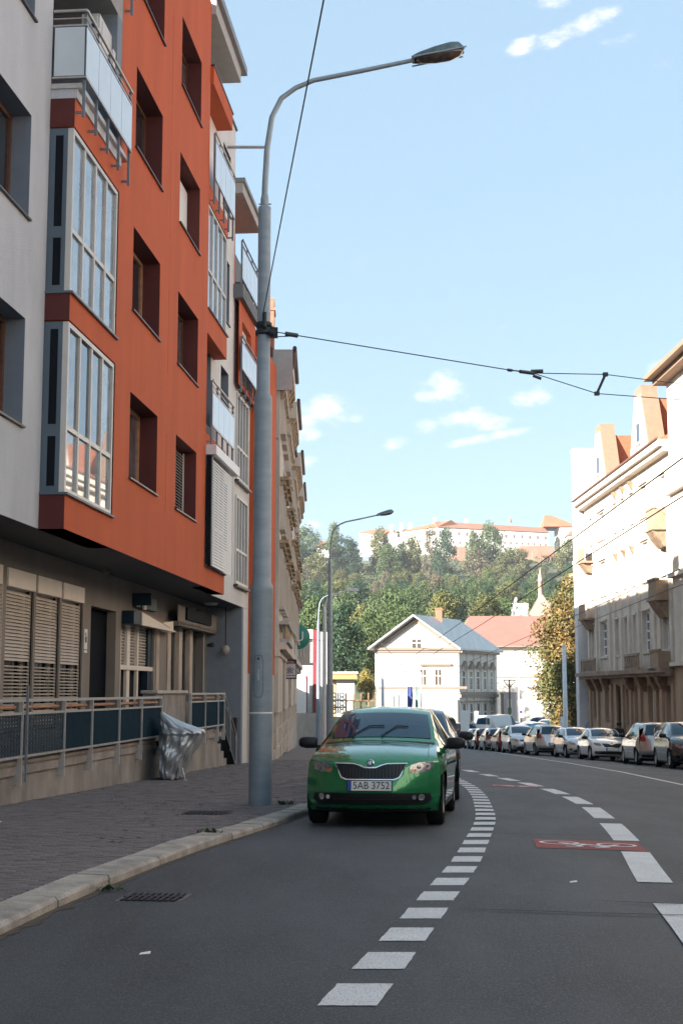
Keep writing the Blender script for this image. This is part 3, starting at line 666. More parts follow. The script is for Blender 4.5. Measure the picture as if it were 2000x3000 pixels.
MB().tube([(0,0,2.5),(0,0,3.69)],.018,6).build('rod',iron,lp); MB().lathe([(0.001,2.56),(.08,2.54),(.125,2.46),(.13,2.40),(.10,2.33),(.05,2.28),(.001,2.27)],n=16).build('globe',M('globe_beige',(.42,.36,.32),.35,var=.2),lp)
for (u,y) in ((38.5,.9),(41.2,.62)):
    lab='flat round ceiling light under the soffit near the door sign' if u<40 else 'flat round ceiling light under the pale soffit end'
    o=MB().lathe([(.001,-.07),(.16,-.06),(.2,-.02),(.2,0)],n=16).build('ceiling_light',M('opal',(.6,.6,.58),.4),None,onAB(u,y,3.685)); tag(o,lab,'ceiling light')
sl=thing('spotlight','small dark wall spotlight beside the recessed doors','spotlight',onAB(40.3,GY-.1,2.55))
MB().tube([(0,0,0),(.14,-.08,.02)],[.05,.075],8).build('head',iron,sl); MB().box(-.04,.02,-.02,.1,-.03,.03).build('bracket',iron,sl)
sl=thing('security_camera','small dome camera under the arcade soffit','camera',onAB(27.3,1.0,3.69)); MB().lathe([(.001,-.16),(.06,-.14),(.08,-.08),(.05,-.04),(.05,0)],n=12).build('dome',darkw,sl)
cb=thing('utility_cabinet','black metal utility cabinet standing against the grey end wall','cabinet',onAB(40.35,.62,-.75)); 
MB().box(-.18,.2,-.24,.36,-.3,1.2,.008).build('body',M('cabinet_black',(.012,.014,.018),.5,var=.2),cb); MB().box(-.2,.22,-.26,.38,1.2,1.23).build('lid',darkw,cb); MB().box(-.186,-.18,-.1,-.08,.4,.52).build('handle',iron,cb)
bx=thing('meter_box','small beige meter box with a sticker on the grey wall','meter box',onAB(40.55,.80,.62)); MB().box(-.06,.06,-.12,.12,-.14,.14,.006).build('body',M('beige_box',(.40,.36,.31),.6,var=.15),bx); MB().box(-.064,-.061,-.06,.04,-.08,.06).build('sticker',M('sticker_brown',(.18,.10,.07)),bx)
# ---------------------------------------------------------------- ramp wall with railing in front of the shops
RY=.5    # face of the ramp wall in building coordinates
rw=thing('ramp_wall','stained concrete retaining wall of the shop terrace','wall',(-6,0,0),RZL)
MB().box(-10,29.75,RY,RY+.28,-1.4,.15).build('wall_panel',conc,rw); MB().box(-10,29.8,RY-.03,RY+.3,.152,.20).build('coping',conc,rw)
MB().box(29.75,33.0,RY,RY+.28,-1.4,1.17).build('pillar',conc,rw); MB().box(29.7,33.1,RY-.05,RY+.32,1.172,1.24,.01).build('cap',M('cap_stone',(.45,.40,.36),.8,var=.2),rw)
st=MB(); st.box(33.0,37.0,RY,RY+.28,-1.4,.22)
us=[37.0,37.5,38.0,38.5,39.0,39.4]; zs=[.0,-.2,-.42,-.64,-.86]
for i in range(5): st.box(us[i],us[i+1],RY,RY+.28,-1.5,zs[i])
st.build('stair_wall',conc,rw)
for i in range(5): MB().box(us[i],us[i+1],RY+.285,GY,-1.5,zs[i]-.02).build('step',conc,rw)
MB().tube([(29.75,RY-.02,.12),(30.4,RY-.06,.05),(31.3,RY-.12,-.32),(32.2,RY-.12,-.42)],.055,8).build('handrail_tube',dark,rw)
rl=thing('ramp_railing','steel railing with dark blue ribbed infill panels along the terrace','railing',(-6,0,0),RZL)
PT=[18.3,20.3,22.5,24.2,26.15,28.0,29.9]; FY=RY-.10
def rail_run(T,a,b,posts,zt0,zb,perf=None):
    MB().box(a,b,FY-.02,FY+.03,zt0-.045,zt0).build('top_rail',galv,T); MB().box(a,b,FY-.015,FY+.025,zt0-.235,zt0-.20).build('mid_rail',galv,T); MB().box(a,b,FY-.015,FY+.025,zb,zb+.035).build('bottom_rail',galv,T)
    MB().tube([(a,FY+.10,zt0-.13),(b,FY+.10,zt0-.13)],.03,8).build('wooden_handrail',orangewood,T)
    for i in range(len(posts)-1):
        p,q=posts[i]+.03,posts[i+1]-.03
        if perf and i<perf:
            m=MB(); nu=15; nz=9; du=(q-p)/nu; dz=(zt0-.235-zb-.035)/nz
            for ii in range(nu+1): m.box(p+du*ii-du*.28,p+du*ii+du*.28,FY-.004,FY+.004,zb+.035,zt0-.235)
            for jj in range(nz+1):
                zc=zb+.035+dz*jj; m.box(p,q,FY-.0035,FY+.0035,max(zb+.036,zc-dz*.28),min(zt0-.236,zc+dz*.28))
            m.build('perforated_panel',navy,T)
        else:
            m=MB(); nr=int((q-p)/.05); 
            for k in range(nr):
                u0=p+(q-p)*k/nr; u1=p+(q-p)*(k+1)/nr; um=(u0+u1)/2
                m.add([(u0,FY+.012,zb+.035),(um,FY-.006,zb+.035),(u1,FY+.012,zb+.035),(u0,FY+.012,zt0-.235),(um,FY-.006,zt0-.235),(u1,FY+.012,zt0-.235)],[(0,1,4,3),(1,2,5,4)])
            m.build('ribbed_panel',navy,T)
    for u in posts: 
        MB().box(u-.02,u+.02,FY-.03,FY+.035,zb-.4,zt0-.046).box(u-.022,u+.022,FY+.035,FY+.1,zb-.38,zb-.10).build('post',galv,T)
        MB().box(u-.015,u+.015,FY+.031,FY+.11,zt0-.2,zt0-.05).build('bracket',steel,T)
rail_run(rl,18.3,29.9,PT,1.11,.25,perf=2)
MB().box(20.42,20.46,FY-.06,FY-.03,-.1,1.3).build('tall_post',steel,rl)
r2=thing('stair_railing','short steel railing with blue panels at the top of the steps and sloping handrail','railing',(-6,0,0),RZL)
rail_run(r2,33.1,37.95,[33.15,35.05,36.94,37.92],1.18,.30)
m=MB(); m.tube([(37.95,FY,1.17),(40.05,FY,-.02)],.024,6).tube([(37.95,FY,.93),(40.05,FY,-.22)],.016,6).tube([(37.95,FY,.25),(40.05,FY,-.95)],.016,6).tube([(40.05,FY,.0),(40.05,FY,-1.1)],.024,6).tube([(39.0,FY,.57),(39.0,FY,-.45)],.014,6); m.build('sloping_handrail',galv,r2)
MB().add([(37.97,FY+.005,.28),(40.02,FY+.005,-.9),(40.02,FY+.005,-.25),(37.97,FY+.005,.92)],[(0,1,2,3)]).build('sloping_panel',navy,r2)
# ================================================================ HISTORIC ROW ON THE LEFT (beyond the apartment block)
beige=M('old_beige_stucco',(.60,.525,.45),.85,var=.28,vs=1.1,bump=.5,bs=30,stretch=(1,1,.3))
ochre=M('ochre_ornament',(.42,.31,.20),.85,var=.45,vs=6,bump=.6,bs=18)
greyst=M('old_grey_stucco',(.45,.43,.42),.85,var=.15,vs=2)
tiledark=M('old_roof_tiles',(.15,.075,.055),.85,var=.3,vs=6)
brick=M('chimney_brick',(.42,.18,.11),.9,var=.3,vs=9)
RZH=PI/2+.0156
stone_rng=random.Random(5)
def hist(label,u0,u1,sections,nbase,rust_parts):
    T=thing('historic_house',label,'building',(-1.65,0,0),RZH)
    gz=G(0,(u0+u1)/2)
    MB().box(u0,u1,0,9,-4,10.0).box(u0,u1,.05,9,10.0,12.6).build('wall',beige,T)
    MB().box(u0,u1,-.22,.0,9.86,10.0).box(u0,u1,-.12,0,9.70,9.858).build('string_course',beige,T)
    MB().box(u0,u1,-.39,.05,12.45,12.75).box(u0,u1,-.25,.05,12.2,12.448).build('cornice',beige,T)
    MB().tube([(u0,-.45,12.80),(u1,-.45,12.80)],.07,8).build('gutter',redbrown,T)
    for (a,b) in sections:
        s=MB().box(a,b,-.25,.0,.5,11.6).box(a,b,-.45,.0,11.6,12.1).box(a-.05,b+.05,-.68,.05,12.3,12.99).build('risalit',beige,T)
        MB().box(a,b,-.5,-.02,12.102,12.298).build('frieze',ochre,s)
        n=int((b-a)/.75)
        for k in range(n): 
            u=a+.2+(b-a-.4)*k/max(1,n-1); MB().prism([(-.66,12.29),(-.27,12.29),(-.27,11.3),(-.36,11.35),(-.5,12.0)],'x',u-.11,u+.11).build('modillion',ochre,s)
        g=MB().tube([(a-.1,-.75,13.05),(b+.1,-.75,13.05)],.075,8); g.build('gutter',redbrown,s)
        MB().prism([(-.72,13.0),(.05,13.0),(3.2,15.6),(3.6,15.6),(3.6,12.6),(.1,12.6)],'x',a,b).build('gable_roof',tiledark,s)
    MB().prism([(-.3,12.78),(4.5,16.9),(9,16.9),(9,12.6),(-.3,12.7)],'x',u0,u1).build('roof',tiledark,T)
    # windows with hoods, three floors
    u=u0+1.2
    while u<u1-1.0:
        pr=-.25 if any(a-.3<u<b+.3 for a,b in sections) else 0
        for (z0,z1,hood) in ((4.2,6.0,6.6),(6.95,8.2,8.65),(10.3,11.5,None)):
            w=window(T,u-.5,u+.5,z0,z1,pr-.02,M('old_white_frame',(.6,.58,.54),.6,var=.1),glass,2,(.65,.35),.07,name='window',depth=.05)
            w2=MB().box(-.14,0,-.09,.02,-.1,z1-z0+.1).box(1.0,1.14,-.09,.02,-.1,z1-z0+.1).box(-.2,1.2,-.16,.02,-.2,-.101).build('surround',beige,w)
            if hood: MB().box(-.25,1.25,-.30,.02,z1-z0+.28,z1-z0+.40).box(-.18,1.18,-.18,.02,z1-z0+.12,z1-z0+.278).build('hood',ochre,w)
            else: MB().box(-.2,1.2,-.12,.02,z1-z0+.1,z1-z0+.2).build('hood',beige,w)
        u+=2.05
    # ground floor ledge and rusticated blocks
    MB().box(u0,u1,-.5,-.0,2.62,2.86).box(u0,u1,-.3,-.0,2.4,2.618).build('ledge',beige,T)
    far=MB(); h=.62; z=-3.2 if u0>60 else -1.3; r=0
    blockme=[MB().box(0,.98,-.16,0,0,h-.05,.02).mesh('stone',beige),MB().box(0,.98,-.13,0,0,h-.05,.02).mesh('stone',beige)]
    while z<2.3:
        u=u0+.3+(.5 if r%2 else 0)
        while u<u1-1:
            win=((u-u0)%3.1)>1.6 and z>.0+gz+1.2 and z<gz+3.0
            if not win:
                if rust_parts: link('stone',blockme[stone_rng.randrange(2)],T,(u,stone_rng.uniform(-.02,.01),z))
                else: far.box(u,u+.98,-.14+stone_rng.uniform(-.02,.02),0,z,z+h-.05)
            u+=1.03
        z+=h; r+=1
    if not rust_parts: tag(far.build('stone_courses',beige,T),kind='stuff')
    u=u0+2.4
    while u<u1-1:
        window(T,u-.45,u+.55,gz+1.3,gz+2.9,-.03,M('old_white_frame',(.6,.58,.54)),glass,2,(1,),.07,depth=.05); u+=3.1
    return T
H1=hist('beige historic house with brown downpipe and hotel sign beside the orange block',46.3,66,[(46.4,51.6),(55,61)],0,True)
H2=hist('beige historic house at the far end of the left row',66.02,91.5,[(67,74),(77.5,84.5)],0,False)
# balcony-like stone bay on the first floor of the nearer house
MB().box(47,54,-.6,-.0,2.88,3.0).build('bay_ledge',greyst,H1); 
for k in range(14): MB().lathe([(.05,3.0),(.09,3.12),(.05,3.4),(.07,3.5)],(47.3+k*.5,-.45,0),8).build('baluster',ochre,H1)
MB().box(47,54.2,-.58,-.3,3.5,3.62).build('bay_ledge',greyst,H1)
MB().tube([(46.6,-.72,13.0),(46.6,-.72,12.5),(46.5,-.1,11.4),(46.5,-.1,2.9)],.06,8).build('downpipe',redbrown,H1)
MB().box(46.28,46.34,-.68,.0,11.55,12.99).build('cornice_end',greyst,H1)
for (u,y,z0,z1,w) in ((50.4,.62,12.9,16.05,.9),(48.2,1.5,13,16.4,.4)):
    c=MB().box(u,u+w,y-.5,y+.1,z0,z1-.5).box(u-.04,u+w+.04,y-.54,y+.14,z1-.5,z1-.4).box(u,u+w,y-.5,y+.1,z1-.4,z1).build('chimney',brick,H1)
    MB().box(u-.012,u-.004,y-.35,y+.05,z1-1.05,z1-.55).build('white_patch',white,c)
MB().tube([(50,5,15),(50,5,19.5)],.04,6).build('antenna_mast',iron,H1)
# cornice box at the end of the row with rusty return
MB().box(70.8,77,-.62,.0,6.9,7.45).build('old_ledge',ochre,H2)
# hotel sign
HS=thing('hotel_sign','square hanging hotel sign with dark red header and a turtle-like emblem','sign')
hp=at(849,1961,57.0); HS.location=hp; HS.scale=(.55,.55,.55)
MB().box(-.52,.50,0,.14,-.72,.74,.0).build('frame',iron,HS)
MB().box(-.42,.44,-.012,-.002,-.62,.42).build('panel',M('sign_pale',(.62,.56,.60),.4),HS); MB().box(-.42,.44,-.012,-.002,.422,.68).build('header',M('sign_dark_red',(.10,.012,.016),.4),HS)
text('lettering','HOTEL',.22,M('sign_letter_pink',(.72,.55,.56),.5),HS,(.0,-.016,.54),(PI/2,0,0))
emb=MB(); em=M('emblem_black',(.03,.024,.03),.5)
def ring(mb,c,r,w,y,n=14):
    vs=[]
    for i in range(n):
        q=2*PI*i/n
        for rr in (r-w/2,r+w/2): vs.append((c[0]+rr*math.cos(q),y,c[1]+rr*math.sin(q)))
    mb.add(vs,[(2*i,2*i+1,(2*i+3)%(2*n),(2*i+2)%(2*n)) for i in range(n)])
for c,r in (((0,-.08),.07),((0,.10),.07),((0,-.26),.075),((-.14,0),.075),((.14,0),.075),((-.14,-.16),.07),((.14,-.16),.07)): ring(emb,c,r,.035,-.016)
for a,b in (((-.2,.02),(-.33,.02)),((.2,.02),(.33,.02)),((-.16,-.22),(-.26,-.34)),((.16,-.22),(.26,-.34))):
    d=Vector((b[0]-a[0],b[1]-a[1])).normalized(); n_=(-d.y*.03,d.x*.03)
    emb.add([(a[0]-n_[0],-.017,a[1]-n_[1]),(b[0]-n_[0]*.6,-.017,b[1]-n_[1]*.6),(b[0]+n_[0]*.6,-.017,b[1]+n_[1]*.6),(a[0]+n_[0],-.017,a[1]+n_[1])],[(0,1,2,3)])
emb.build('emblem',em,HS)
MB().box(-.40,-.20,-.016,-.013,-.50,-.43).box(-.16,.10,-.016,-.013,-.50,-.43).box(.14,.40,-.016,-.013,-.50,-.43).build('small_print',M('sign_print',(.16,.07,.08)),HS)
MB().tube([(-.5,.07,.4),(-1.3,.07,.4)],.03,6).tube([(-.5,.07,-.2),(-1.3,.07,-.2)],.03,6).build('bracket',iron,HS)
def scroll(T):
    mb=MB(); 
    for c,r in (((-.9,.62),.22),((-.7,.9),.15),((-1.0,.1),.2)): mb.tube([(c[0]+r*(1-i/24)*math.cos(i*.55),.07,c[1]+r*(1-i/24)*math.sin(i*.55)) for i in range(20)],.022,5)
    return mb.build('scrollwork',iron,T)
scroll(HS)
# round green sign on the far end of the row
gs=thing('round_sign','round green shop sign with a white letter U high on the far house end','sign'); p=at(871,1866,88); gs.location=p
MB().lathe([(.001,-.1),(.76,-.1),(.8,-.06),(.8,.1),(.001,.1)],n=24,axis='y').build('disc',M('sign_green',(.03,.22,.17),.4),gs); text('letter','U',.9,white,gs,(.12,-.115,.0),(PI/2,0,0)); MB().tube([(-.2,0,-.6),(-1.1,0,-.6)],.04,6).build('bracket',iron,gs)
# arched gateway at the end of the row
gw=thing('archway','pale stone gateway with arch and carved balustrade at the end of the left row','gateway',(-3.05,91.5,0))
MB().box(-.6,.35,0,.8,2.4,2.95).box(-.6,1.15,-.1,.9,2.95,3.1).box(-.6,1.1,-.05,.85,4.5,4.7).box(-.6,.95,0,.7,3.1,4.5).build('parapet',beige,gw)
for k in range(4): 
    vs=[(.0+k*.2+.07*math.cos(q),-.03,3.8+.3*math.sin(q)) for q in [PI*.5+PI*i/8 for i in range(9)]]
    MB().tube(vs,.03,5).build('carved_motif',white,gw)
arch=MB(); N=10; R0=1.35
for i in range(N):
    a0,a1=PI*.5+PI*.5*i/N,PI*.5+PI*.5*(i+1)/N
    f=lambda a:(.55+R0*math.cos(a),1.05+R0*math.sin(a))
    p,q=f(a0),f(a1); arch.add([(p[0],0,p[1]),(q[0],0,q[1]),(q[0],0,2.4),(p[0],0,2.4),(p[0],.8,p[1]),(q[0],.8,q[1]),(q[0],.8,2.4),(p[0],.8,2.4)],[(0,1,2,3),(4,7,6,5),(0,4,5,1)])
arch.box(-1.4,-.78,0,.8,-3,2.4); arch.build('arch',beige,gw)
# striped building beyond and the concrete yard wall
sb=thing('striped_building','pale flat-roofed building with two dark red vertical stripes behind the row','building')
a=at(862,1850,108); b=at(962,1845,108); zb=-3.4; zt=a.z
pan=M('pale_panel',(.56,.55,.52),.7,var=.08); red=M('dark_red_panel',(.22,.035,.045),.6,var=.1)
MB().box(a.x-3,b.x+.1,108,110,zb,zt-.2).build('wall',pan,sb)
def px(x,Y): return at(x,2025,Y).x
MB().box(px(884,107.7),px(898,107.7),107.6,107.99,at(0,1910,108).z-.2,zt).build('red_stripe',red,sb); MB().box(px(917,107.7),px(928,107.7),107.6,107.99,at(0,2088,107.7).z,zt+.1).build('red_stripe',red,sb); MB().box(px(895,107.7),px(898.5,107.7),107.7,107.99,at(0,2088,107.7).z,at(0,1980,107.7).z).build('red_stripe',red,sb)
MB().box(px(900,107.8),px(916,107.8),107.75,107.99,at(0,2088,108).z,zt+.15).build('panel',M('green_grey_panel',(.42,.46,.43),.6,var=.1),sb)
MB().box(px(930,107.8),px(962,107.8),107.8,107.99,zb,zt-.05).build('panel',pan,sb)
MB().box(-34,-9,92,104.5,-4,4.0).build('added_shade_block',pan,sb)  # unseen block, added and sized to keep sun off the yard wall
MB().box(px(866,106),px(896,106),105.8,107,at(0,2088,106).z,at(0,1990,106).z).build('white_shutter',white,sb)
cw=thing('yard_wall','pale concrete retaining wall at the end of the left pavement','wall'); zt=at(0,2090,103).z
xs=[px(862,103),px(898,103),px(925,103),px(975,103),px(1040,103)]
for i in range(4): MB().box(xs[i]+.01,xs[i+1]-.01,103+i*.02,103.4,-4,zt-(.25 if i==3 else 0)).build('wall_panel',M('pale_concrete',(.46,.42,.38),.9,var=.2,vs=3,stretch=(1,1,.3)),cw)
MB().box(xs[0],xs[-1],103.1,103.35,-4,zt-.3).build('wall_core',M('pale_concrete',(.46,.42,.38)),cw)
# kiosk and fence
ks=thing('kiosk','small kiosk with orange fascia behind the iron fence','kiosk'); y=118
x0,x1=px(965,y),px(1045,y); z1=at(0,1968,y).z; z2=at(0,1990,y).z
MB().box(x0+.6,x1-.2,y,y+4,-3.4,z2).build('wall',pan,ks); MB().box(x0-.5,x1,y-.6,y+4.3,z2,z1-.18).build('fascia',M('orange_fascia',(.62,.30,.12),.6),ks); MB().box(x0-.6,x1+.1,y-.7,y+4.4,z1-.178,z1).build('roof',pan,ks); MB().box(x0-.5,x0+.55,y+.2,y+4,-3.4,z2).build('door_panel',M('tan_panel',(.38,.26,.16),.7),ks)
def fence(label,x0,x1,y,z0,z1,mat,kind):
    f=thing('fence',label,'fence'); L=x1-x0
    n=int(L/(.42 if kind=='iron' else .5))
    for i in range(n+1):
        x=x0+L*i/n
        if kind=='iron':
            mb=MB().box(x-.05,x+.05,y-.03,y+.03,z0,z1)
            if i<n:
                for j in range(5): zc=z0+(z1-z0)*(j+.5)/5; mb.tube([(x+L/n*.5+.16*math.cos(q),y,zc+.16*math.sin(q)) for q in [PI/4*k for k in range(9)]],.045,4)
            mb.build('panel',mat,f)
        else: MB().box(x-.06,x+.06,y-.02,y+.02,z0,z1+random.uniform(-.05,.08)).build('picket',mat,f)
    MB().box(x0,x1,y+.021,y+.06,z0+.4,z0+.52).box(x0,x1,y+.021,y+.06,z1-.6,z1-.48).build('rail',mat,f)
fence('black patterned iron fence left of the wooden pickets',px(967,104),px(1012,104),104.2,at(0,2090,104).z,at(0,2030,104).z,iron,'iron')
fence('weathered brown picket fence behind the green car roof',px(1014,105),px(1100,105),105.2,at(0,2105,105).z,at(0,2032,105).z,M('picket_wood',(.24,.15,.09),.8,var=.4,vs=3),'w')

# ================================================================ RIGHT SIDE
RZR=-PI/2+.0149
sandL=M('pale_sandstone',(.64,.56,.475),.85,var=.16,vs=1.0,bump=.4,bs=30)
brownst=M('brown_plaster',(.40,.27,.18),.85,var=.25,vs=1.2,bump=.4,bs=30,stretch=(1,1,.4))
peach=M('peach_parapet',(.25,.165,.11),.8,var=.12)
rooft=M('orange_roof_tile',(.34,.125,.065),.85,var=.25,vs=8)
wframe=M('white_window_frame',(.74,.74,.75),.5)
RB=thing('sandstone_building','ornate sandstone building with stepped gables and balconies on the right','building',(17,0,0),RZR)
D0,D1=65.6,87.6
hol=[]
F1=[(83.3,81.4),(72.3,70.7)]
N1=[(85.95,85.2),(78.8,78.1),(76.6,75.9),(74.5,73.8),(67.9,66.7)]
def hz(d0,d1,z0,z1): hol.append((-d0,-d1,z0,z1)); return hol[-1]
up=[]
for (z0,z1) in ((3.3,5.33),(7.0,9.0),(10.4,12.0)):
    for (a,b) in F1: up.append((hz(a,b,z0,z1),2))
    for (a,b) in N1: up.append((hz(a,b,z0,z1-.1),1))
gfw=[]
for (a,b) in ((86.0,84.7),(82.5,80.9),(76.8,76.0),(74.7,73.9),(71.6,70.3),(67.9,66.7)): gfw.append(hz(a,b,-.45,1.5))
door=hz(79.3,78.0,-3.2,1.5)
wall('upper_wall',sandL,RB,-D1,-D0,2.3,13.3,0,[h for h,_ in up],.25)
wall('ground_wall',brownst,RB,-D1,-D0,-3.6,2.3,-.03,gfw+[door],.35)
for h,c in up: window(RB,h[0],h[1],h[2],h[3],.16,wframe,glassc if h[2]<5 and c==1 else glass,c if c==2 else 1,(1,1,1,.05,1) if False else ((.27,.25,.25,.23) if c==2 else (.68,.32)),.09 if c==2 else .12,depth=.08)
for h in gfw: window(RB,h[0],h[1],h[2],h[3],.22,wframe,glassc,2,(.62,.38),.12,depth=.08,sill=brownst,silly=-.03,sillout=.12)
MB().box(door[0],door[1],.3,.36,-3.4,1.5).build('door',M('brown_door',(.07,.045,.03),.6),RB)
MB().box(-D1,-D0,.4,12,-3.6,13.3).build('core',sandL,RB)
# pilasters, ledges
for d in (86.6,84.2,80.4,79.0,77.3,75.3,73.0,69.6,68.4,66.2):
    MB().box(-d-.22,-d+.22,-.14,.0,2.45,12.3).build('pilaster',sandL,RB); MB().box(-d-.24,-d+.24,-.16,-.031,-3.5,1.6).build('pilaster',brownst,RB)
MB().box(-D1-.1,-D0,-.85,.0,2.12,2.34).box(-D1-.05,-D0,-.6,.0,1.95,2.118).build('balcony_ledge',M('weathered_ledge',(.30,.21,.15),.85,var=.4,vs=2),RB)
for d in (85.8,83.6,81.2,75,72,69.3,67.8): MB().prism([(-.58,1.95),(-.05,1.95),(-.05,1.2),(-.3,1.35),(-.5,1.7)],'x',-d-.28,-d+.28).build('console',M('console_brown',(.26,.16,.10),.85,var=.5,vs=5,bump=.6,bs=12),RB)
MB().box(-D1-.6,-D0,-.62,.1,13.1,13.42).box(-D1-.5,-D0,-.4,.1,12.85,13.098).build('cornice',sandL,RB); MB().tube([(-D1-.6,-.66,13.47),(-D0,-.66,13.47)],.07,8).build('gutter',tiledark,RB)
# balcony parapets on the ledge
for (a,b) in ((86.0,81.6),(73.6,70.4)):
    p=MB().box(-a,-b,-.8,-.68,3.05,3.18).box(-a,-b,-.8,-.68,2.34,2.42).build('balcony_parapet',M('weathered_balcony',(.34,.25,.19),.85,var=.4,vs=3),RB)
    n=max(4,int((a-b)/.45))
    for k in range(n): u=-a+.12+(a-b-.24)*k/(n-1); MB().box(u-.07,u+.07,-.79,-.69,2.42,3.05).build('baluster',M('weathered_balcony',(.34,.25,.19)),p)
# oriel balconies on the near side
for (z0,z1) in ((2.34,3.15),(5.75,6.62),(9.2,10.1)):
    p=MB().box(-67.9,-66.3,-.75,-.63,z0,z1).box(-67.95,-66.25,-.85,0,z0-.14,z0-.001).box(-67.95,-66.25,-.80,-.6,z1,z1+.1).box(-67.9,-67.8,-.63,0,z0,z1).box(-66.4,-66.3,-.63,0,z0,z1).build('balcony',M('balcony_tan',(.32,.225,.15),.85,var=.2,vs=3),RB)
    if z0>3: MB().prism([(-.8,z0-.14),(-.0,z0-.14),(-.0,z0-.95),(-.25,z0-.95),(-.6,z0-.5)],'x',-67.8,-66.4).build('console',M('console_tan',(.27,.18,.115),.85,var=.4,vs=5),p)
for z0 in (5.75,9.3): 
    p=MB().box(-86.6,-85.0,-.7,-.6,z0,z0+.85).box(-86.65,-84.95,-.75,0,z0-.12,z0-.001).build('balcony',M('balcony_tan',(.32,.225,.15)),RB); MB().prism([(-.7,z0-.12),(-.0,z0-.12),(-.0,z0-.8),(-.3,z0-.7)],'x',-86.4,-85.2).build('console',M('console_tan',(.27,.18,.115)),p)
for d in (78.0,75.9,73.9):
    for z in (8.85,12.4): MB().prism([(-.3,z+.2),(0,z+.2),(0,z-.3),(-.1,z-.2)],'x',-d-.16,-d+.16).build('bracket',M('console_tan',(.27,.18,.115)),RB)
for h,c in up:
    MB().box(h[0]-.15,h[1]+.15,-.12,0,h[3]+.08,h[3]+.18).build('hood_mould',sandL,RB)
    MB().box(h[0]-.12,h[1]+.12,-.10,0,h[2]-.14,h[2]-.02).build('sill',sandL,RB)
    MB().box(h[0]-.12,h[0]-.002,-.06,.0,h[2],h[3]).box(h[1]+.002,h[1]+.12,-.06,0,h[2],h[3]).build('surround',sandL,RB)
# horizontal rustication grooves read as proud courses between the pilasters
for z in [2.6+.45*i for i in range(22)]:
    for (a,b) in ((84.2-.24,83.45),(81.3,80.64),(70.6,69.84),(69.36,68.64)): MB().box(-a,-b,-.035,.0,z,z+.41).build('stone_course',sandL,RB)
# gables: tall narrow parapet walls through the roof
for (dc,hw) in ((81.3,2.4),(70.8,2.35)):
    g=MB().prism([(-dc-hw,13.42),(-dc+hw,13.42),(-dc+hw*.82,14.3),(-dc+.75,16.9),(-dc+.7,17.15),(-dc-.7,17.15),(-dc-.75,16.9),(-dc-hw*.82,14.3)],'y',-.30,.55).build('gable',peach,RB)
    MB().prism([(-dc-hw+.35,13.6),(-dc+hw-.35,13.6),(-dc+.6,16.7),(-dc-.6,16.7)],'y',-.34,-.302).build('gable_face',sandL,g)
    MB().box(-dc-.35,-dc+.35,-.36,-.342,14.2,15.2).build('gable_window',glass,g); MB().box(-dc-.5,-dc+.5,-.42,-.343,14.05,14.18).build('sill',sandL,g)
    MB().prism([(.55,13.42),(.55,16.4),(5.6,16.4),(5.6,13.42)],'x',-dc-.9,-dc+.9).build('gable_back',rooft,g)
rf=MB().prism([(-.45,13.43),(3.9,16.2),(4.6,16.2),(12,13.4)],'x',-D1,-D0).build('roof',rooft,RB)
# roof tiles in view, course by course
tm=MB().add([(0,0,0),(.38,0,0),(.38,.62,.395),(0,.62,.395),(0,0,.05),(.38,0,.05),(.38,.62,.43),(0,.62,.43)],[(3,2,1,0),(4,5,6,7),(0,1,5,4),(1,2,6,5),(2,3,7,6),(3,0,4,7)]).mesh('tile',rooft)
tr=random.Random(9); cnt=0
for j in range(8):
    for i in range(57):
        u=-D1+.1+i*.385+(.19 if j%2 else 0)
        if u>-D0-.4: continue
        if any(abs(-u-dc)<(2.4-.24*j) for dc in (81.3,70.8)): continue
        if cnt>=290: continue
        link('tile',tm,rf,(u,-.42+j*.54,13.46+j*.344+tr.uniform(0,.012))); cnt+=1
# antenna on the roof
an=thing('roof_antenna','tall aerial mast on the sandstone building roof','antenna',RB.matrix_basis.to_translation()); an.location=(17.9,64.9,15.3)
MB().tube([(0,0,0),(0,0,4.6)],.035,6).build('mast',galv,an); MB().tube([(-.6,.2,3.2),(1.4,-.3,3.6)],.02,5).build('boom',galv,an)
for z in (1.6,2.0): MB().tube([(-.1,0,z),(.7,0,z+.12)],.018,5).tube([(.2,-.2,z+.03),(.2,.2,z+.03)],.012,5).tube([(.5,-.2,z+.08),(.5,.2,z+.08)],.012,5).build('element',galv,an)
# nearer building at the right picture edge
NB=thing('corner_building','pale plastered building with wide eaves at the right picture edge','building',(17,0,0),RZR)
nw=[]
for k in range(24):
    for (z0,z1) in ((-1.0,1.4),(3.2,5.6),(7.2,9.6),(11.2,13.2)): nw.append((-62.6+k*4.2,-61.2+k*4.2,z0,z1))
wall('wall',sandL,NB,-65.55,42,2.5,16.4,-.12,[h for h in nw if h[2]>2.5],.25); wall('ground_wall',brownst,NB,-65.55,42,-3.4,2.5,-.16,[h for h in nw if h[2]<2],.25)
MB().quad((-65.55,-.12,-3.4),(-65.55,1,-3.4),(-65.55,1,16.4),(-65.55,-.12,16.4)).build('end_wall',sandL,NB)
for h in nw[:8]: window(NB,h[0],h[1],h[2],h[3],.05,wframe,glass,2,(.6,.4),.1,depth=.08)
gl=MB(); 
for h in nw[8:]: gl.box(h[0],h[1],.06,.1,h[2],h[3])
gl.build('far_panes',glass,NB)
MB().box(-65.55,42,.4,12,-3.4,16.4).build('core',sandL,NB)
for z in (2.4,6.6,10.6): MB().box(-65.6,42,-.4,-.12,z,z+.2).build('string_course',sandL,NB)
MB().box(-66.2,42,-1.1,.3,16.4,16.62).box(-66.0,42,-.7,.0,16.15,16.398).build('eaves',peach,NB); MB().prism([(-1.1,16.62),(5,20),(12,16.62)],'x',-66.2,42).build('roof',rooft,NB)
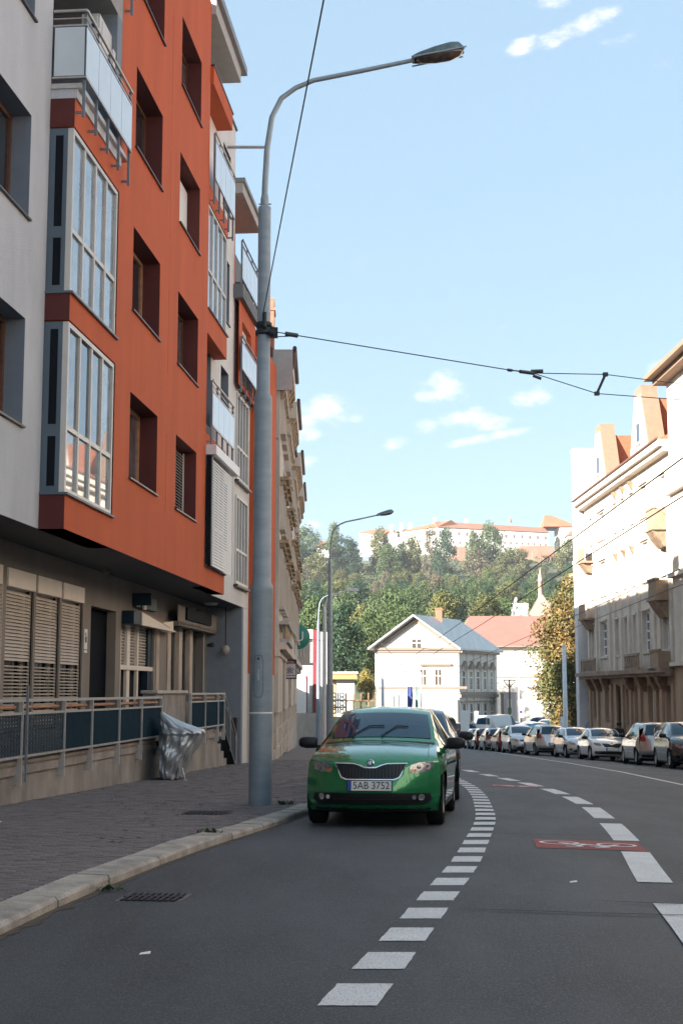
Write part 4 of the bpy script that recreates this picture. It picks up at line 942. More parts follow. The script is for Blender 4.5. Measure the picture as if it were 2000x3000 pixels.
# white building beyond, standing proud of the facade line
WB=thing('white_building','plain white building end standing forward beyond the sandstone facade','building')
wx0=15.2; ww=M('white_plaster',(.68,.67,.68),.8,var=.1,vs=.8)
MB().box(wx0,27,88.2,89.3,-3.6,16.85).build('wall',ww,WB); MB().box(wx0-.06,27,88.15,89.35,16.852,17.0).build('coping',ww,WB)
gm=M('blue_graffiti',(.12,.25,.5),.6)
MB().tube([(15.55,88.17,-1.4),(15.6,88.17,-.9),(15.75,88.17,-.75),(15.8,88.17,-1.2),(15.65,88.17,-1.5),(15.9,88.17,-1.7),(15.95,88.17,-1.1)],.018,5).build('graffiti',gm,WB)
# ================================================================ HOUSES BEHIND
whouse=M('white_house_stucco',(.62,.565,.50),.85,var=.06,vs=.8,bump=.2,bs=20)
greyroof=M('pale_sheet_roof',(.64,.61,.57),.5,var=.12,vs=.6,stretch=(4,.3,1))
trim=M('beige_trim',(.27,.21,.165),.8)
HA=thing('gabled_house','white gabled house with pale sheet roof at the end of the street','building',(0,0,0))
zg=-3.3
xa,xb=3.29,11.53; Y0=135; ze=5.48; zp=8.55; L=9.6; sx=.5
def sh(x,y,z): return (x+sx*(y-Y0),y,z)
m=MB(); xm=7.35
m.add([(xa,Y0,zg),(xb,Y0,zg),(xb,Y0,ze),(xm,Y0,zp-.25),(xa,Y0,ze),sh(xa,Y0+L,zg),sh(xb,Y0+L,zg),sh(xb,Y0+L,ze),sh(xm,Y0+L,zp-.25),sh(xa,Y0+L,ze)],[(0,1,2,3,4),(9,8,7,6,5),(1,6,7,2),(0,4,9,5)])
m.build('wall',whouse,HA)
ov=.7
def slope(a,b,sgn):
    # roof sheet with thickness from eave a to ridge b
    n=.18; y0,y1=Y0-ov,Y0+L+ov
    vs=[sh(a[0],y0,a[1]),sh(b[0],y0,b[1]),sh(b[0],y1,b[1]),sh(a[0],y1,a[1])]
    vs+=[(p[0],p[1],p[2]+n) for p in vs]
    return MB().add(vs,[(3,2,1,0),(4,5,6,7),(0,1,5,4),(1,2,6,5),(2,3,7,6),(3,0,4,7)] if sgn>0 else [(0,1,2,3),(7,6,5,4),(4,5,1,0),(5,6,2,1),(6,7,3,2),(7,4,0,3)])
rr=slope((xb+.45,ze-.25),(xm,zp),1).build('roof',greyroof,HA); slope((xa-.40,ze-.25),(xm,zp-.002),-1).build('roof',greyroof,HA)
MB().box(9.6,10.2,139,139.7,7.3,9.5).box(9.55,10.25,138.95,139.75,9.5,9.62).build('chimney',brick,rr)
MB().box(xa-.1,xb+.12,Y0-.25,Y0-.002,ze-.25,ze-.02).box(xa-.1,xb+.12,Y0-.14,Y0-.002,ze-.50,ze-.252).build('cornice',trim,HA)
for sgn,ex in ((1,xb),(-1,xa)):
    e0=(ex,ze); d=Vector((xm-ex,0,zp-.25-ze)); 
    MB().add([(ex,Y0-.12,ze),(xm,Y0-.12,zp-.25),(xm,Y0-.12,zp-.55),(ex+ (-.6 if sgn>0 else .6),Y0-.12,ze),(ex,Y0-.002,ze),(xm,Y0-.002,zp-.25),(xm,Y0-.002,zp-.55),(ex+(-.6 if sgn>0 else .6),Y0-.002,ze)],[(0,1,2,3) if sgn<0 else (3,2,1,0),(3,2,6,7) if sgn<0 else (7,6,2,3)]).build('gable_moulding',trim,HA)
hw=M('house_window_frame',(.70,.66,.60),.5); hp_=M('house_pane',(.09,.07,.055),.1,spec=.6)
def hwin(x,y,w,z0,z1,cols,rows): return window(HA,x,x+w,z0,z1,y,hw,hp_,cols,rows,.1,depth=.08)
hwin(at(1204,1900,Y0).x,Y0-.05,1.1,at(0,1905,Y0).z,at(0,1870,Y0).z,2,(.62,.38))
for x in (1226,1270): hwin(at(x,1900,Y0).x,Y0-.05,.82,at(0,2010,Y0).z,at(0,1959,Y0).z,2,(.6,.4))
MB().box(at(1215,0,Y0).x,at(1300,0,Y0).x,Y0-.2,Y0-.002,at(0,1950,Y0).z,at(0,1944,Y0).z).build('hood',trim,HA)
MB().box(at(1136,0,Y0).x,at(1172,0,Y0).x,Y0-.03,Y0-.001,at(0,2008,Y0).z,at(0,1962,Y0).z).build('blind_panel',M('blank_panel',(.62,.58,.55),.8),HA)
MB().box(at(1100,0,Y0).x,at(1343,0,Y0).x,Y0-.12,Y0-.002,at(0,2018,Y0).z,at(0,2011,Y0).z).build('string_course',trim,HA)
MB().box(at(1100,0,Y0).x,at(1226,0,Y0).x,Y0-.06,Y0-.001,zg,at(0,2022,Y0).z).build('grey_base',M('grey_green_base',(.42,.44,.43),.7),HA)
MB().box(at(1245,0,Y0).x,at(1312,0,Y0).x,Y0-2.2,Y0-.01,zg,at(0,2046,Y0).z).build('porch',whouse,HA)
MB().box(at(1283,0,Y0).x,at(1294,0,Y0).x,Y0-.05,Y0-.001,at(0,2043,Y0).z,at(0,2034,Y0).z).build('vent',M('vent_grey',(.3,.3,.3)),HA)
# shaded side wall with arched windows
sdv=Vector((sx,1,0)).normalized(); nn=Vector((sdv.y,-sdv.x,0))
SW=bpy.data.objects.new('side_wall',None); C.objects.link(SW); SW.parent=HA; SW.location=(xb,Y0,0); SW.rotation_euler=(0,0,math.atan2(sdv.y,sdv.x))
Ls=L/sdv.y
MB().box(0,Ls,-.35,0,ze-.5,ze-.2).box(0,Ls,-.2,0,.6,.9).box(0,Ls,-.12,0,1.0,1.12).build('cornice',trim,SW)
for k in range(5):
    u=.85+k*1.95
    window(SW,u-.1,u+.85,1.3,3.3,-.03,hw,glassc,1,(.65,.35),.12,depth=.06); window(SW,u-.1,u+.85,-2.3,.1,-.03,hw,glassc,1,(.6,.4),.12,depth=.06)
    MB().prism([(u-.4,3.45),(u+1.15,3.45),(u+.375,4.2)],'y',-.28,0).build('pediment',trim,SW); MB().box(u-.5,u+1.25,-.22,0,.12,.28).build('hood',trim,SW)
    MB().box(u+1.08,u+1.36,-.1,0,1.12,ze-.5).box(u+1.08,u+1.36,-.1,0,zg,.6).build('pilaster',whouse,SW)
for c_ in list(SW.children):
    mw=SW.matrix_basis@c_.matrix_basis; c_.parent=HA; c_.matrix_basis=mw
bpy.data.objects.remove(SW)
# small pavilion with lattice lamp
pv2=thing('gate_lodge','small pale lodge with a green poster beside the gabled house','building'); q=at(1485,2100,141)
MB().box(q.x-.3,q.x+.95,141,144,-3.4,at(0,2032,141).z).box(q.x-.4,q.x+1.05,140.9,144.1,at(0,2032,141).z+.002,at(0,2028,141).z).build('wall',M('lodge_pinkish',(.55,.49,.46),.8,var=.1),pv2)
MB().box(q.x+.0,q.x+.5,140.93,140.99,at(0,2095,141).z,at(0,2048,141).z).build('poster_frame',hw,pv2); MB().box(q.x+.05,q.x+.45,140.9,140.928,at(0,2091,141).z,at(0,2073,141).z).build('green_poster',M('poster_green',(.10,.26,.10),.6),pv2)
# pink-roofed building
pinkroof=M('pink_tile_roof',(.31,.135,.105),.85,var=.10,vs=.5,stretch=(1,1,3))
PB=thing('pink_roofed_building','long white building under a pale pink tiled roof behind the gabled house','building')
y=165; x0=at(1330,0,y).x; x1=at(1660,0,y).x; zr=at(0,1804,y).z; zee=at(0,1891,y).z
MB().box(x0,x1,y,y+12,-3.4,zee).build('wall',whouse,PB)
ridge=at(1362,0,y).x
pr=MB().add([(x0-.4,y-.6,zee-.05),(x1,y-.6,zee-.05),(x1,y+6,zr+.3),(ridge,y+6,zr+.3),(x0-.4,y+12.6,zee-.05),(x1,y+12.6,zee-.05)],[(0,1,2,3),(4,0,3),(5,4,3,2),(1,5,2),(0,4,5,1)]).build('roof',pinkroof,PB)
MB().box(x0,x1,y-.7,y-.1,zee-.2,zee-.06).box(x0,x1,y-.12,y-.002,at(0,1984,y).z,at(0,1981,y).z).build('cornice',trim,PB)
pwm=M('office_pane',(.33,.29,.28),.15,spec=.5)
for (xx) in (1513,1580):
    for (a,b) in ((1930,1907),(1977,1955)): window(PB,at(xx,0,y).x,at(xx+17,0,y).x,at(0,a,y).z,at(0,b,y).z,y-.05,hw,pwm,2,(1,),.09,depth=.06)
    window(PB,at(xx-6,0,y).x,at(xx+22,0,y).x,at(0,2033,y).z,at(0,2015,y).z,y-.05,hw,pwm,4,(1,),.09,depth=.06); MB().box(at(xx-8,0,y).x,at(xx+24,0,y).x,y-.5,y-.002,at(0,2014,y).z,at(0,2010,y).z).build('awning',M('awning_pink',(.5,.33,.28)),PB)
for k,yy_ in enumerate((1922,1972,2018)): 
    o=MB().box(0,.5,-.4,-.003,0,.35).build('air_conditioner',acc,None,(at(1553,0,y).x,y,at(0,yy_,y).z)); tag(o,['topmost','middle','lowest'][k]+' of three white air conditioners on the pink-roofed building wall','air conditioner','air conditioners on the white wall')
MB().box(x0+7,x1,y-1.2,y-.01,-3.4,at(0,2060,y).z).build('lower_front',whouse,PB); MB().box(x0+7,x1,y-1.4,y-1.201,at(0,2052,y).z,at(0,2044,y).z).build('orange_band',M('peach_band',(.6,.42,.3)),PB)
# church
CH=thing('church','brick church gable with slender spire and pale green roof behind the pink roof','church')
bk=M('church_brick',(.50,.30,.235),.85,var=.15); grn=M('green_copper_roof',(.36,.50,.44),.7,var=.1)
y=215; g=lambda x,yy: at(x,yy,y)
zb=6
MB().add([(g(1545,0).x,y,zb),(g(1630,0).x,y,zb),g(1630,1802),g(1588,1742),g(1582,1742),g(1548,1802)],[(0,1,2,3,4,5)]).add([(g(1545,0).x,y+1,zb),(g(1630,0).x,y+1,zb),at(1630,1802,y)+Vector((0,1,0)),at(1588,1742,y)+Vector((0,1,0)),at(1582,1742,y)+Vector((0,1,0)),at(1548,1802,y)+Vector((0,1,0))],[(5,4,3,2,1,0),]).build('gable',bk,CH)
for i in range(4): 
    x=1560+i*15; MB().box(g(x,0).x-.09,g(x,0).x+.09,y-.15,y-.001,zb,g(0,1790 if i in (0,3) else 1765).z).build('buttress',M('buttress_red',(.45,.22,.16),.8),CH)
c=g(1584,1745); MB().lathe([(.42,-1),(.36,2.2),(.46,2.25),(.42,2.6),(.001,4.6)],(c.x,y+.5,c.z),8).build('spire',bk,CH)
MB().add([g(1506,1802)+Vector((0,2,0)),g(1550,1802)+Vector((0,2,0)),g(1572,1755)+Vector((0,10,0)),g(1512,1755)+Vector((0,10,0))],[(0,1,2,3)]).add([g(1506,1802)+Vector((0,18,0)),g(1550,1802)+Vector((0,18,0)),g(1572,1755)+Vector((0,10,0)),g(1512,1755)+Vector((0,10,0))],[(3,2,1,0)]).box(g(1506,0).x,g(1550,0).x,y+2,y+18,zb-6,g(0,1802).z).build('roof',grn,CH)
MB().add([g(1499,1804),g(1507,1804),g(1514,1755),g(1511,1748),g(1508,1755)],[(0,1,2,3,4)]).add([p+Vector((0,1.2,0)) for p in (g(1499,1804),g(1507,1804),g(1514,1755),g(1511,1748),g(1508,1755))],[(4,3,2,1,0)]).build('pinnacle',M('pinnacle_stone',(.55,.47,.40)),CH)
# domed tower behind the right-hand facades
DT=thing('domed_tower','pale turquoise domed church tower edging out beside the white building','church tower'); p=at(1690,1760,205)
dm=M('dome_pale_green',(.52,.58,.56),.6,var=.1)
MB().lathe([(1.9,-14),(1.9,-1),(2.1,-.8),(2.1,-.4),(1.5,0),(1.5,2),(1.7,2.2),(1.6,3.0),(1.0,3.9),(.6,4.2),(.55,5.4),(.7,5.6),(.35,6.4),(.08,7.2),(.001,8.2)],(p.x,p.y,p.z),12).build('tower',dm,DT)
# ================================================================ HILL, CASTLE
soil=M('hill_soil_grass',(.12,.115,.06),.95,var=.45,vs=.05,col2=(.06,.08,.032))
HY=[150,180,220,260,320,400,480,530,560,600,680,900,1600]; HZ=[-3,1,6,11,18.5,28.5,39,50,57,58,55,38,-2]
def hillz(x,y):
    z=interp(list(zip(HY,HZ)),y)
    k=max(0,1-(abs(x-30)/300)**2)
    z=z*(.35+.65*k)
    if y>190: z+=1.2*math.sin(x*.045+y*.02)+.9*math.sin(x*.11-y*.05)
    return z-.5
hm=MB(); xs=[-320+16*i for i in range(48)]; ysx=[150+12*i for i in range(46)]+[720,800,950,1200,1600]
for yy in ysx:
    for xx in xs: hm.v.append((xx,yy,hillz(xx,yy)-(4.5 if yy<165 else 0)))
for j in range(len(ysx)-1):
    for i in range(len(xs)-1): k=j*len(xs)+i; hm.f.append([k,k+1,k+len(xs)+1,k+len(xs)]); hm.m.append(0); hm.sm.append(True)
tag(hm.build('hill',soil),kind='structure')
UG=[]
def undergrowth():
    rr=random.Random(77)
    for mi in (0,1,2):
        mb=MB()
        for k in range(330):
            Y=rr.uniform(195,535); x0=at(790,0,Y).x; x1=at(1760,0,Y).x; X=rr.uniform(x0,x1); p_=1000+X/Y*4035
            if 880<p_<1095 and 368<Y<448: continue
            h=rr.uniform(1.2,3.2); w=rr.uniform(1.5,3.6); z=hillz(X,Y)
            for q in range(70):
                d=Vector((rr.gauss(0,1),rr.gauss(0,1),abs(rr.gauss(0,.9)))).normalized(); p=Vector((X+d.x*w,Y+d.y*w,z+d.z*h)); s=rr.uniform(.22,.5)
                n=(d+Vector((rr.gauss(0,.5),rr.gauss(0,.5),rr.gauss(.2,.4)))).normalized(); t=n.orthogonal().normalized(); t.rotate(Matrix.Rotation(rr.uniform(0,6.28),3,n)); b=n.cross(t)
                mb.add([p-t*s,p-b*s*.6,p+t*s,p+b*s*.6],[(0,1,2,3)])
        tag(mb.build('undergrowth',LEAF[mi]),kind='stuff')
CA=thing('castle','long white castle with orange roofs along the hilltop','castle')
cwl=M('castle_white',(.66,.63,.58),.85,var=.06,vs=.1); crf=M('castle_orange_roof',(.36,.135,.065),.85,var=.12,vs=.2); crf2=M('castle_brown_roof',(.28,.13,.08),.85,var=.12,vs=.2); cbr=M('castle_brick',(.30,.16,.115),.9,var=.25,vs=.3)
D=560
def wing(pts,D0_,D1_,roofm,dep,rh,name='wing'):
    """pts: (x, y_ridge, y_eave, y_base) at both ends"""
    (xa_,ra,ea,ba),(xb_,rb_,eb,bb)=pts
    A=[at(xa_,v,D0_) for v in (ea,ba)]; B=[at(xb_,v,D1_) for v in (eb,bb)]
    d=(B[0]-A[0]); d.z=0; d.normalize(); n=Vector((-d.y,d.x,0))
    ra_=at(xa_,ra,D0_); rb2=at(xb_,rb_,D1_); off=n*dep
    def bk_(p): return p+off
    vs=[A[1]-Vector((0,0,6)),B[1]-Vector((0,0,6)),B[0],A[0],bk_(A[1])-Vector((0,0,6)),bk_(B[1])-Vector((0,0,6)),bk_(B[0]),bk_(A[0])]
    w=MB().add(vs,[(0,1,2,3),(1,5,6,2),(5,4,7,6),(4,0,3,7),(3,2,6,7)]).build(name,cwl,CA)
    Ra=ra_+off*.5; Rb=rb2+off*.5; o=Vector((0,0,.15)); e=n*-.5
    r=MB().add([A[0]+o+e,B[0]+o+e,Rb+o,Ra+o,bk_(A[0])+o,bk_(B[0])+o],[(0,1,2,3),(5,4,3,2),(0,3,4),(1,5,2)]).build('roof',roofm,w)
    return w,A,B,d,n
w1_,A,B,d_,n_=wing([(1122,1556,1566,1585),(1280,1521,1546,1590)],585,552,crf,14,3)
def cwin(parent,A,B,rows,n,t0,t1,w,h,D0_,D1_):
    nrm=(B[0]-A[0]); nrm.z=0; nrm.normalize(); nv=Vector((nrm.y,-nrm.x,0))
    for f in rows:
        for i in range(n):
            t=t0+(t1-t0)*i/(n-1); p=A[0].lerp(B[0],t)+Vector((0,0,-1))*f+nv*.12; e=nrm*w/2
            MB().add([p-e,p+e,p+e-Vector((0,0,h)),p-e-Vector((0,0,h))],[(3,2,1,0)]).build('window',M('castle_window',(.16,.12,.10),.4),parent)
cwin(w1_,A,B,(.8,),6,.3,.92,.8,1.3,585,552)
w2_,A,B,d_,n_=wing([(1280,1521,1546,1600),(1606,1541,1562,1592)],552,556,crf2,15,3)
cwin(w2_,A,B,(1.3,),14,.05,.97,.8,1.5,552,556); cwin(w2_,A,B,(4.3,),9,.55,.97,.7,1.0,552,556); cwin(w2_,A,B,(5.2,8.0),5,.08,.32,.7,1.0,552,556)
w3_,A,B,d_,n_=wing([(1052,1551,1562,1590),(1122,1548,1568,1592)],590,580,crf,12,3)
w4_,A,B,d_,n_=wing([(925,1598,1606,1620),(966,1598,1608,1622)],548,545,crf,8,3)
tw=thing('castle_tower','square white castle tower with steep orange pyramid roof at the right end of the castle','castle tower')
x0=at(1612,0,D).x; x1=at(1652,0,D).x; zt=at(0,1543,D).z
MB().box(x0-1,x1,D,D+14,50,zt).build('wall',cwl,tw); ap=at(1615,1506,D)
MB().add([(x0-7.5,D-.8,zt),(x1+.8,D-.8,zt),(x1+.8,D+15,zt),(x0-7.5,D+15,zt),(ap.x-2,D+7,ap.z+.4),(ap.x+1,D+7,ap.z+.4)],[(0,1,5,4),(1,2,5),(2,3,4,5),(3,0,4)]).build('roof',crf,tw)
MB().box(x1,x1+.9,D+2,D+5,zt-6,zt-5).build('bay',crf,tw)
for (x,yy) in ((1146,1540),(1174,1536),(1202,1534),(1273,1520),(1365,1524)): p=at(x,yy,572); MB().box(p.x-.7,p.x+.7,p.y,p.y+2,p.z-3,p.z+.6).build('chimney',cwl,CA)
p=at(1494,1530,560); MB().lathe([(.6,0),(.5,1),(.1,1.4),(.05,3),(.001,3.2)],(p.x,p.y,p.z),8).build('roof_turret',crf2,CA)
for (xa_,xb_,yt,yb,Dd,lab) in ((1522,1621,1599,1634,545,'right'),(1325,1366,1600,1640,546,'centre')):
    a,b=at(xa_,yt,Dd),at(xb_,yt,Dd); MB().box(a.x,b.x,Dd,Dd+6,a.z-14,a.z).box(a.x+(b.x-a.x)*.35,b.x+.3,Dd-3,Dd,a.z-14,a.z-2.5).build('bastion',cbr,CA)
a=at(1580,1626,540); b=at(1650,1626,540); MB().box(a.x,b.x,538,541,a.z-.5,a.z).build('terrace_roof',crf,CA)
for k in range(8): x=a.x+(b.x-a.x)*k/7; MB().box(x-.2,x+.2,538.5,539,a.z-4,a.z-.5).build('terrace_post',cbr,CA)
for (x,y_,w_,lab) in ((945,1592,38,'small orange hipped roof among the trees left of the castle'),(1680,1560,34,'orange roofed house at the right end of the hilltop')):
    o=thing('hill_house',lab,'house'); p=at(x,y_,552); hw_=w_/2*552/4000
    MB().box(p.x-hw_,p.x+hw_,552,562,p.z-8,p.z-1.3).build('wall',cwl,o); MB().add([(p.x-hw_-.5,551.5,p.z-1.3),(p.x+hw_+.5,551.5,p.z-1.3),(p.x+hw_+.5,562.5,p.z-1.3),(p.x-hw_-.5,562.5,p.z-1.3),(p.x,557,p.z+1.8)],[(0,1,4),(1,2,4),(2,3,4),(3,0,4)]).build('roof',crf,o)
for (xa_,ya,xb_,yb,Dd,lab) in ((1045,1618,1098,1655,500,'bare earth slope above the vineyard'),(868,1655,915,1668,470,'bare pinkish earth patch at the left edge of the hill')):
    pass
# ================================================================ TREES
def leafmat(name,c,c2): 
    m=M(name,c,.6,var=0,col2=c2,vs=.55,spec=.3,vmin=.35,vmax=.65); b=m.node_tree.nodes['Principled BSDF']
    b.inputs['Subsurface Weight'].default_value=0; b.inputs['Transmission Weight'].default_value=0
    return m
bark=M('bark',(.085,.065,.05),.9,var=.3,vs=5)
LEAF=[leafmat('leaf_mid_green',(.085,.115,.038),(.05,.085,.03)),leafmat('leaf_olive',(.13,.125,.045),(.075,.09,.03)),leafmat('leaf_dark_green',(.035,.068,.032),(.02,.045,.024)),leafmat('leaf_yellow_green',(.17,.155,.05),(.10,.115,.035)),leafmat('leaf_rust',(.22,.13,.045),(.115,.10,.03)),leafmat('leaf_dry_grey',(.145,.12,.075),(.095,.085,.05))]
def crown_mesh(name,seed,h,w,n,leaf,mat,lo=.18,gaps=.0,cl=26,shape='round'):
    rr=random.Random(seed); cs=[]
    for i in range(cl):
        for _ in range(30):
            z=rr.random(); rad=(math.sin(PI*min(1,(z*.88+.09)))**.65)*(1 if shape!='cone' else (1.15-z))
            a=rr.uniform(0,2*PI); r=w/2*rad*math.sqrt(rr.uniform(.12,1))*.86
            p=Vector((r*math.cos(a),r*math.sin(a),h*(lo+(1-lo)*z)))
            if all((p-c[0]).length>w*.12 for c in cs): break
        cs.append((p,w*rr.uniform(.11,.21)))
    mb=MB(); per=n//cl
    for c,r in cs:
        for k in range(per):
            d=Vector((rr.gauss(0,1),rr.gauss(0,1),rr.gauss(0,.85))).normalized()
            p=c+d*r*(rr.uniform(.55,1.08))
            nrm=(d*.7+Vector((rr.gauss(0,.5),rr.gauss(0,.5),rr.gauss(.25,.5)))).normalized()
            t=nrm.orthogonal().normalized(); t.rotate(Matrix.Rotation(rr.uniform(0,6.28),3,nrm)); b=nrm.cross(t); s=leaf*rr.uniform(.6,1.3)
            mb.add([p-t*s,p-b*s*.55,p+t*s,p+b*s*.55],[(0,1,2,3)])
    return mb.mesh(name,mat),cs
def trunk_mesh(cs,h,r,seed):
    rr=random.Random(seed); mb=MB(); mb.tube([(0,0,-1.5),(0,0,h*.15),(rr.uniform(-.2,.2),rr.uniform(-.2,.2),h*.45),(0,0,h*.72)],[r*1.2,r,r*.7,r*.25],7)
    for c,q in cs[::3]: mb.tube([(0,0,h*.3),Vector((c.x*.5,c.y*.5,h*.3+(c.z-h*.3)*.65)),c],[r*.5,r*.3,r*.08],5)
    return mb.mesh('trunk',bark)
VAR=[]
for i,(h,w,n,lf,mi,shape) in enumerate([(12,8.8,6000,.27,0,'round'),(11,9,6000,.27,1,'round'),(13,8.4,6000,.27,2,'round'),(10,8.8,6000,.26,3,'round'),(12,8,4800,.25,5,'round'),(14,7.6,6000,.27,0,'round'),(9,8,5000,.26,1,'round'),(13,9.8,7000,.27,0,'round'),(15,9.4,7000,.27,2,'round')]):
    me,cs=crown_mesh('crown',100+i,h,w,n,lf,LEAF[mi],cl=46,shape=shape,lo=.06); VAR.append((me,trunk_mesh(cs,h,.22,i),h,w))
def tree(name,label,v,loc,s,rz,group=None,sz=1,cat='tree'):
    t=thing(name,label,cat,loc,rz,group); t.scale=(s,s,s*sz)
    link('trunk',VAR[v][1],t); link('crown',VAR[v][0],t); return t
tr_=random.Random(21); used=[]
lbl=['mid green round-crowned tree in the wood on the castle hill','olive green tree in the wood on the castle hill','dark green tree in the wood on the castle hill','yellowish green tree on the lower castle hill','thin greyish dry tree in the wood on the castle hill','pointed green tree in the wood on the castle hill','low olive bushy tree in the wood on the castle hill','broad green tree in the wood on the castle hill','tall dark tree in the wood on the castle hill']
HT=[]
rows_=[(205,10.5,[3,3,0,7,1]),(225,10,[3,0,7,0,1]),(248,9.5,[0,1,7,2,3]),(272,9,[0,5,8,1,7]),(298,9,[0,5,8,1,2]),(326,9,[0,1,8,5,4,7]),(356,9,[0,1,2,5,4,8]),(388,9,[1,0,2,4,6,7]),(420,9.5,[1,0,2,4,6,8]),(452,10,[0,1,4,6,2]),(486,11,[1,0,2,6,4])]
cnt=0
for (yy,sp,vs) in rows_:
    xl=at(800,0,yy).x; xr=at(1760,0,yy).x; x=xl
    while x<xr:
        X=x+tr_.uniform(-2.5,2.5); Yy=yy+tr_.uniform(-9,9); v=tr_.choice(vs); px_=1000+X/Yy*4035; 
        if yy>=420 and px_>1300 and px_<1420 and tr_.random()<.4: x+=sp*.5; continue
        vine=(870<px_<1105 and 372<Yy<445)
        s=tr_.uniform(.72,1.0)
        if vine or (1040<px_<1110 and Yy>430): x+=sp*.6; continue
        if yy>=452: s*=.72
        ztop=at(px_,interp([(205,1755),(300,1712),(400,1680),(486,1642)],Yy),Yy).z; s=min(s,max(.42,(ztop-hillz(X,Yy))/VAR[v][2]*tr_.uniform(.85,1.08)))
        HT.append(tree('hill_tree',lbl[v],v,(X,Yy,hillz(X,Yy)-.4),s,tr_.uniform(0,6.28),'trees on the castle hill: '+['mid green','olive','dark','yellowish','grey dry','pointed','low olive','broad','tall dark'][v],tr_.uniform(.85,1.15))); cnt+=1
        x+=sp*tr_.uniform(.62,.9)
# trees at the skyline, placed one by one (px of crown centre, px of crown top, depth, variant, width px)
for (px_,top,Dd,v,wp,lab) in [(888,1552,505,7,95,'big rounded tree at the left end of the skyline beside the house row'),(978,1540,520,0,48,'slim tree on the skyline behind the second street lamp'),(1015,1580,510,2,80,'dark rounded tree on the skyline right of the second lamp'),(1112,1556,515,1,56,'olive tree standing before the left castle wing'),(1140,1598,500,0,70,'green tree below the left castle wing'),(1205,1578,505,6,60,'tree in front of the castle wing bend'),(1262,1552,500,4,50,'thin airy tree before the corner of the castle'),(1300,1556,480,8,62,'tall dark tree below the castle corner'),(1432,1542,505,7,76,'large round tree in front of the long castle wing'),(1385,1562,500,0,44,'tree left of the large tree before the long wing'),(1400,1615,470,4,85,'greyish tree below the long castle wing'),(1500,1610,490,1,90,'olive tree below the right part of the castle'),(1660,1585,500,6,70,'olive tree below the castle tower'),(1180,1590,512,2,50,'dark tree before the bend of the left wing'),(880,1600,480,2,80,'dark tree on the left hillside next to the house row'),(930,1625,470,1,70,'olive tree on the left hillside above the vineyard')]:
    p=at(px_,top,Dd); z0=hillz(p.x,Dd)-.4; h=max(4,p.z-z0); w=wp*Dd/4000
    t=tree('hill_tree',lab,v,(p.x,Dd,z0),1,px_*.1); t.scale=(w*1.25/VAR[v][3],w*1.25/VAR[v][3],h/VAR[v][2]*1.0)
undergrowth()
# labels that say where on the hill each tree stands
ORD=['leftmost','second from left','third from left','fourth from left','fifth from left','sixth from left','seventh from left','eighth from left','ninth from left','tenth from left','eleventh from left','twelfth from left']
KN={l:k for l,k in zip(lbl,['mid green','olive','dark green','yellowish','greyish dry','pointed green','low olive','broad green','tall dark'])}
bins={}
for t in HT:
    p_=1000+t.location.x/t.location.y*4035; y_=t.location.y
    band='at the foot of the hill' if y_<235 else 'low on the slope' if y_<285 else 'halfway up the hill' if y_<372 else 'high on the slope' if y_<436 else 'just under the castle'
    anc='by the second lamp' if p_<970 else 'above the striped building' if p_<1090 else 'above the gabled house' if p_<1280 else 'above the pink roof' if p_<1480 else 'above the church' if p_<1620 else 'beside the right facades'
    bins.setdefault((KN[t['label']],band,anc),[]).append(t)
for (k_,b_,a_),L_ in bins.items():
    L_.sort(key=lambda t:t.location.x/t.location.y)
    for i,t in enumerate(L_): t['label']=k_+' tree '+b_+' '+a_+('' if len(L_)==1 else ', '+(ORD[i] if i<len(L_)-1 or len(L_)>len(ORD) else 'rightmost'))
# vineyard rows
vg=leafmat('vine_leaf',(.07,.10,.03),(.05,.08,.025)); 
for k in range(7):
    mb=MB(); rr=random.Random(300+k); yv=378+k*9
    xa_,xb_=at(872,0,yv).x,at(1085,0,yv).x
    for i in range(420):
        x=rr.uniform(xa_,xb_); p=Vector((x,yv+rr.uniform(-.5,.5),hillz(x,yv)+rr.uniform(.2,2.2))); s=rr.uniform(.25,.5)
        n=Vector((rr.gauss(0,.6),rr.gauss(-.5,.6),rr.gauss(.6,.5))).normalized(); t=n.orthogonal().normalized(); b=n.cross(t); mb.add([p-t*s,p-b*s*.6,p+t*s,p+b*s*.6],[(0,1,2,3)])
    tag(mb.build('vine_row',vg),['lowest row of green vines on the terraced hillside','second lowest vine row on the terraced hillside','third vine row from below on the terraced hillside','middle vine row on the terraced hillside','third vine row from above on the terraced hillside','second highest vine row on the terraced hillside','highest row of green vines on the terraced hillside'][k],'vine row','vine rows on the castle hill')
# chestnut by the car park
me,cs=crown_mesh('crown',501,13.6,8.4,34000,.135,LEAF[4],cl=64,lo=.10); me2,_=crown_mesh('crown',502,13.3,8.0,26000,.135,LEAF[1],cl=52,lo=.10)
CT=thing('chestnut_tree','tall chestnut with rusty autumn leaves beside the white building end','tree',(at(1662,0,116).x,116,-3.0))
link('crown',me,CT); link('crown',me2,CT); link('trunk',trunk_mesh(cs,15,.35,77),CT)
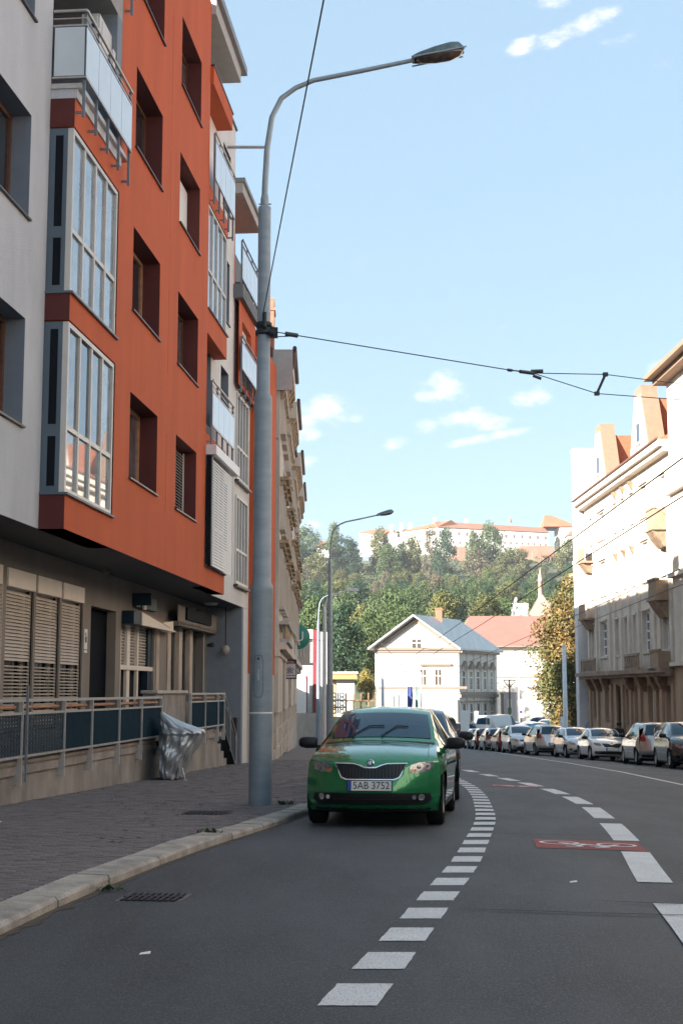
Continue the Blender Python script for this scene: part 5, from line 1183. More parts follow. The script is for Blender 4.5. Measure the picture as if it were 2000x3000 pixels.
# dark trees behind the kiosk, small yellow tree
def solo(label,px_,top,base,Dd,v,wp,mat=None):
    p=at(px_,top,Dd); z0=at(px_,base,Dd).z; t=thing('street_tree',label,'tree',(p.x,Dd,z0),px_); w=wp*Dd/4000
    sc=(w/VAR[v][3],w/VAR[v][3],(p.z-z0)/VAR[v][2]*1.0); c=link('crown',VAR[v][0],t); k=link('trunk',VAR[v][1],t); t.scale=sc
    if mat: 
        c.material_slots[0].link='OBJECT'; c.material_slots[0].material=mat
solo('dense green tree rising behind the kiosk, left of the gabled house',1010,1775,2010,150,2,130); solo('green tree behind the striped building',915,1760,1960,160,0,120); solo('green tree between the kiosk tree and the house gable',1075,1800,2000,160,7,110); solo('small golden leaved tree left of the gabled house',1073,1968,2052,124,3,56,leafmat('leaf_golden',(.33,.25,.07),(.2,.17,.05)))
solo('light green tree above the ridge of the gabled house',1300,1740,1850,195,3,110); solo('tree behind the chimney of the gabled house',1180,1780,1880,190,0,100); solo('pale green tree peeking behind the pink roof',1420,1745,1850,210,1,110)
# ================================================================ CARS
tyre=M('tyre_rubber',(.016,.016,.017),.85,var=.2,vs=20,spec=.15); rimm=M('alloy_rim',(.45,.46,.47),.3,metal=.9); steelrim=M('dark_rim',(.09,.09,.095),.4,metal=.6)
cglass=M('car_glass_painted_sky',(.005,.042,.080),.02,spec=.55); black=M('black_plastic',(.011,.011,.013),.45,spec=.3); chrome=M('chrome',(.75,.75,.76),.12,metal=1)  # car glass: reflected blue sky is put into the base colour
hlm=M('headlight_glass',(.34,.35,.37),.12,metal=.55,var=.75,vs=14,coat=1.0,detail=2); redl=M('tail_light_red',(.32,.012,.014),.15,coat=1); amber=M('amber_lens',(.45,.14,.03),.2,coat=1)
platem=M('plate_white',(.72,.72,.70),.45); platebl=M('plate_blue',(.02,.07,.32),.4); under=M('underbody',(.006,.006,.007),.9,spec=.05)
def paint(name,col,metal=.35): return M('paint_'+name,col,.2,metal=metal,coat=1.0,spec=.6)
def surf(kind):
    # outline rows: y, z, half width, crown dy, crown dz
    if kind=='liftback': L=4.48; o=[(.14,.19,.77,.36,0),(.035,.28,.80,.42,0),(0,.42,.81,.43,0),(.02,.56,.81,.43,0),(.05,.66,.805,.43,0),(.085,.745,.80,.42,.0),(.15,.805,.785,.36,.025),(.34,.885,.765,.24,.05),(.70,.955,.745,.12,.065),(1.10,1.005,.725,.08,.06),(1.17,1.012,.70,.16,.03),(1.60,1.235,.645,.14,.03),(1.98,1.395,.585,.11,.035),(2.25,1.442,.565,.04,.05),(2.75,1.462,.56,0,.055),(3.2,1.432,.555,0,.055),(3.62,1.30,.575,-.08,.04),(4.02,1.13,.62,-.14,.02),(4.22,1.085,.67,-.16,.02),(4.38,1.03,.73,-.30,.02),(4.45,.80,.79,-.36,0),(4.48,.55,.80,-.38,0),(4.44,.38,.80,-.38,0),(4.34,.26,.77,-.32,0)]; wb=(.87,3.47); bz=.93
    elif kind=='hatch': L=4.1; o=[(.14,.20,.75,.36,0),(.03,.30,.78,.42,0),(0,.45,.79,.43,0),(.04,.62,.79,.43,0),(.10,.74,.785,.40,.0),(.17,.81,.77,.34,.03),(.36,.90,.75,.22,.05),(.70,.98,.73,.12,.065),(.98,1.03,.71,.09,.06),(1.04,1.04,.69,.15,.03),(1.45,1.27,.635,.13,.03),(1.82,1.44,.575,.1,.035),(2.1,1.49,.56,.04,.05),(2.7,1.51,.555,0,.055),(3.3,1.49,.55,0,.055),(3.62,1.44,.55,-.06,.045),(3.86,1.2,.61,-.12,.02),(3.98,1.0,.68,-.18,.01),(4.03,.9,.73,-.28,.0),(4.07,.62,.78,-.34,0),(4.1,.48,.785,-.36,0),(4.06,.34,.78,-.36,0),(3.98,.24,.75,-.3,0)]; wb=(.82,3.32); bz=.97
    elif kind=='mpv': L=4.35; o=[(.14,.22,.76,.36,0),(.03,.32,.80,.42,0),(0,.48,.81,.43,0),(.04,.66,.81,.43,0),(.10,.80,.80,.40,.0),(.17,.88,.79,.34,.03),(.36,.98,.77,.22,.05),(.62,1.06,.75,.12,.065),(.84,1.11,.73,.09,.06),(.90,1.12,.71,.16,.03),(1.35,1.38,.66,.14,.03),(1.78,1.56,.60,.1,.035),(2.1,1.61,.59,.04,.05),(2.7,1.635,.585,0,.055),(3.4,1.61,.58,0,.055),(3.88,1.56,.58,-.06,.045),(4.08,1.3,.64,-.12,.02),(4.18,1.06,.70,-.18,.01),(4.24,.95,.75,-.28,.0),(4.32,.66,.80,-.34,0),(4.35,.5,.805,-.36,0),(4.31,.36,.80,-.36,0),(4.22,.26,.77,-.3,0)]; wb=(.86,3.46); bz=1.04
    else: # van
        L=5.2; o=[(.14,.26,.84,.3,0),(.03,.36,.88,.36,0),(0,.52,.90,.38,0),(.05,.78,.90,.38,0),(.12,.96,.89,.36,.0),(.2,1.04,.88,.3,.03),(.42,1.14,.87,.2,.04),(.72,1.22,.86,.12,.05),(.86,1.26,.84,.09,.05),(.92,1.28,.83,.16,.03),(1.3,1.70,.79,.14,.03),(1.62,2.08,.75,.1,.035),(1.85,2.25,.74,.05,.04),(2.7,2.3,.74,0,.045),(3.7,2.3,.74,0,.045),(4.8,2.28,.74,-.02,.045),(5.05,2.2,.76,-.05,.02),(5.12,1.5,.82,-.05,.0),(5.15,1.1,.87,-.06,.0),(5.17,.8,.88,-.07,0),(5.2,.55,.88,-.08,0),(5.17,.4,.87,-.08,0),(5.1,.3,.85,-.08,0)]; wb=(.95,4.0); bz=1.2
    return L,o,wb,bz
class Car:
    def __init__(s,kind):
        s.kind=kind; s.L,s.o,s.wb,s.bz=surf(kind); s.hw=.853 if kind!='van' else .93; s.R=.315 if kind!='mpv' else .33
        # densify the outline
        d=[]; o=s.o
        for i in range(len(o)-1):
            for k in range(4):
                t=k/4; p0=o[max(0,i-1)]; p1=o[i]; p2=o[i+1]; p3=o[min(len(o)-1,i+2)]
                d.append(tuple(.5*((2*b)+(c-a)*t+(2*a-5*b+4*c-e)*t*t+(-a+3*b-3*c+e)*t**3) for a,b,c,e in zip(p0,p1,p2,p3)))
        d.append(o[-1]); s.d=d
        # top edge polyline in side view
        s.edge=[(p[0]+p[3],p[1]-p[4],p[2]) for p in d]
    def strip(s,i,v,off=0):
        p=s.d[i]; a=abs(v); f=a**2.6
        fz=a**2.2
        q=s.d[min(len(s.d)-1,i+1)]; r=s.d[max(0,i-1)]; ty,tz=q[0]-r[0],q[1]-r[1]; l=math.hypot(ty,tz) or 1
        return Vector((v*p[2],p[0]+p[3]*f-tz/l*off,p[1]-p[4]*fz+ty/l*off))
    def front(s,x,z,off=.004,rear=False):
        n=len(s.d); rng=range(n-1,0,-1) if rear else range(n-1)
        for i in rng:
            j=i-1 if rear else i+1
            z0,z1=s.d[i][1],s.d[j][1]
            if z0<=z<=z1 or (not rear and i>n//2) :
                t=(z-z0)/(z1-z0) if z1!=z0 else 0
                W=s.d[i][2]*(1-t)+s.d[j][2]*t; v=max(-1,min(1,x/W)); a=s.strip(i,v,off); b=s.strip(j,v,off); p=a.lerp(b,t)
                return Vector((x,p.y,z))
        return Vector((x,0,z))
    def top(s,y):
        e=s.edge
        i0=max(range(len(e)),key=lambda i:e[i][1])
        best=None
        for i in range(len(e)-1):
            (a,za,xa),(b,zb,xb)=e[i],e[i+1]
            if min(a,b)-1e-6<=y<=max(a,b)+1e-6:
                t=(y-a)/(b-a) if abs(b-a)>1e-6 else 0; z=za+(zb-za)*t; x=xa+(xb-xa)*t
                if best is None or z>best[0]: best=(z,x)
        return best or (e[0][1],e[0][2])
    def sidex(s,y,z):
        zt,xt=s.top(y); y0=max(p[0] for p in s.edge[:24:1] if p[1]<.7) if False else s.edge[8][0]; y1=s.L-.36
        k=max(0,min(1,(y-.46)/.35))*max(0,min(1,(s.L-.42-y)/.35)); k=k*k*(3-2*k)
        bz=min(s.bz,zt-.001); xb=s.hw-.035; zm=bz-.28
        def body(z):
            if z>=bz: return xb
            if z>=zm: t=(bz-z)/(bz-zm); return xb+.037*math.sin(t*PI/2)
            t=min(1,(zm-z)/(zm-.2)); return s.hw+.002-.045*t*t
        full=body(z)
        if z>bz and zt>bz+.02: t=(z-bz)/(zt-bz); full=xb+(xt-xb)*t**1.15
        elif zt<=bz+.02: # bonnet: round over to the strip edge
            t=max(0,min(1,(zt-z)/.14)); full=xt+(body(z)-xt)*math.sin(t*PI/2)
        else:
            pass
        return (xt if zt<1.1 else .79)*(1-k)+full*k
    def build(s,root,pm):
        n=len(s.d); mb=MB(); mb.smooth=True; NV=24
        for i in range(n):
            for j in range(NV+1):
                v=-1+2*j/NV; v=math.copysign(abs(v)**.8,v); mb.v.append(tuple(s.strip(i,v)))
        for i in range(n-1):
            for j in range(NV): k=i*(NV+1)+j; mb.f.append([k,k+1,k+NV+2,k+NV+1]); mb.m.append(0); mb.sm.append(True)
        # sides
        ya=s.edge[8][0]; yb=min(p[0] for p in s.edge[-12:] if p[1]<.7)
        ys=sorted(set([ya+(yb-ya)*i/70 for i in range(71)]+[c+d for c in s.wb for d in (-s.R-.05,s.R+.05)]))
        NR=14
        for sg in (-1,1):
            base=len(mb.v)
            for y in ys:
                zt,xt=s.top(y); zl=.2
                for c in s.wb:
                    r=s.R+.045
                    if abs(y-c)<r: zl=max(zl,s.R+math.sqrt(r*r-(y-c)**2)-.01)
                for k in range(NR+1):
                    t=k/NR; z=zt+(zl-zt)*t; x=xt if k==0 else s.sidex(y,z); mb.v.append((sg*x,y,z))
            for i in range(len(ys)-1):
                for k in range(NR):
                    a=base+i*(NR+1)+k; f=[a,a+1,a+NR+2,a+NR+1]; mb.f.append(f if sg<0 else f[::-1]); mb.m.append(0); mb.sm.append(True)
        o=mb.build('body',pm,root,weld=False)
        ub=MB().box(-s.hw+.14,s.hw-.14,.46,s.L-.46,.16,.60).box(-.6,.6,1.5,s.L-1.0,.6,.92)
        for sg in (-1,1):
            for c in s.wb:
                N=10; r=s.R+.05; pts=[(c+r*math.cos(PI*i/N),s.R+r*math.sin(PI*i/N)) for i in range(N+1)]
                vs=[]
                for (y,z) in pts: vs+=[(sg*(s.hw-.03),y,z),(sg*.5,y,z)]
                ub.add(vs,[(2*i,2*i+1,2*i+3,2*i+2) for i in range(N)]); ub.box(sg*.5,sg*.52,c-r,c+r,.2,s.R+r)
        ub.build('underbody',under,root)
    def patch(s,name,poly,mat,parent,off=.006,where='front',den=.035,th=.0,mirror=False,smooth=True):
        """polygon in (x,z) for front and rear or (y,z) for the side, laid on the body surface"""
        bm=bmesh.new(); vs=[bm.verts.new((p[0],p[1],0)) for p in poly]; f=bm.faces.new(vs)
        bmesh.ops.triangulate(bm,faces=[f])
        for _ in range(5):
            es=[e for e in bm.edges if e.calc_length()>den*2]
            if not es: break
            bmesh.ops.subdivide_edges(bm,edges=es,cuts=1); bmesh.ops.triangulate(bm,faces=[f for f in bm.faces if len(f.verts)>3])
        for v in bm.verts:
            a,b=v.co.x,v.co.y
            if where=='front': p=s.front(a,b,off)
            elif where=='rear': p=s.front(a,b,off,True)
            else:
                sg=1 if where=='right' else -1; p=Vector((sg*(s.sidex(a,b)+off),a,b))
            v.co=p
        bm.normal_update(); bmesh.ops.recalc_face_normals(bm,faces=bm.faces)
        c=sum((f.normal*f.calc_area() for f in bm.faces),Vector()); out={'front':Vector((0,-1,0)),'rear':Vector((0,1,0)),'right':Vector((1,0,0)),'left':Vector((-1,0,0))}[where]
        if c.dot(out)<0: bmesh.ops.reverse_faces(bm,faces=bm.faces)
        me=bpy.data.meshes.new(name); bm.to_mesh(me); bm.free(); me.materials.append(mat)
        if smooth: me.polygons.foreach_set('use_smooth',[True]*len(me.polygons))
        return link(name,me,parent)
    def glasspatch(s,name,i0,i1,vm,mat,root,off=.007):
        mb=MB(); mb.smooth=True; N=16
        for i in range(i0,i1+1):
            for j in range(N+1): mb.v.append(tuple(s.strip(i,vm*(-1+2*j/N),off)))
        for i in range(i1-i0):
            for j in range(N): k=i*(N+1)+j; mb.f.append([k,k+1,k+N+2,k+N+1]); mb.m.append(0); mb.sm.append(True)
        return mb.build(name,mat,root)
WH={}
def wheel(root,x,y,R,rim,side):
    key=(R,rim.name,side)
    if key not in WH:
        w=.20; t=MB().lathe([(R*.66,-w/2),(R*.93,-w/2),(R,-w*.36),(R,w*.36),(R*.93,w/2),(R*.66,w/2)],n=28,axis='x').mesh('tyre',tyre)
        m=MB(); s=side
        m.lathe([(R*.66,-w*.45*s),(R*.69,w*.44*s),(R*.60,w*.46*s),(R*.58,w*.30*s)],n=28,axis='x')
        for k in range(5):
            a=2*PI*k/5; c,d=math.cos(a),math.sin(a); wd=.035
            pts=[(R*.08,-wd*.8),(R*.62,-wd*1.3),(R*.62,wd*1.3),(R*.08,wd*.8)]
            vs=[(w*.40*s,c*p-d*q,d*p+c*q) for p,q in pts]+[(w*.26*s,c*p-d*q,d*p+c*q) for p,q in pts]
            m.add(vs,[(0,1,2,3),(3,2,1,0),(0,4,5,1),(2,6,7,3)])
        m.lathe([(.001,w*.42*s),(R*.17,w*.40*s),(R*.18,w*.2*s)],n=14,axis='x')
        bk=MB().lathe([(.001,w*.10*s),(R*.6,w*.10*s)],n=20,axis='x').mesh('brake',under); WH[key]=(t,m.mesh('rim',rim),bk)
    a,b,c=WH[key]; o=link('wheel',a,root,(x,y,R)); link('rim',b,o); link('brake',c,o); return o
def mirrors(root,s,y,z,mat,arm=True):
    for sg in (-1,1):
        x=s.sidex(y,z); m=MB(); m.smooth=True
        prof=[(0,.06,.055),(.03,.085,.075),(.14,.095,.088),(.205,.088,.08),(.235,.045,.05)]
        vs=[];n=12
        for (h,ry,rz) in prof:
            for k in range(n): q=2*PI*k/n; cx,cz=math.cos(q),math.sin(q); vs.append((sg*(x+.04+h),y+ry*math.copysign(abs(cx)**.5,cx),z+.03+rz*math.copysign(abs(cz)**.5,cz)*(1-.25*h/.235)))
        m.add(vs,[(i*n+k,i*n+(k+1)%n,(i+1)*n+(k+1)%n,(i+1)*n+k) for i in range(4) for k in range(n)]+[tuple(range(n)),tuple(range(4*n,5*n))])
        m.smooth=False; m.box(sg*(x-.05),sg*(x+.08),y-.03,y+.05,z-.04,z); o=m.build('mirror',mat,root)
def plate(root,s,z,txt,rear=False,w=.52,h=.112):
    y=s.front(0,z,.02,rear).y; sg=1 if rear else -1
    P=MB().box(-w/2-.01,w/2+.01,y-.008,y+.008,z-h/2-.01,z+h/2+.01).build('plate_holder',black,root)
    MB().box(-w/2+.045,w/2,y+sg*.0085,y+sg*.011,z-h/2,z+h/2).build('plate',platem,P)
    q=MB().box(-w/2,-w/2+.044,y+sg*.0085,y+sg*.011,z-h/2,z+h/2) if not rear else MB().box(w/2-.044+.001,w/2+.001,y+sg*.0112,y+sg*.0115,z-h/2,z+h/2)
    q.build('plate_band',platebl,P)
    if txt: text('plate_text',txt,.118,M('plate_black',(.015,.015,.015),.5),P,(.022,y-.0125,z),(PI/2,0,0),.0015,sx=.93)
    return P
def sidewin(s,kind):
    b=s.bz+.03; e=lambda y,d=.055: s.top(y)[0]-d
    f=lambda a,c:[(a,b)]
    if kind=='liftback': a0,a1,b0,b1=1.50,2.42,2.50,3.72; mid=[2.05]; 
    elif kind=='hatch': a0,a1,b0,b1=1.36,2.22,2.30,3.45; mid=[1.9]
    elif kind=='mpv': a0,a1,b0,b1=1.26,2.25,2.33,3.80; mid=[1.8]
    else: a0,a1,b0,b1=1.2,2.0,2.1,2.1; mid=[1.6]
    z0=min(e(a0),b+.02)
    W1=[(a0-.05,b),(a1,b),(a1,e(a1))]+[(y,e(y)) for y in [a1-.2,(a0+a1)/2+.1,(a0+a1)/2-.05]]+[(a0+.02,max(b+.05,e(a0+.02)))]
    W2=[(b0,b),(b1-.1,b)]+[(b1,min(b+.08,e(b1)))]+[(y,e(y)) for y in (b1-.18,b1-.4,b1-.7,b0)] if b1>b0 else None
    return W1,W2
def make_car(kind,name,label,cat,pm,rim=None,face=0,detail=False,group=None,platetxt=None,lights='std',mir=None,plate_z=None):
    s=Car(kind); root=thing(name,label,cat,group=group); s.build(root,pm); n=len(s.d)
    # windscreen and rear window: found from the outline
    zi=[i for i in range(n)]
    i0,i1=(10*4+1,12*4-1) if kind=='liftback' else (9*4+1,11*4-1)
    s.glasspatch('windscreen',i0,i1,.93,cglass,root)
    r0,r1={'liftback':(15*4+1,17*4),'hatch':(15*4+1,17*4-1),'mpv':(15*4+1,17*4-1),'van':(16*4+1,17*4)}[kind]
    s.glasspatch('rear_window',r0,r1,.88,cglass,root)
    W1,W2=sidewin(s,kind)
    for w in ('left','right'):
        s.patch('side_window',W1,cglass,root,.006,w,.09)
        if W2: s.patch('side_window',W2,cglass,root,.006,w,.09)
        if kind=='van': continue
        for yy in (2.30 if kind!='hatch' else 2.12,3.25 if kind!='hatch' else 3.05):
            s.patch('door_handle',[(yy,s.bz-.10),(yy+.2,s.bz-.10),(yy+.2,s.bz-.06),(yy,s.bz-.06)],pm if kind!='mpv' else black,root,.022,w,.2)
        for yy in ((1.32,2.46,3.36) if kind=='liftback' else (1.22,2.26,3.1)): s.patch('door_gap',[(yy,.36),(yy+.010,.36),(yy+.010,s.bz),(yy,s.bz)],black,root,.003,w,.1)
        s.patch('sill_trim',[(1.3,.2),(s.wb[1]-.4,.2),(s.wb[1]-.4,.25),(1.3,.25)],black,root,.006,w,.2)
    for sg in (-1,1):
        for y in s.wb: wheel(root,sg*(s.hw-.125),y,s.R,rim or rimm,sg)
    mirrors(root,s,1.42 if kind=='liftback' else (1.30 if kind!='van' else 1.25),s.bz+.02,mir or black)
    bz=s.bz
    # ---- front
    def both(nm,poly,mat,off=.006,where='front',den=.03,par=None):
        out=[]
        for sg in (-1,1):
            pp=[(sg*p[0],p[1]) for p in poly]
            if sg<0: pp=pp[::-1]
            out.append(s.patch(nm,pp,mat,par or root,off,where,den))
        return out
    if kind=='liftback':
        gtop=[(0,.700),(.07,.702),(.13,.728),(.20,.748),(.43,.752)]
        gp=[(-x,z) for x,z in gtop[::-1][:-1]]+[(p[0],p[1]) for p in gtop]+[(.34,.598),(.28,.575),(-.28,.575),(-.34,.598)]
        g=s.patch('grille',gp,black,root,.008)
        for k in range(21):
            x=-.40+.04*k; zt=(.745 if abs(x)>.17 else .70); zb=.58 if abs(x)<.3 else .61+.9*(abs(x)-.33)
            s.patch('grille_bar',[(x-.005,zb),(x+.005,zb),(x+.005,zt-.01),(x-.005,zt-.01)],M('grille_bar_black',(.022,.022,.024),.35),g,.016,'front',.1)
        # chrome rim as one ribbon
        outer=gp; ribbon=MB(); N=len(gp); c=Vector((0,.665))
        pts=[]
        for i in range(N):
            a,b=Vector(gp[i]),Vector(gp[(i+1)%N]); 
            for k in range(4): pts.append(a.lerp(b,k/4))
        M_=len(pts); vs=[]
        for p in pts:
            d=(p-c); q=p+Vector((math.copysign(.010,d.x) if abs(d.x)>.25 else 0,math.copysign(.012,d.y)))
            if abs(p.x)<.14 and p.y>.66: q=p+Vector((0,.014))
            vs+=[s.front(p.x,p.y,.012),s.front(q.x,q.y,.014)]
        ribbon.add(vs,[(2*i,2*i+1,(2*i+3)%(2*M_),(2*i+2)%(2*M_)) for i in range(M_)]); ribbon.build('chrome_rim',chrome,g)
        hl=[(.475,.735),(.455,.66),(.50,.645),(.62,.650),(.705,.675),(.735,.72),(.735,.765),(.66,.775),(.56,.765)]
        for h in both('headlight',hl,hlm,.010):
            sgx=1 if sum(v.co.x for v in h.data.vertices)>0 else -1
            s.patch('indicator',[(sgx*x,z) for x,z in [(.465,.668),(.50,.655),(.545,.66),(.535,.685),(.475,.69)]][::sgx],amber,h,.014)
            for (cx,cz,r) in ((.57,.715,.045),(.665,.722,.035)):
                s.patch('reflector',[(sgx*(cx+r*math.cos(q)),cz+r*math.sin(q)) for q in [2*PI*i/12 for i in range(12)]],M('reflector_grey',(.4,.4,.42),.25,metal=.8),h,.013); s.patch('lens',[(sgx*(cx+r*.55*math.cos(q)),cz+r*.55*math.sin(q)) for q in [2*PI*i/10 for i in range(10)]],M('lamp_lens',(.12,.12,.13),.05,coat=1,spec=1),h,.018)
        lg=s.patch('lower_grille',[(-.70,.405),(-.72,.33),(-.66,.275),(.66,.275),(.72,.33),(.70,.405),(.45,.412),(-.45,.412)],black,root,.006)
        s.patch('lower_bar',[(-.46,.335),(.46,.335),(.46,.345),(-.46,.345)],M('grille_bar_black',(.022,.022,.024),.35),lg,.012)
        for sg in (-1,1):
            for (cx,cz,r) in ((.60,.362,.038),(.515,.362,.026)): s.patch('fog_light',[(sg*(cx+r*math.cos(q)),cz+r*math.sin(q)) for q in [2*PI*i/12 for i in range(12)]][::sg],chrome,lg,.016)
        s.patch('chin_trim',[(-.62,.236),(.62,.236),(.66,.262),(-.66,.262)],pm,root,.018)
        s.patch('skirt',[(-.68,.192),(.68,.192),(.70,.225),(-.70,.225)],black,root,.004)
        # bonnet badge
        B=MB(); bc=s.front(0,.752,.0); bc=Vector((0,bc.y-.012,.757)); ringm=MB()
        o=MB().lathe([(.001,-.016),(.044,-.014),(.048,-.004),(.048,.01)],(0,0,0),20,'y').build('badge',chrome,root,tuple(bc),(-.35,0,0))
        MB().lathe([(.001,-.0175),(.037,-.0168)],(0,0,0),20,'y').build('badge_disc',M('badge_black',(.02,.022,.02),.4),o)
        MB().add([(-.028,-.019,-.012),(.0,-.019,-.004),(.0,-.019,.004),(-.026,-.019,.0)],[(0,1,2,3)]).add([(.0,-.019,-.006),(.026,-.019,.012),(.018,-.019,.018),(.004,-.019,.01)],[(0,1,2,3)]).add([(-.02,-.019,.006),(.014,-.019,.022),(.006,-.019,.026),(-.018,-.019,.012)],[(0,1,2,3)]).add([(-.008,-.019,-.024),(.018,-.019,-.018),(.014,-.019,-.008),(-.01,-.019,-.014)],[(0,1,2,3)]).build('winged_arrow',chrome,o)
        plate(root,s,plate_z or .497,platetxt)
        # bonnet shut line, cowl, wipers
        wc=MB(); 
        for (a,b) in (((-.55,1.19),(.05,1.27)),((.02,1.19),(.55,1.27))): wc.tube([s.strip(41,a[0],.02),s.strip(43,(a[0]+b[0])/2,.022),s.strip(43,b[0]*.95,.022)],.008,5)
        wc.build('wiper',black,root)
        mb=MB(); vs=[]
        for j in range(17): 
            v=-.98+1.96*j/16; vs+=[s.strip(39,v,.004),s.strip(40,v,.004),]
        mb.add(vs,[(2*j,2*j+2,2*j+3,2*j+1) for j in range(16)]).build('cowl',black,root)
        for sg in (-1,1):
            vs=[]
            for i in range(27,40): vs+=[s.strip(i,sg*.865,.0025),s.strip(i,sg*.872,.0025)]
            MB().add(vs,[(2*k,2*k+1,2*k+3,2*k+2) for k in range(12)]).build('bonnet_gap',black,root)
        MB().box(-.11,.11,1.86,1.93,1.30,1.355).build('interior_mirror',M('mirror_box',(.3,.31,.32),.3),root)
    else:
        zz={'hatch':0,'mpv':.06,'van':.22}[kind]; k=1.0 if kind!='van' else 1.08
        both('headlight',[(.42*k,.70+zz),(.44*k,.63+zz),(.60*k,.63+zz),(.72*k,.70+zz),(.73*k,.79+zz),(.62*k,.77+zz)],hlm,.010)
        s.patch('grille',[(-.38,.735+zz),(-.34,.64+zz),(.34,.64+zz),(.38,.735+zz)],black,root,.008); s.patch('lower_grille',[(-.5,.40),(-.56,.28),(.56,.28),(.5,.40)],black,root,.007)
        both('fog_light',[(.60,.44),(.58,.36),(.66,.36),(.72,.42),(.70,.46)],black,.010); s.patch('skirt',[(-.66,.215),(.66,.215),(.68,.25),(-.68,.25)],black,root,.004); plate(root,s,.50,None)
    # ---- rear
    tz={'liftback':0,'hatch':.06,'mpv':.10,'van':.1}[kind]
    if kind=='mpv': tl=[(.58,.90),(.74,.88),(.77,1.02),(.70,1.16),(.62,1.14)]
    elif kind=='hatch': tl=[(.52,.80),(.75,.78),(.74,.98),(.66,1.08),(.58,1.02)]
    elif kind=='van': tl=[(.74,.8),(.84,.8),(.84,1.25),(.75,1.25)]
    else: tl=[(.46,.78),(.74,.76),(.74,.92),(.55,.95)]
    both('tail_light',tl,redl,.012,'rear'); s.patch('rear_bumper',[(-.7,.30),(.7,.30),(.72,.40),(-.72,.40)],black,root,.008,'rear'); plate(root,s,.78+tz if kind!='mpv' else .62,None,True)
    return root
def place(t,x,y,rz,flip=False):
    """x, y: middle of the end nearest the camera; rz: bearing of the long axis"""
    L=t.get('len',4.2)
    g=lambda a,b:G(a,b)
    dx,dy=math.sin(rz),math.cos(rz)
    xe,ye=x+dx*L,y+dy*L
    z0,z1=g(x,y),g(xe,ye); pit=math.atan2(z1-z0,L)
    rl=math.atan2(g(x+.8,y)-g(x-.8,y),1.6)
    if not flip: t.location=(x,y,z0); t.rotation_euler=Euler((pit,-rl,-rz),'XYZ')
    else: t.location=(xe,ye,z1); t.rotation_euler=Euler((-pit,rl,PI-rz),'XYZ')
    return t
green=paint('green',(.008,.20,.068),.45)
hero=make_car('liftback','parked_car','green car parked facing the camera at the left kerb, closest of all','car',green,rimm,platetxt='5AB 3752'); hero['len']=4.48
place(hero,.33,16.42,.13)
PROT={'liftback':hero}
def newcar(kind,label,pm,x,y,rz,flip,rim=None,group=None,mir=None):
    if kind not in PROT:
        t=make_car(kind,'parked_car' if kind!='van' else 'delivery_van',label,'car' if kind!='van' else 'van',pm,rim or rimm); t['len']=surf(kind)[0]; PROT[kind]=t
    else:
        t=copy_tree(PROT[kind]); 
        for c in list(t.children):
            if c.name.split('.')[0]=='plate_holder':
                for d in list(c.children):
                    if d.name.split('.')[0]=='plate_text': bpy.data.objects.remove(d)
        base=PROT[kind]; bm_=[c for c in base.children if c.name.split('.')[0]=='body'][0].data.materials[0]
        for c in t.children:
            if c.type=='MESH' and c.data.materials and c.data.materials[0]==bm_: c.material_slots[0].link='OBJECT'; c.material_slots[0].material=pm
    t['label']=label
    if group: t['group']=group
    return place(t,x,y,rz,flip)
def side(xleft,hw=.87): return xleft+hw
silver=paint('silver',(.46,.46,.47),.7); white_p=paint('white',(.70,.70,.70),0); grey_d=paint('dark_grey',(.035,.037,.042),.6); champ=paint('silver_beige',(.40,.385,.37),.7); redp=paint('red',(.28,.012,.015),.2); blackp=paint('black',(.010,.012,.018),.3); bluep=paint('dark_blue',(.012,.028,.06),.4); lsilver=paint('light_silver',(.55,.56,.58),.6); dred=paint('dark_red',(.12,.015,.02),.3)
GR='cars parked along the right kerb'
newcar('mpv','dark grey tall car at the right picture edge, nose to the camera',grey_d,side(10.98),46.0,.05,False,group=GR)
newcar('mpv','silver tall car with red tail light showing, just behind the dark grey one',champ,side(11.0),51.3,.02,True,group=GR)
newcar('liftback','white car facing the camera with black grille, right of the silver hatchback',white_p,side(10.92),60.4,-.01,False,group=GR)
newcar('hatch','silver hatchback facing the camera between the white car and the silver estate',lsilver,side(10.72),65.9,-.04,False,group=GR)
newcar('mpv','silver estate with tall red tail light, rear to the camera',silver,side(10.12),71.9,-.06,True,group=GR)
newcar('mpv','silver tall car facing the camera left of the estate',lsilver,side(9.62),78.6,-.05,False,group=GR)
newcar('hatch','bright red car parked in the right row',redp,side(9.5),84.0,-.04,True,group=GR)
newcar('hatch','silver hatchback rear to the camera just left of the red car',silver,side(9.25),89.3,-.03,True,group=GR)
newcar('hatch','dark red small car behind the silver hatchback at the far end of the row',dred,side(9.15),94.6,-.02,True,group=GR)
newcar('hatch','pale silver car, last one at the far end of the right row',lsilver,side(9.1),99.6,-.02,True,group=GR)
newcar('hatch','black car close behind the green one at the left kerb',blackp,1.02,21.9,.085,False,group=None)
newcar('mpv','black off-road car standing across the far end of the street',blackp,9.6,121,.9,True)
newcar('mpv','second black car half hidden behind the black off-road car',blackp,12.1,127,.8,True)
GL='cars in the sunny car park'
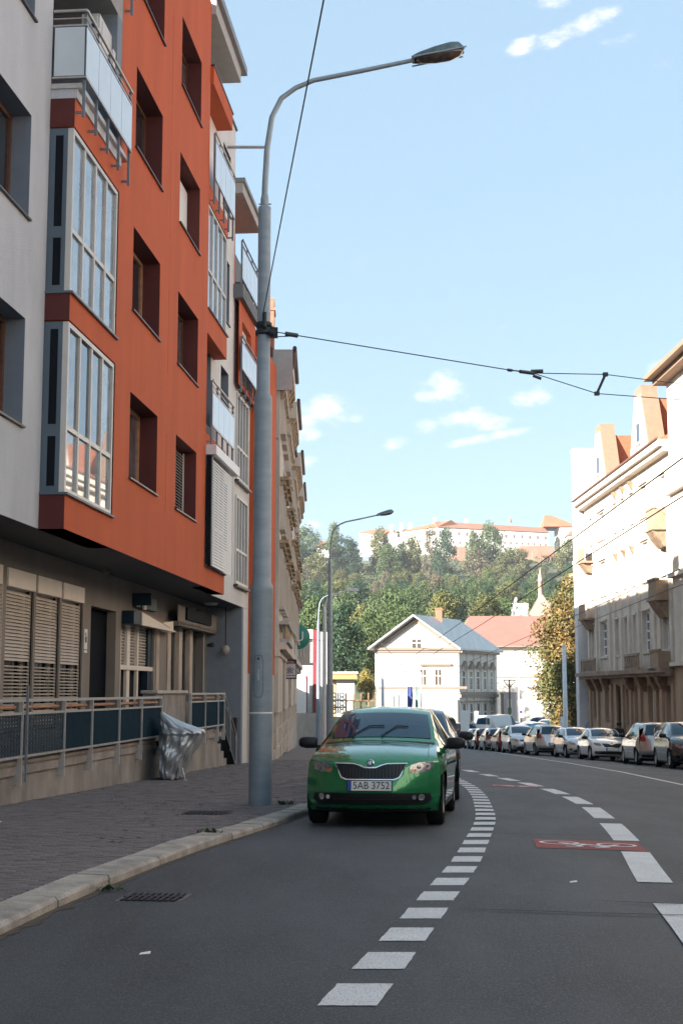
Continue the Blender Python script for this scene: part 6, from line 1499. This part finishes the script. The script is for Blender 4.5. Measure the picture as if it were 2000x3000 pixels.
for (kind,lab,pm,px_,Y,rz) in [('hatch','dark blue car in the sunny car park, red tail lights showing',bluep,1508,120,.35),('hatch','white car in the sunny car park between two dark ones',white_p,1540,125,.35),('hatch','black hatchback in the middle of the sunny car park',blackp,1567,123,.35),('mpv','silver estate in the sunny car park near the tree',silver,1596,128,.35),('mpv','dark car at the right end of the sunny car park',grey_d,1615,132,.35),('hatch','white car left of the dark blue one in the sunny car park',white_p,1478,126,.5),('hatch','pale car right behind the delivery van',lsilver,1462,132,.5),('hatch','red brown car in the back row of the car park',dred,1560,142,.9),('hatch','grey car in the back row of the car park',grey_d,1585,146,.9),('hatch','silver car under the chestnut tree',silver,1640,130,.6)]:
    newcar(kind,lab,pm,at(px_,2100,Y).x,Y,rz,True,group=GL)
newcar('van','large white delivery van lit by the sun at the end of the street',white_p,at(1412,2100,121).x,121,.75,True)
# ================================================================ LAMP POSTS
polem=M('lamp_post_grey',(.255,.30,.34),.5,metal=.15,var=.14,vs=3,bump=.12,bs=14,stretch=(1,1,3))
armm=M('lamp_arm_grey',(.30,.34,.37),.45,metal=.3,var=.1); headm=M('lamp_head_weathered',(.13,.19,.20),.7,var=.5,vs=9); bowl=M('lamp_bowl_brown',(.045,.035,.035),.12,var=.9,vs=7,coat=.6,col2=(.16,.11,.09)); ringm=M('clamp_dark',(.02,.03,.034),.5,metal=.4)
def lamp_head(T,p,ang,s=1,light=headm):
    secs=[(0,-.055,.075,.08),(.10,-.075,.10,.13),(.35,-.07,.14,.165),(.60,-.05,.165,.165),(.72,-.03,.15,.13),(.79,.0,.07,.06)]
    def shell(zlo,zhi):
        mb=MB(); mb.smooth=True; n=12; vs=[]
        for (x,lo,hi,w) in secs:
            for k in range(n+1):
                q=PI*k/n; vs.append((x,w*math.cos(q)*1.0,zlo(lo,hi)+(zhi(lo,hi)-zlo(lo,hi))*math.sin(q)**.6))
        mb.add(vs,[(i*(n+1)+k,i*(n+1)+k+1,(i+1)*(n+1)+k+1,(i+1)*(n+1)+k) for i in range(len(secs)-1) for k in range(n)]); return mb
    top=shell(lambda l,h:0,lambda l,h:h); top.smooth=False; top.add([top.v[k] for k in range(13)],[tuple(range(13))])
    h=top.build('lamp_head',light,T,p,(0,-ang,0)); h.scale=(s,s,s)
    b=MB(); b.smooth=True; n=10; vs=[]
    for (x,d,w) in [(.06,.01,.06),(.14,-.05,.12),(.34,-.085,.14),(.56,-.095,.14),(.70,-.065,.115),(.765,-.01,.05)]:
        for k in range(n+1): q=PI*k/n; vs.append((x,w*math.cos(q),.004+d*math.sin(q)**.8))
    b.add(vs,[(i*(n+1)+k,i*(n+1)+k+1,(i+1)*(n+1)+k+1,(i+1)*(n+1)+k) for i in range(5) for k in range(n)]); b.build('lamp_bowl',bowl,h)
    MB().box(.0,.8,-.168,-.150,-.012,.006).box(.0,.78,.150,.168,-.012,.006).build('rim',armm,h)
    return h
def lamp_post(label,x,y,zb,full=True,dx=0,mt=polem):
    T=thing('street_lamp',label,'street lamp',(x,y,zb))
    z=lambda a: a+.35      # heights measured from the pavement
    segs=[(0,2.72,.165,'pole'),(2.72,5.55,.130,'pole'),(5.55,8.45,.092,'pole')]
    MB().lathe([(.167,-.3),(.165,z(2.68)),(.166,z(2.72)),(.135,z(2.80)),(.131,z(5.50)),(.131,z(5.54)),(.098,z(5.60)),(.094,z(8.40)),(.094,z(8.47)),(.045,z(8.5))],n=28).build('pole',mt,T)
    if full:
        for zz_,r in ((1.08+.0,.168),):
            MB().lathe([(.1655,1.245),(.1685,1.25),(.1685,1.265),(.1655,1.27)],n=28).build('white_band',white,T)
    a0=8.5; dxs=[(0,z(8.45)),(0,z(8.75)),(.03,z(9.4)),(.10,z(9.9)),(.24,z(10.2)),(.46,z(10.37)),(.73,z(10.49)),(1.45,z(10.64)),(2.27,z(10.82))]
    arm=MB().tube([(a,0,b) for a,b in dxs],[.048,.046,.044,.042,.04,.038,.037,.035,.033],12).build('arm',armm if full else mt,T)
    MB().lathe([(.05,z(8.48)),(.062,z(8.5)),(.062,z(8.60)),(.05,z(8.66))],n=14).tube([(-.09,0,z(8.52)),(.1,0,z(8.52))],.012,5).build('collar',armm,T)
    lamp_head(T,(2.25,0,z(10.80)),.20,1.03)
    return T
LP=lamp_post('tall grey curved-arm street lamp at the left kerb, nearest and largest of all',-1.16,19.87,G(-1.16,19.87)+.12)
# service door, sticker, bands on the near post
def on_pole(r,a,z): return (r*math.sin(a),-r*math.cos(a),z)
def pole_patch(a0,a1,z0,z1,r,name,m,parent,n=8):
    mb=MB(); mb.smooth=True; vs=[]
    for i in range(n+1): a=a0+(a1-a0)*i/n; vs+=[on_pole(r,a,z0),on_pole(r,a,z1)]
    return mb.add(vs,[(2*i,2*i+2,2*i+3,2*i+1) for i in range(n)]).build(name,m,parent)
sd_=MB()
pts=[]
for i in range(25):
    q=2*PI*i/24; a=-.18+.42*math.copysign(abs(math.cos(q))**.5,math.cos(q)); zz_=1.78+.30*math.copysign(abs(math.sin(q))**.35,math.sin(q)); pts.append(on_pole(.1655,a,zz_))
sd_.tube(pts,.004,4); dr=sd_.build('service_door',M('door_line_blue',(.05,.08,.11)),LP)
MB().lathe([(.001,-.006),(.016,-.004),(.016,.0)],on_pole(.166,-.18,2.03),8,'y').build('lock',iron,dr); pole_patch(-.30,-.06,1.72,1.88,.1672,'sticker',M('sticker_pale',(.36,.42,.45),.5,var=.3,vs=40),LP)
cz=6.93
cl=MB().lathe([(.105,cz-.10),(.125,cz-.09),(.125,cz-.03),(.108,cz-.02),(.108,cz+.02),(.125,cz+.03),(.125,cz+.09),(.105,cz+.10)],n=20).box(.10,.21,-.04,.04,cz-.13,cz+.02).tube([(.02,-.13,cz),(.02,-.15,cz+.22)],.035,6).tube([(.10,-.10,cz-.08),(.18,-.13,cz-.12)],.05,6).build('clamp',ringm,LP)
p2=at(966,2128,65); lamp_post('second grey street lamp with curved arm, farther along the left kerb',p2.x,65,G(p2.x,65)+.12,False)
p4=at(932,2128,100); lamp_post('faint far street lamp with curved arm left of the second lamp',p4.x,100,G(p4.x,100)+.1,False)
# white pole with short lamp arm
wp=thing('street_lamp','white steel pole with a short lamp arm left of the green car roof','street lamp'); q=at(950,2128,84); wp.location=(q.x,84,G(q.x,84)+.1)
wpole=M('white_pole',(.62,.61,.62),.5,var=.08)
MB().lathe([(.17,0),(.165,3),(.12,3.2),(.115,8.0),(.07,8.6)],n=14).build('pole',wpole,wp); MB().tube([(0,0,8.5),(.15,0,9.0),(.5,0,9.25),(1.5,0,9.55)],.05,8).build('arm',wpole,wp); MB().box(1.4,2.1,-.13,.13,9.5,9.68,.03).build('lamp_head',M('lamp_head_white',(.6,.6,.6),.4),wp)
def pole(label,px_,Y,top,r,mt,zb=None,name='steel_pole',cat='pole'):
    p=at(px_,2100,Y); t=at(px_,top,Y); z=G(p.x,Y) if zb is None else zb
    o=MB().lathe([(r*1.1,-.2),(r,2),(r*.8,t.z-z),(.001,t.z-z+.02)],n=12).build(name,mt,None,(p.x,Y,z)); return tag(o,label,cat)
pole('tall white pole in front of the chestnut tree',1655,108,1890,.19,wpole); pole('shorter white pole left of the tall one by the chestnut',1644,110,2100,.12,wpole); pole('white pole in front of the gabled house left window',1121,125,1918,.15,wpole); pole('thin white pole at the right edge of the gabled house porch',1234,125,1970,.07,wpole); pole('dark traffic pole in front of the grey house base',1155,120,2040,.06,iron); pole('thin dark pole beside the traffic pole',1168,120,2036,.05,iron)
pole('grey pole in front of the pink-roofed building',1521,138,1967,.1,M('pole_grey',(.32,.32,.33),.5))
# old lattice lamp cluster
lc=thing('lattice_mast','brown lattice mast with a row of insulators above the gate lodge','mast'); q=at(1490,2030,141); lc.location=(q.x,140.5,q.z-.2); rustm=M('rusty_brown',(.13,.085,.06),.7)
hgt=at(0,1986,141).z-q.z
MB().tube([(0,0,-3),(0,0,hgt)],.09,6).build('post',rustm,lc); MB().box(-.62,.62,-.05,.05,hgt-.1,hgt).tube([(0,0,hgt*.45),(.6,0,hgt-.1)],.05,5).tube([(0,0,hgt*.45),(-.6,0,hgt-.1)],.05,5).tube([(-.4,0,hgt-.5),(.4,0,hgt-.5)],.04,5).build('crossarm',rustm,lc)
for k in range(7): MB().box(-.55+k*.18-.03,-.55+k*.18+.03,-.03,.03,hgt,hgt+.16).build('insulator',rustm,lc)
# flag on its pole
fl=thing('flag','dark blue flag with a pale star before the white gabled house','flag'); q=at(1193,2012,124); zb=G(q.x,124); fl.location=(q.x,124,0)
MB().tube([(0,0,zb),(0,0,q.z+.1)],.03,6).build('flag_pole',galv,fl)
mb=MB(); mb.smooth=True; nx_,nz_=8,8
for j in range(nz_+1):
    for i in range(nx_+1): u=i/nx_; v=j/nz_; mb.v.append((.03+.50*u*(.75+.4*v*(1-v)*1.5),.10*math.sin(u*7+v*2),q.z-1.8*v-.15*u*v))
mb.f=[[j*(nx_+1)+i,j*(nx_+1)+i+1,(j+1)*(nx_+1)+i+1,(j+1)*(nx_+1)+i] for j in range(nz_) for i in range(nx_)]; mb.m=[0]*len(mb.f); mb.sm=[True]*len(mb.f)
mb.build('cloth',M('flag_blue',(.03,.05,.28),.7),fl)
def star(cx,cz,r): return [(cx+(r if k%2==0 else r*.42)*math.sin(PI*k/5),-.13,cz+(r if k%2==0 else r*.42)*math.cos(PI*k/5)) for k in range(10)]
MB().add(star(.3,q.z-1.0,.12),[tuple(range(10))]).build('star',M('flag_star',(.7,.7,.6),.6),fl)
mb=MB(); q2=at(1216,2012,124)
tag(MB().add([(0,0,0),(.22,.06,-.1),(.26,-.04,-1.9),(.02,.05,-1.85)],[(0,1,2,3)]).add([(0,.01,0),(.22,.07,-.1),(.26,-.03,-1.9),(.02,.06,-1.85)],[(3,2,1,0)]).tube([(.0,0,.05),(0,0,G(q2.x,124)-q2.z)],.03,6).build('banner',M('banner_green',(.25,.36,.31),.7),None,(q2.x,124,q2.z)),'narrow grey green banner right of the blue flag','banner')
# small signs in the far car park
for (px_,py,w,h,Y,c,lab,cat) in [(1361,2112,.75,1.75,118,(.75,.74,.72),'white upright board in front of the shaded house wall','board'),(1395,2105,.35,1.3,122,(.7,.68,.64),'narrow white board beside the upright board','board'),(1526,2088,.5,1.0,136,(.55,.5,.62),'pale poster board with a dark mark below the grey pole','board'),(1526,2060,.6,.7,136.3,(.42,.44,.46),'grey sign on the pole before the pink-roofed building','sign'),(1293,2092,.42,.32,115,(.30,.38,.30),'small green sign behind the green car roof','sign')]:
    p=at(px_,py,Y); t=thing('notice_board' if cat=='board' else 'road_sign',lab,cat,(p.x,Y,p.z))
    MB().box(-w/2,w/2,-.03,.03,-h/2,h/2).build('panel',M('board_%d_%d'%(px_,py),c,.6,var=.1,vs=6),t); MB().tube([(0,.05,-h/2),(0,.05,G(p.x,Y)-p.z)],.03,6).build('post',iron,t)
    if px_==1526 and h==1.0: MB().box(-.16,.1,-.036,-.031,-.05,.2).build('dark_mark',M('navy_mark',(.03,.03,.16)),t)
# ================================================================ OVERHEAD WIRES
wm=M('overhead_wire',(.035,.038,.042),.5,metal=.3); wlight=M('contact_wire',(.11,.095,.09),.5,metal=.3)
def wire(label,pts,r=.011,m=wm,name='overhead_wire',cat='wire',sag=0):
    P=[Vector(p) for p in pts]; out=[]
    for a,b in zip(P,P[1:]):
        L=(b-a).length; n=max(2,int(L/4)) if sag else 2
        for i in range(n): t=i/n; out.append(a.lerp(b,t)-Vector((0,0,sag*4*t*(1-t))))
    out.append(P[-1]); return tag(MB().tube(out,r,5,False).build(name,m),label,cat)
cw_=Vector((-1.16,19.87,G(-1.16,19.87)+.12+6.93))
n1=cw_+Vector((.0,-.15,.2)); t1=at(948,0,11); d=(t1-n1); wire('thin dark stay wire climbing from the lamp post clamp to the picture top',[n1,t1,n1+d*3.4],.008)
SPW=thing('span_wire','dark span wire with insulators and slanting strut right of the lamp post','wire',(0,0,0))
A0=cw_+Vector((.2,-.05,-.06)); A1=at(1490,1084,21.0); A2=at(1560,1093,21.2); U=at(1772,1097,21.8); Lw=at(1747,1153,21.8); U2=at(2000,1126,22.6); L2=at(2000,1172,22.6)
ins=A0.lerp(A1,.06)
sw=MB(); sw.tube([A0,A1],.009,5).tube([A0+Vector((0,0,-.07)),ins+Vector((.12,0,-.02))],.008,5).tube([A1,A2],.012,5).tube([A2,U],.008,5).tube([A2,Lw],.008,5).tube([U,U+(U2-U)*5.2],.008,5).tube([Lw,Lw+(L2-Lw)*5.2],.008,5); sw.build('wire',wm,SPW)
for a,b,r in ((A0.lerp(A1,.035),A0.lerp(A1,.085),.035),(A1.lerp(A2,-.05),A1.lerp(A2,.12),.025),(A1.lerp(A2,.45),A1.lerp(A2,1.05),.03),(A2+Vector((-.03,0,.03)),A2+Vector((.16,0,.035)),.03),(A2+Vector((0,0,-.04)),A2+Vector((.13,0,-.09)),.025)): MB().tube([a,b],r,7).build('insulator',M('insulator_grey',(.05,.06,.065),.5),SPW)
MB().tube([Lw,U],.022,7).build('strut',wm,SPW); MB().box(-.04,.04,-.03,.03,-.03,.03).build('strut_end',wm,SPW,tuple(U)); MB().box(-.04,.04,-.03,.03,-.03,.03).build('strut_end',wm,SPW,tuple(Lw))
TW='trolley wires along the street'
for (x0,lab) in ((5.2,'trolley wire, highest at the right picture edge'),(6.1,'trolley wire, second from the top at the right edge'),(8.9,'trolley wire, third from the top at the right edge'),(9.9,'trolley wire, lowest at the right edge')):
    P=[]
    for Y in (4,14,24,34,44,54,64,76,88,100,112): P.append((x0-.0149*(Y-24)*1.0-max(0,Y-50)*.012,Y,G(x0,Y)+5.35))
    tag(wire(lab,P,.013,wlight,'trolley_wire'),group=TW)
# cross spans hanging from the facades
wire('slack span wire crossing the sandstone facade at third floor height',[at(1735,1582,86),at(1790,1560,60),at(1855,1498,52),at(1920,1488,66)],.012,wlight)
wire('span wire low over the far end of the street',[(-2.6,88,4.6),(3,90,4.4),(9.0,92,3.9),(15.3,94,4.3)],.012,wlight,sag=.2)
wire('wire from the white pole to the gabled house gable',[at(945,1975,84),at(1060,1955,110),at(1225,2000,130)],.014,wlight); wire('slanting thick cable in front of the gabled house',[at(1112,1880,128),at(1165,1935,128),at(1213,2008,126)],.03,wlight)
wire('wire from the far lamp toward the kiosk tree',[at(968,1925,84),at(1100,1940,115),at(1300,1960,128)],.014,wlight)
for k,(px_,py) in enumerate(((1423,1895),(1445,1900))): pass
# ================================================================ COVERED MOTORCYCLE
mc=thing('covered_motorcycle','motorcycle under a crumpled silver cover by the terrace wall','motorcycle'); bx_,by_=-3.36,28.55; mc.location=(bx_,by_,pz(bx_,by_))
cov=M('silver_cover',(.46,.48,.50),.36,metal=.5,bump=.5,bs=9,var=.15,vs=3)
tabz=[(.02,-.40,.02),(.12,-.44,.05),(.25,-.46,.10),(.40,-.455,.17),(.5,-.45,.22),(.62,-.45,.29),(.75,-.45,.35),(.86,-.445,.41),(.94,-.44,.46),(.99,-.435,.43),(1.05,-.43,.27),(1.12,-.425,.11),(1.2,-.42,-.05),(1.27,-.415,-.19),(1.33,-.405,-.30),(1.38,-.38,-.345)]
cm=MB(); cm.smooth=True; NA=120; rr=random.Random(4); zs=[.02+i*(1.36)/80 for i in range(81)]
ph=[rr.uniform(0,6.28) for _ in range(8)]
for z in zs:
    l=interp([(a,b) for a,b,c in tabz],z); r=interp([(a,c) for a,b,c in tabz],z); c=(l+r)/2; a=(r-l)/2
    dy=interp([(0,.75),(.5,.95),(.95,.9),(1.05,.6),(1.2,.35),(1.38,.05)],z); yo=interp([(0,.7),(.9,.75),(1.1,.45),(1.38,.15)],z)
    for k in range(NA):
        q=2*PI*k/NA; cx,cy=math.cos(q),math.sin(q); sx_,sy_=math.copysign(abs(cx)**.75,cx),math.copysign(abs(cy)**.75,cy)
        f=1+.03*math.sin(9*q+z*7+ph[0])+.02*math.sin(15*q-z*17+ph[1])+.008*math.sin(31*q+z*24+ph[4])+.03*math.sin(5*q+z*16+ph[2])+.02*math.sin(23*q+z*9+ph[3])
        if z>1.2: f=1+(f-1)*.5
        cm.v.append((c+a*sx_*f,yo+dy*sy_*f,z+.012*math.sin(11*q+z*9)))
for i in range(80):
    for k in range(NA): cm.f.append([i*NA+k,i*NA+(k+1)%NA,(i+1)*NA+(k+1)%NA,(i+1)*NA+k]); cm.m.append(0); cm.sm.append(True)
cm.f.append([80*NA+k for k in range(NA)]); cm.m.append(0); cm.sm.append(True)
cm.build('cover',cov,mc)
w=MB().lathe([(.001,-.06),(.2,-.06),(.26,-.04),(.26,.04),(.2,.06),(.001,.06)],(-.05,.35,.24),20,'x').build('wheel',tyre,mc); MB().tube([(.10,-.1,.25),(.17,-.16,.0)],.015,6).tube([(.13,-.16,.005),(.21,-.16,.005)],.015,6).build('stand',galv,mc)
# ================================================================ PEDESTRIAN
pd=thing('person','person in a black top seen from behind walking on the right pavement','person'); px0=at(1811,2125,64.5).x
def skin_body(joints,edges,mats,zsplit):
    me=bpy.data.meshes.new('body'); me.from_pydata([j[0] for j in joints],edges,[]); o=bpy.data.objects.new('body',me); C.objects.link(o)
    o.modifiers.new('s','SKIN'); sv=me.skin_vertices[0].data if me.skin_vertices else None
    if sv is None:
        bm=bmesh.new(); bm.from_mesh(me); ly=bm.verts.layers.skin.verify(); bm.to_mesh(me); bm.free(); sv=me.skin_vertices[0].data
    for i,j in enumerate(joints): sv[i].radius=j[1]; sv[i].use_root=(i==0)
    ss=o.modifiers.new('d','SUBSURF'); ss.levels=2; ss.render_levels=2
    dg=bpy.context.evaluated_depsgraph_get(); dg.update(); m2=bpy.data.meshes.new_from_object(o.evaluated_get(dg)); bpy.data.objects.remove(o)
    m2.materials.clear()
    for m in mats: m2.materials.append(m)
    for p in m2.polygons: p.use_smooth=True; p.material_index=zsplit(p.center)
    return m2
J=[((0,0,.95),(.15,.11)),((0,0,1.15),(.14,.10)),((0,-.01,1.36),(.18,.11)),((0,0,1.46),(.06,.06)),((0,.015,1.54),(.05,.055)),((0,.02,1.63),(.078,.095)),((0,.02,1.71),(.06,.075)),
 ((.19,0,1.40),(.06,.06)),((.25,-.02,1.14),(.045,.045)),((.24,.10,.92),(.032,.032)),((.24,.13,.83),(.02,.035)),
 ((-.19,0,1.40),(.06,.06)),((-.25,.02,1.14),(.045,.045)),((-.24,.05,.92),(.032,.032)),((-.24,.07,.83),(.02,.035)),
 ((.09,0,.88),(.09,.09)),((.10,.06,.48),(.06,.06)),((.10,-.02,.09),(.042,.042)),((.11,.12,.04),(.04,.035)),
 ((-.09,0,.88),(.09,.09)),((-.10,.0,.48),(.06,.06)),((-.10,-.16,.11),(.042,.042)),((-.11,-.03,.04),(.04,.035))]
E_=[(0,1),(1,2),(2,3),(3,4),(4,5),(5,6),(2,7),(7,8),(8,9),(9,10),(2,11),(11,12),(12,13),(13,14),(0,15),(15,16),(16,17),(17,18),(0,19),(19,20),(20,21),(21,22)]
skinm=M('skin',(.42,.24,.17),.5); blk=M('black_cloth',(.012,.012,.014),.85); trs=M('dark_trousers',(.03,.033,.045),.85); hairm=M('dark_hair',(.012,.010,.009),.6); shoe=M('dark_shoe',(.02,.02,.02),.6)
bm_=skin_body(J,E_,[blk,trs,skinm,shoe],lambda c: 3 if c.z<.10 else 1 if c.z<.93 and abs(c.x)<.2 else 2 if (c.z>1.47 or (abs(c.x)>.19 and c.z<1.16)) else 0)
link('body',bm_,pd); hm_=MB(); hm_.lathe([(.082,-.07),(.098,-.02),(.10,.04),(.085,.09),(.05,.12),(.001,.128)],(0,-.005,1.65),14).build('hair',hairm,pd)
for sg in (-1,1):
    MB().lathe([(.001,0),(.012,.004),(.010,.008)],(sg*.03,.108,1.64),6,'y').build('eye',M('eye_dark',(.05,.05,.05)),pd)
MB().tube([(0,.11,1.64),(0,.135,1.60)],[.010,.016],6).build('nose',skinm,pd)
for sg in (-1,1): MB().lathe([(.001,-.01),(.025,-.008),(.03,.006),(.001,.012)],(sg*.082,.01,1.62),8,'x').build('ear',skinm,pd)
for sg in (-1,1):
    h=MB()
    for k in range(4): h.tube([(sg*.24,.10+.012*k+(.03 if sg>0 else -.02),.83),(sg*(.238-.004*k),.11+.014*k+(.03 if sg>0 else -.02),.79),(sg*.232,.105+.014*k+(.03 if sg>0 else -.02),.755-.004*abs(k-1.5))],[.009,.008,.006],5)
    h.tube([(sg*.235,.14+(.03 if sg>0 else -.02),.85),(sg*.215,.17+(.03 if sg>0 else -.02),.82),(sg*.21,.175+(.03 if sg>0 else -.02),.79)],[.010,.009,.007],5); h.build('fingers',skinm,pd)
pd.location=(px0,64.5,G(px0,64.5)+(.13 if px0>interp(RKERB,64.5) else 0)); pd.rotation_euler=(0,0,.1)

# ================================================================ AIR
hz_=MB().box(-1560,1560,-80,1760,-6.5,112).mesh('haze',bpy.data.materials.new('haze')); hm2=hz_.materials[0]; hm2.use_nodes=True; nt=hm2.node_tree; nt.nodes.clear(); o_=nt.nodes.new('ShaderNodeOutputMaterial'); v_=nt.nodes.new('ShaderNodeVolumePrincipled'); v_.inputs['Density'].default_value=.00026; v_.inputs['Color'].default_value=(.93,.95,.98,1); v_.inputs['Anisotropy'].default_value=.2; nt.links.new(v_.outputs[0],o_.inputs['Volume'])
tag(link('haze',hz_),kind='stuff')
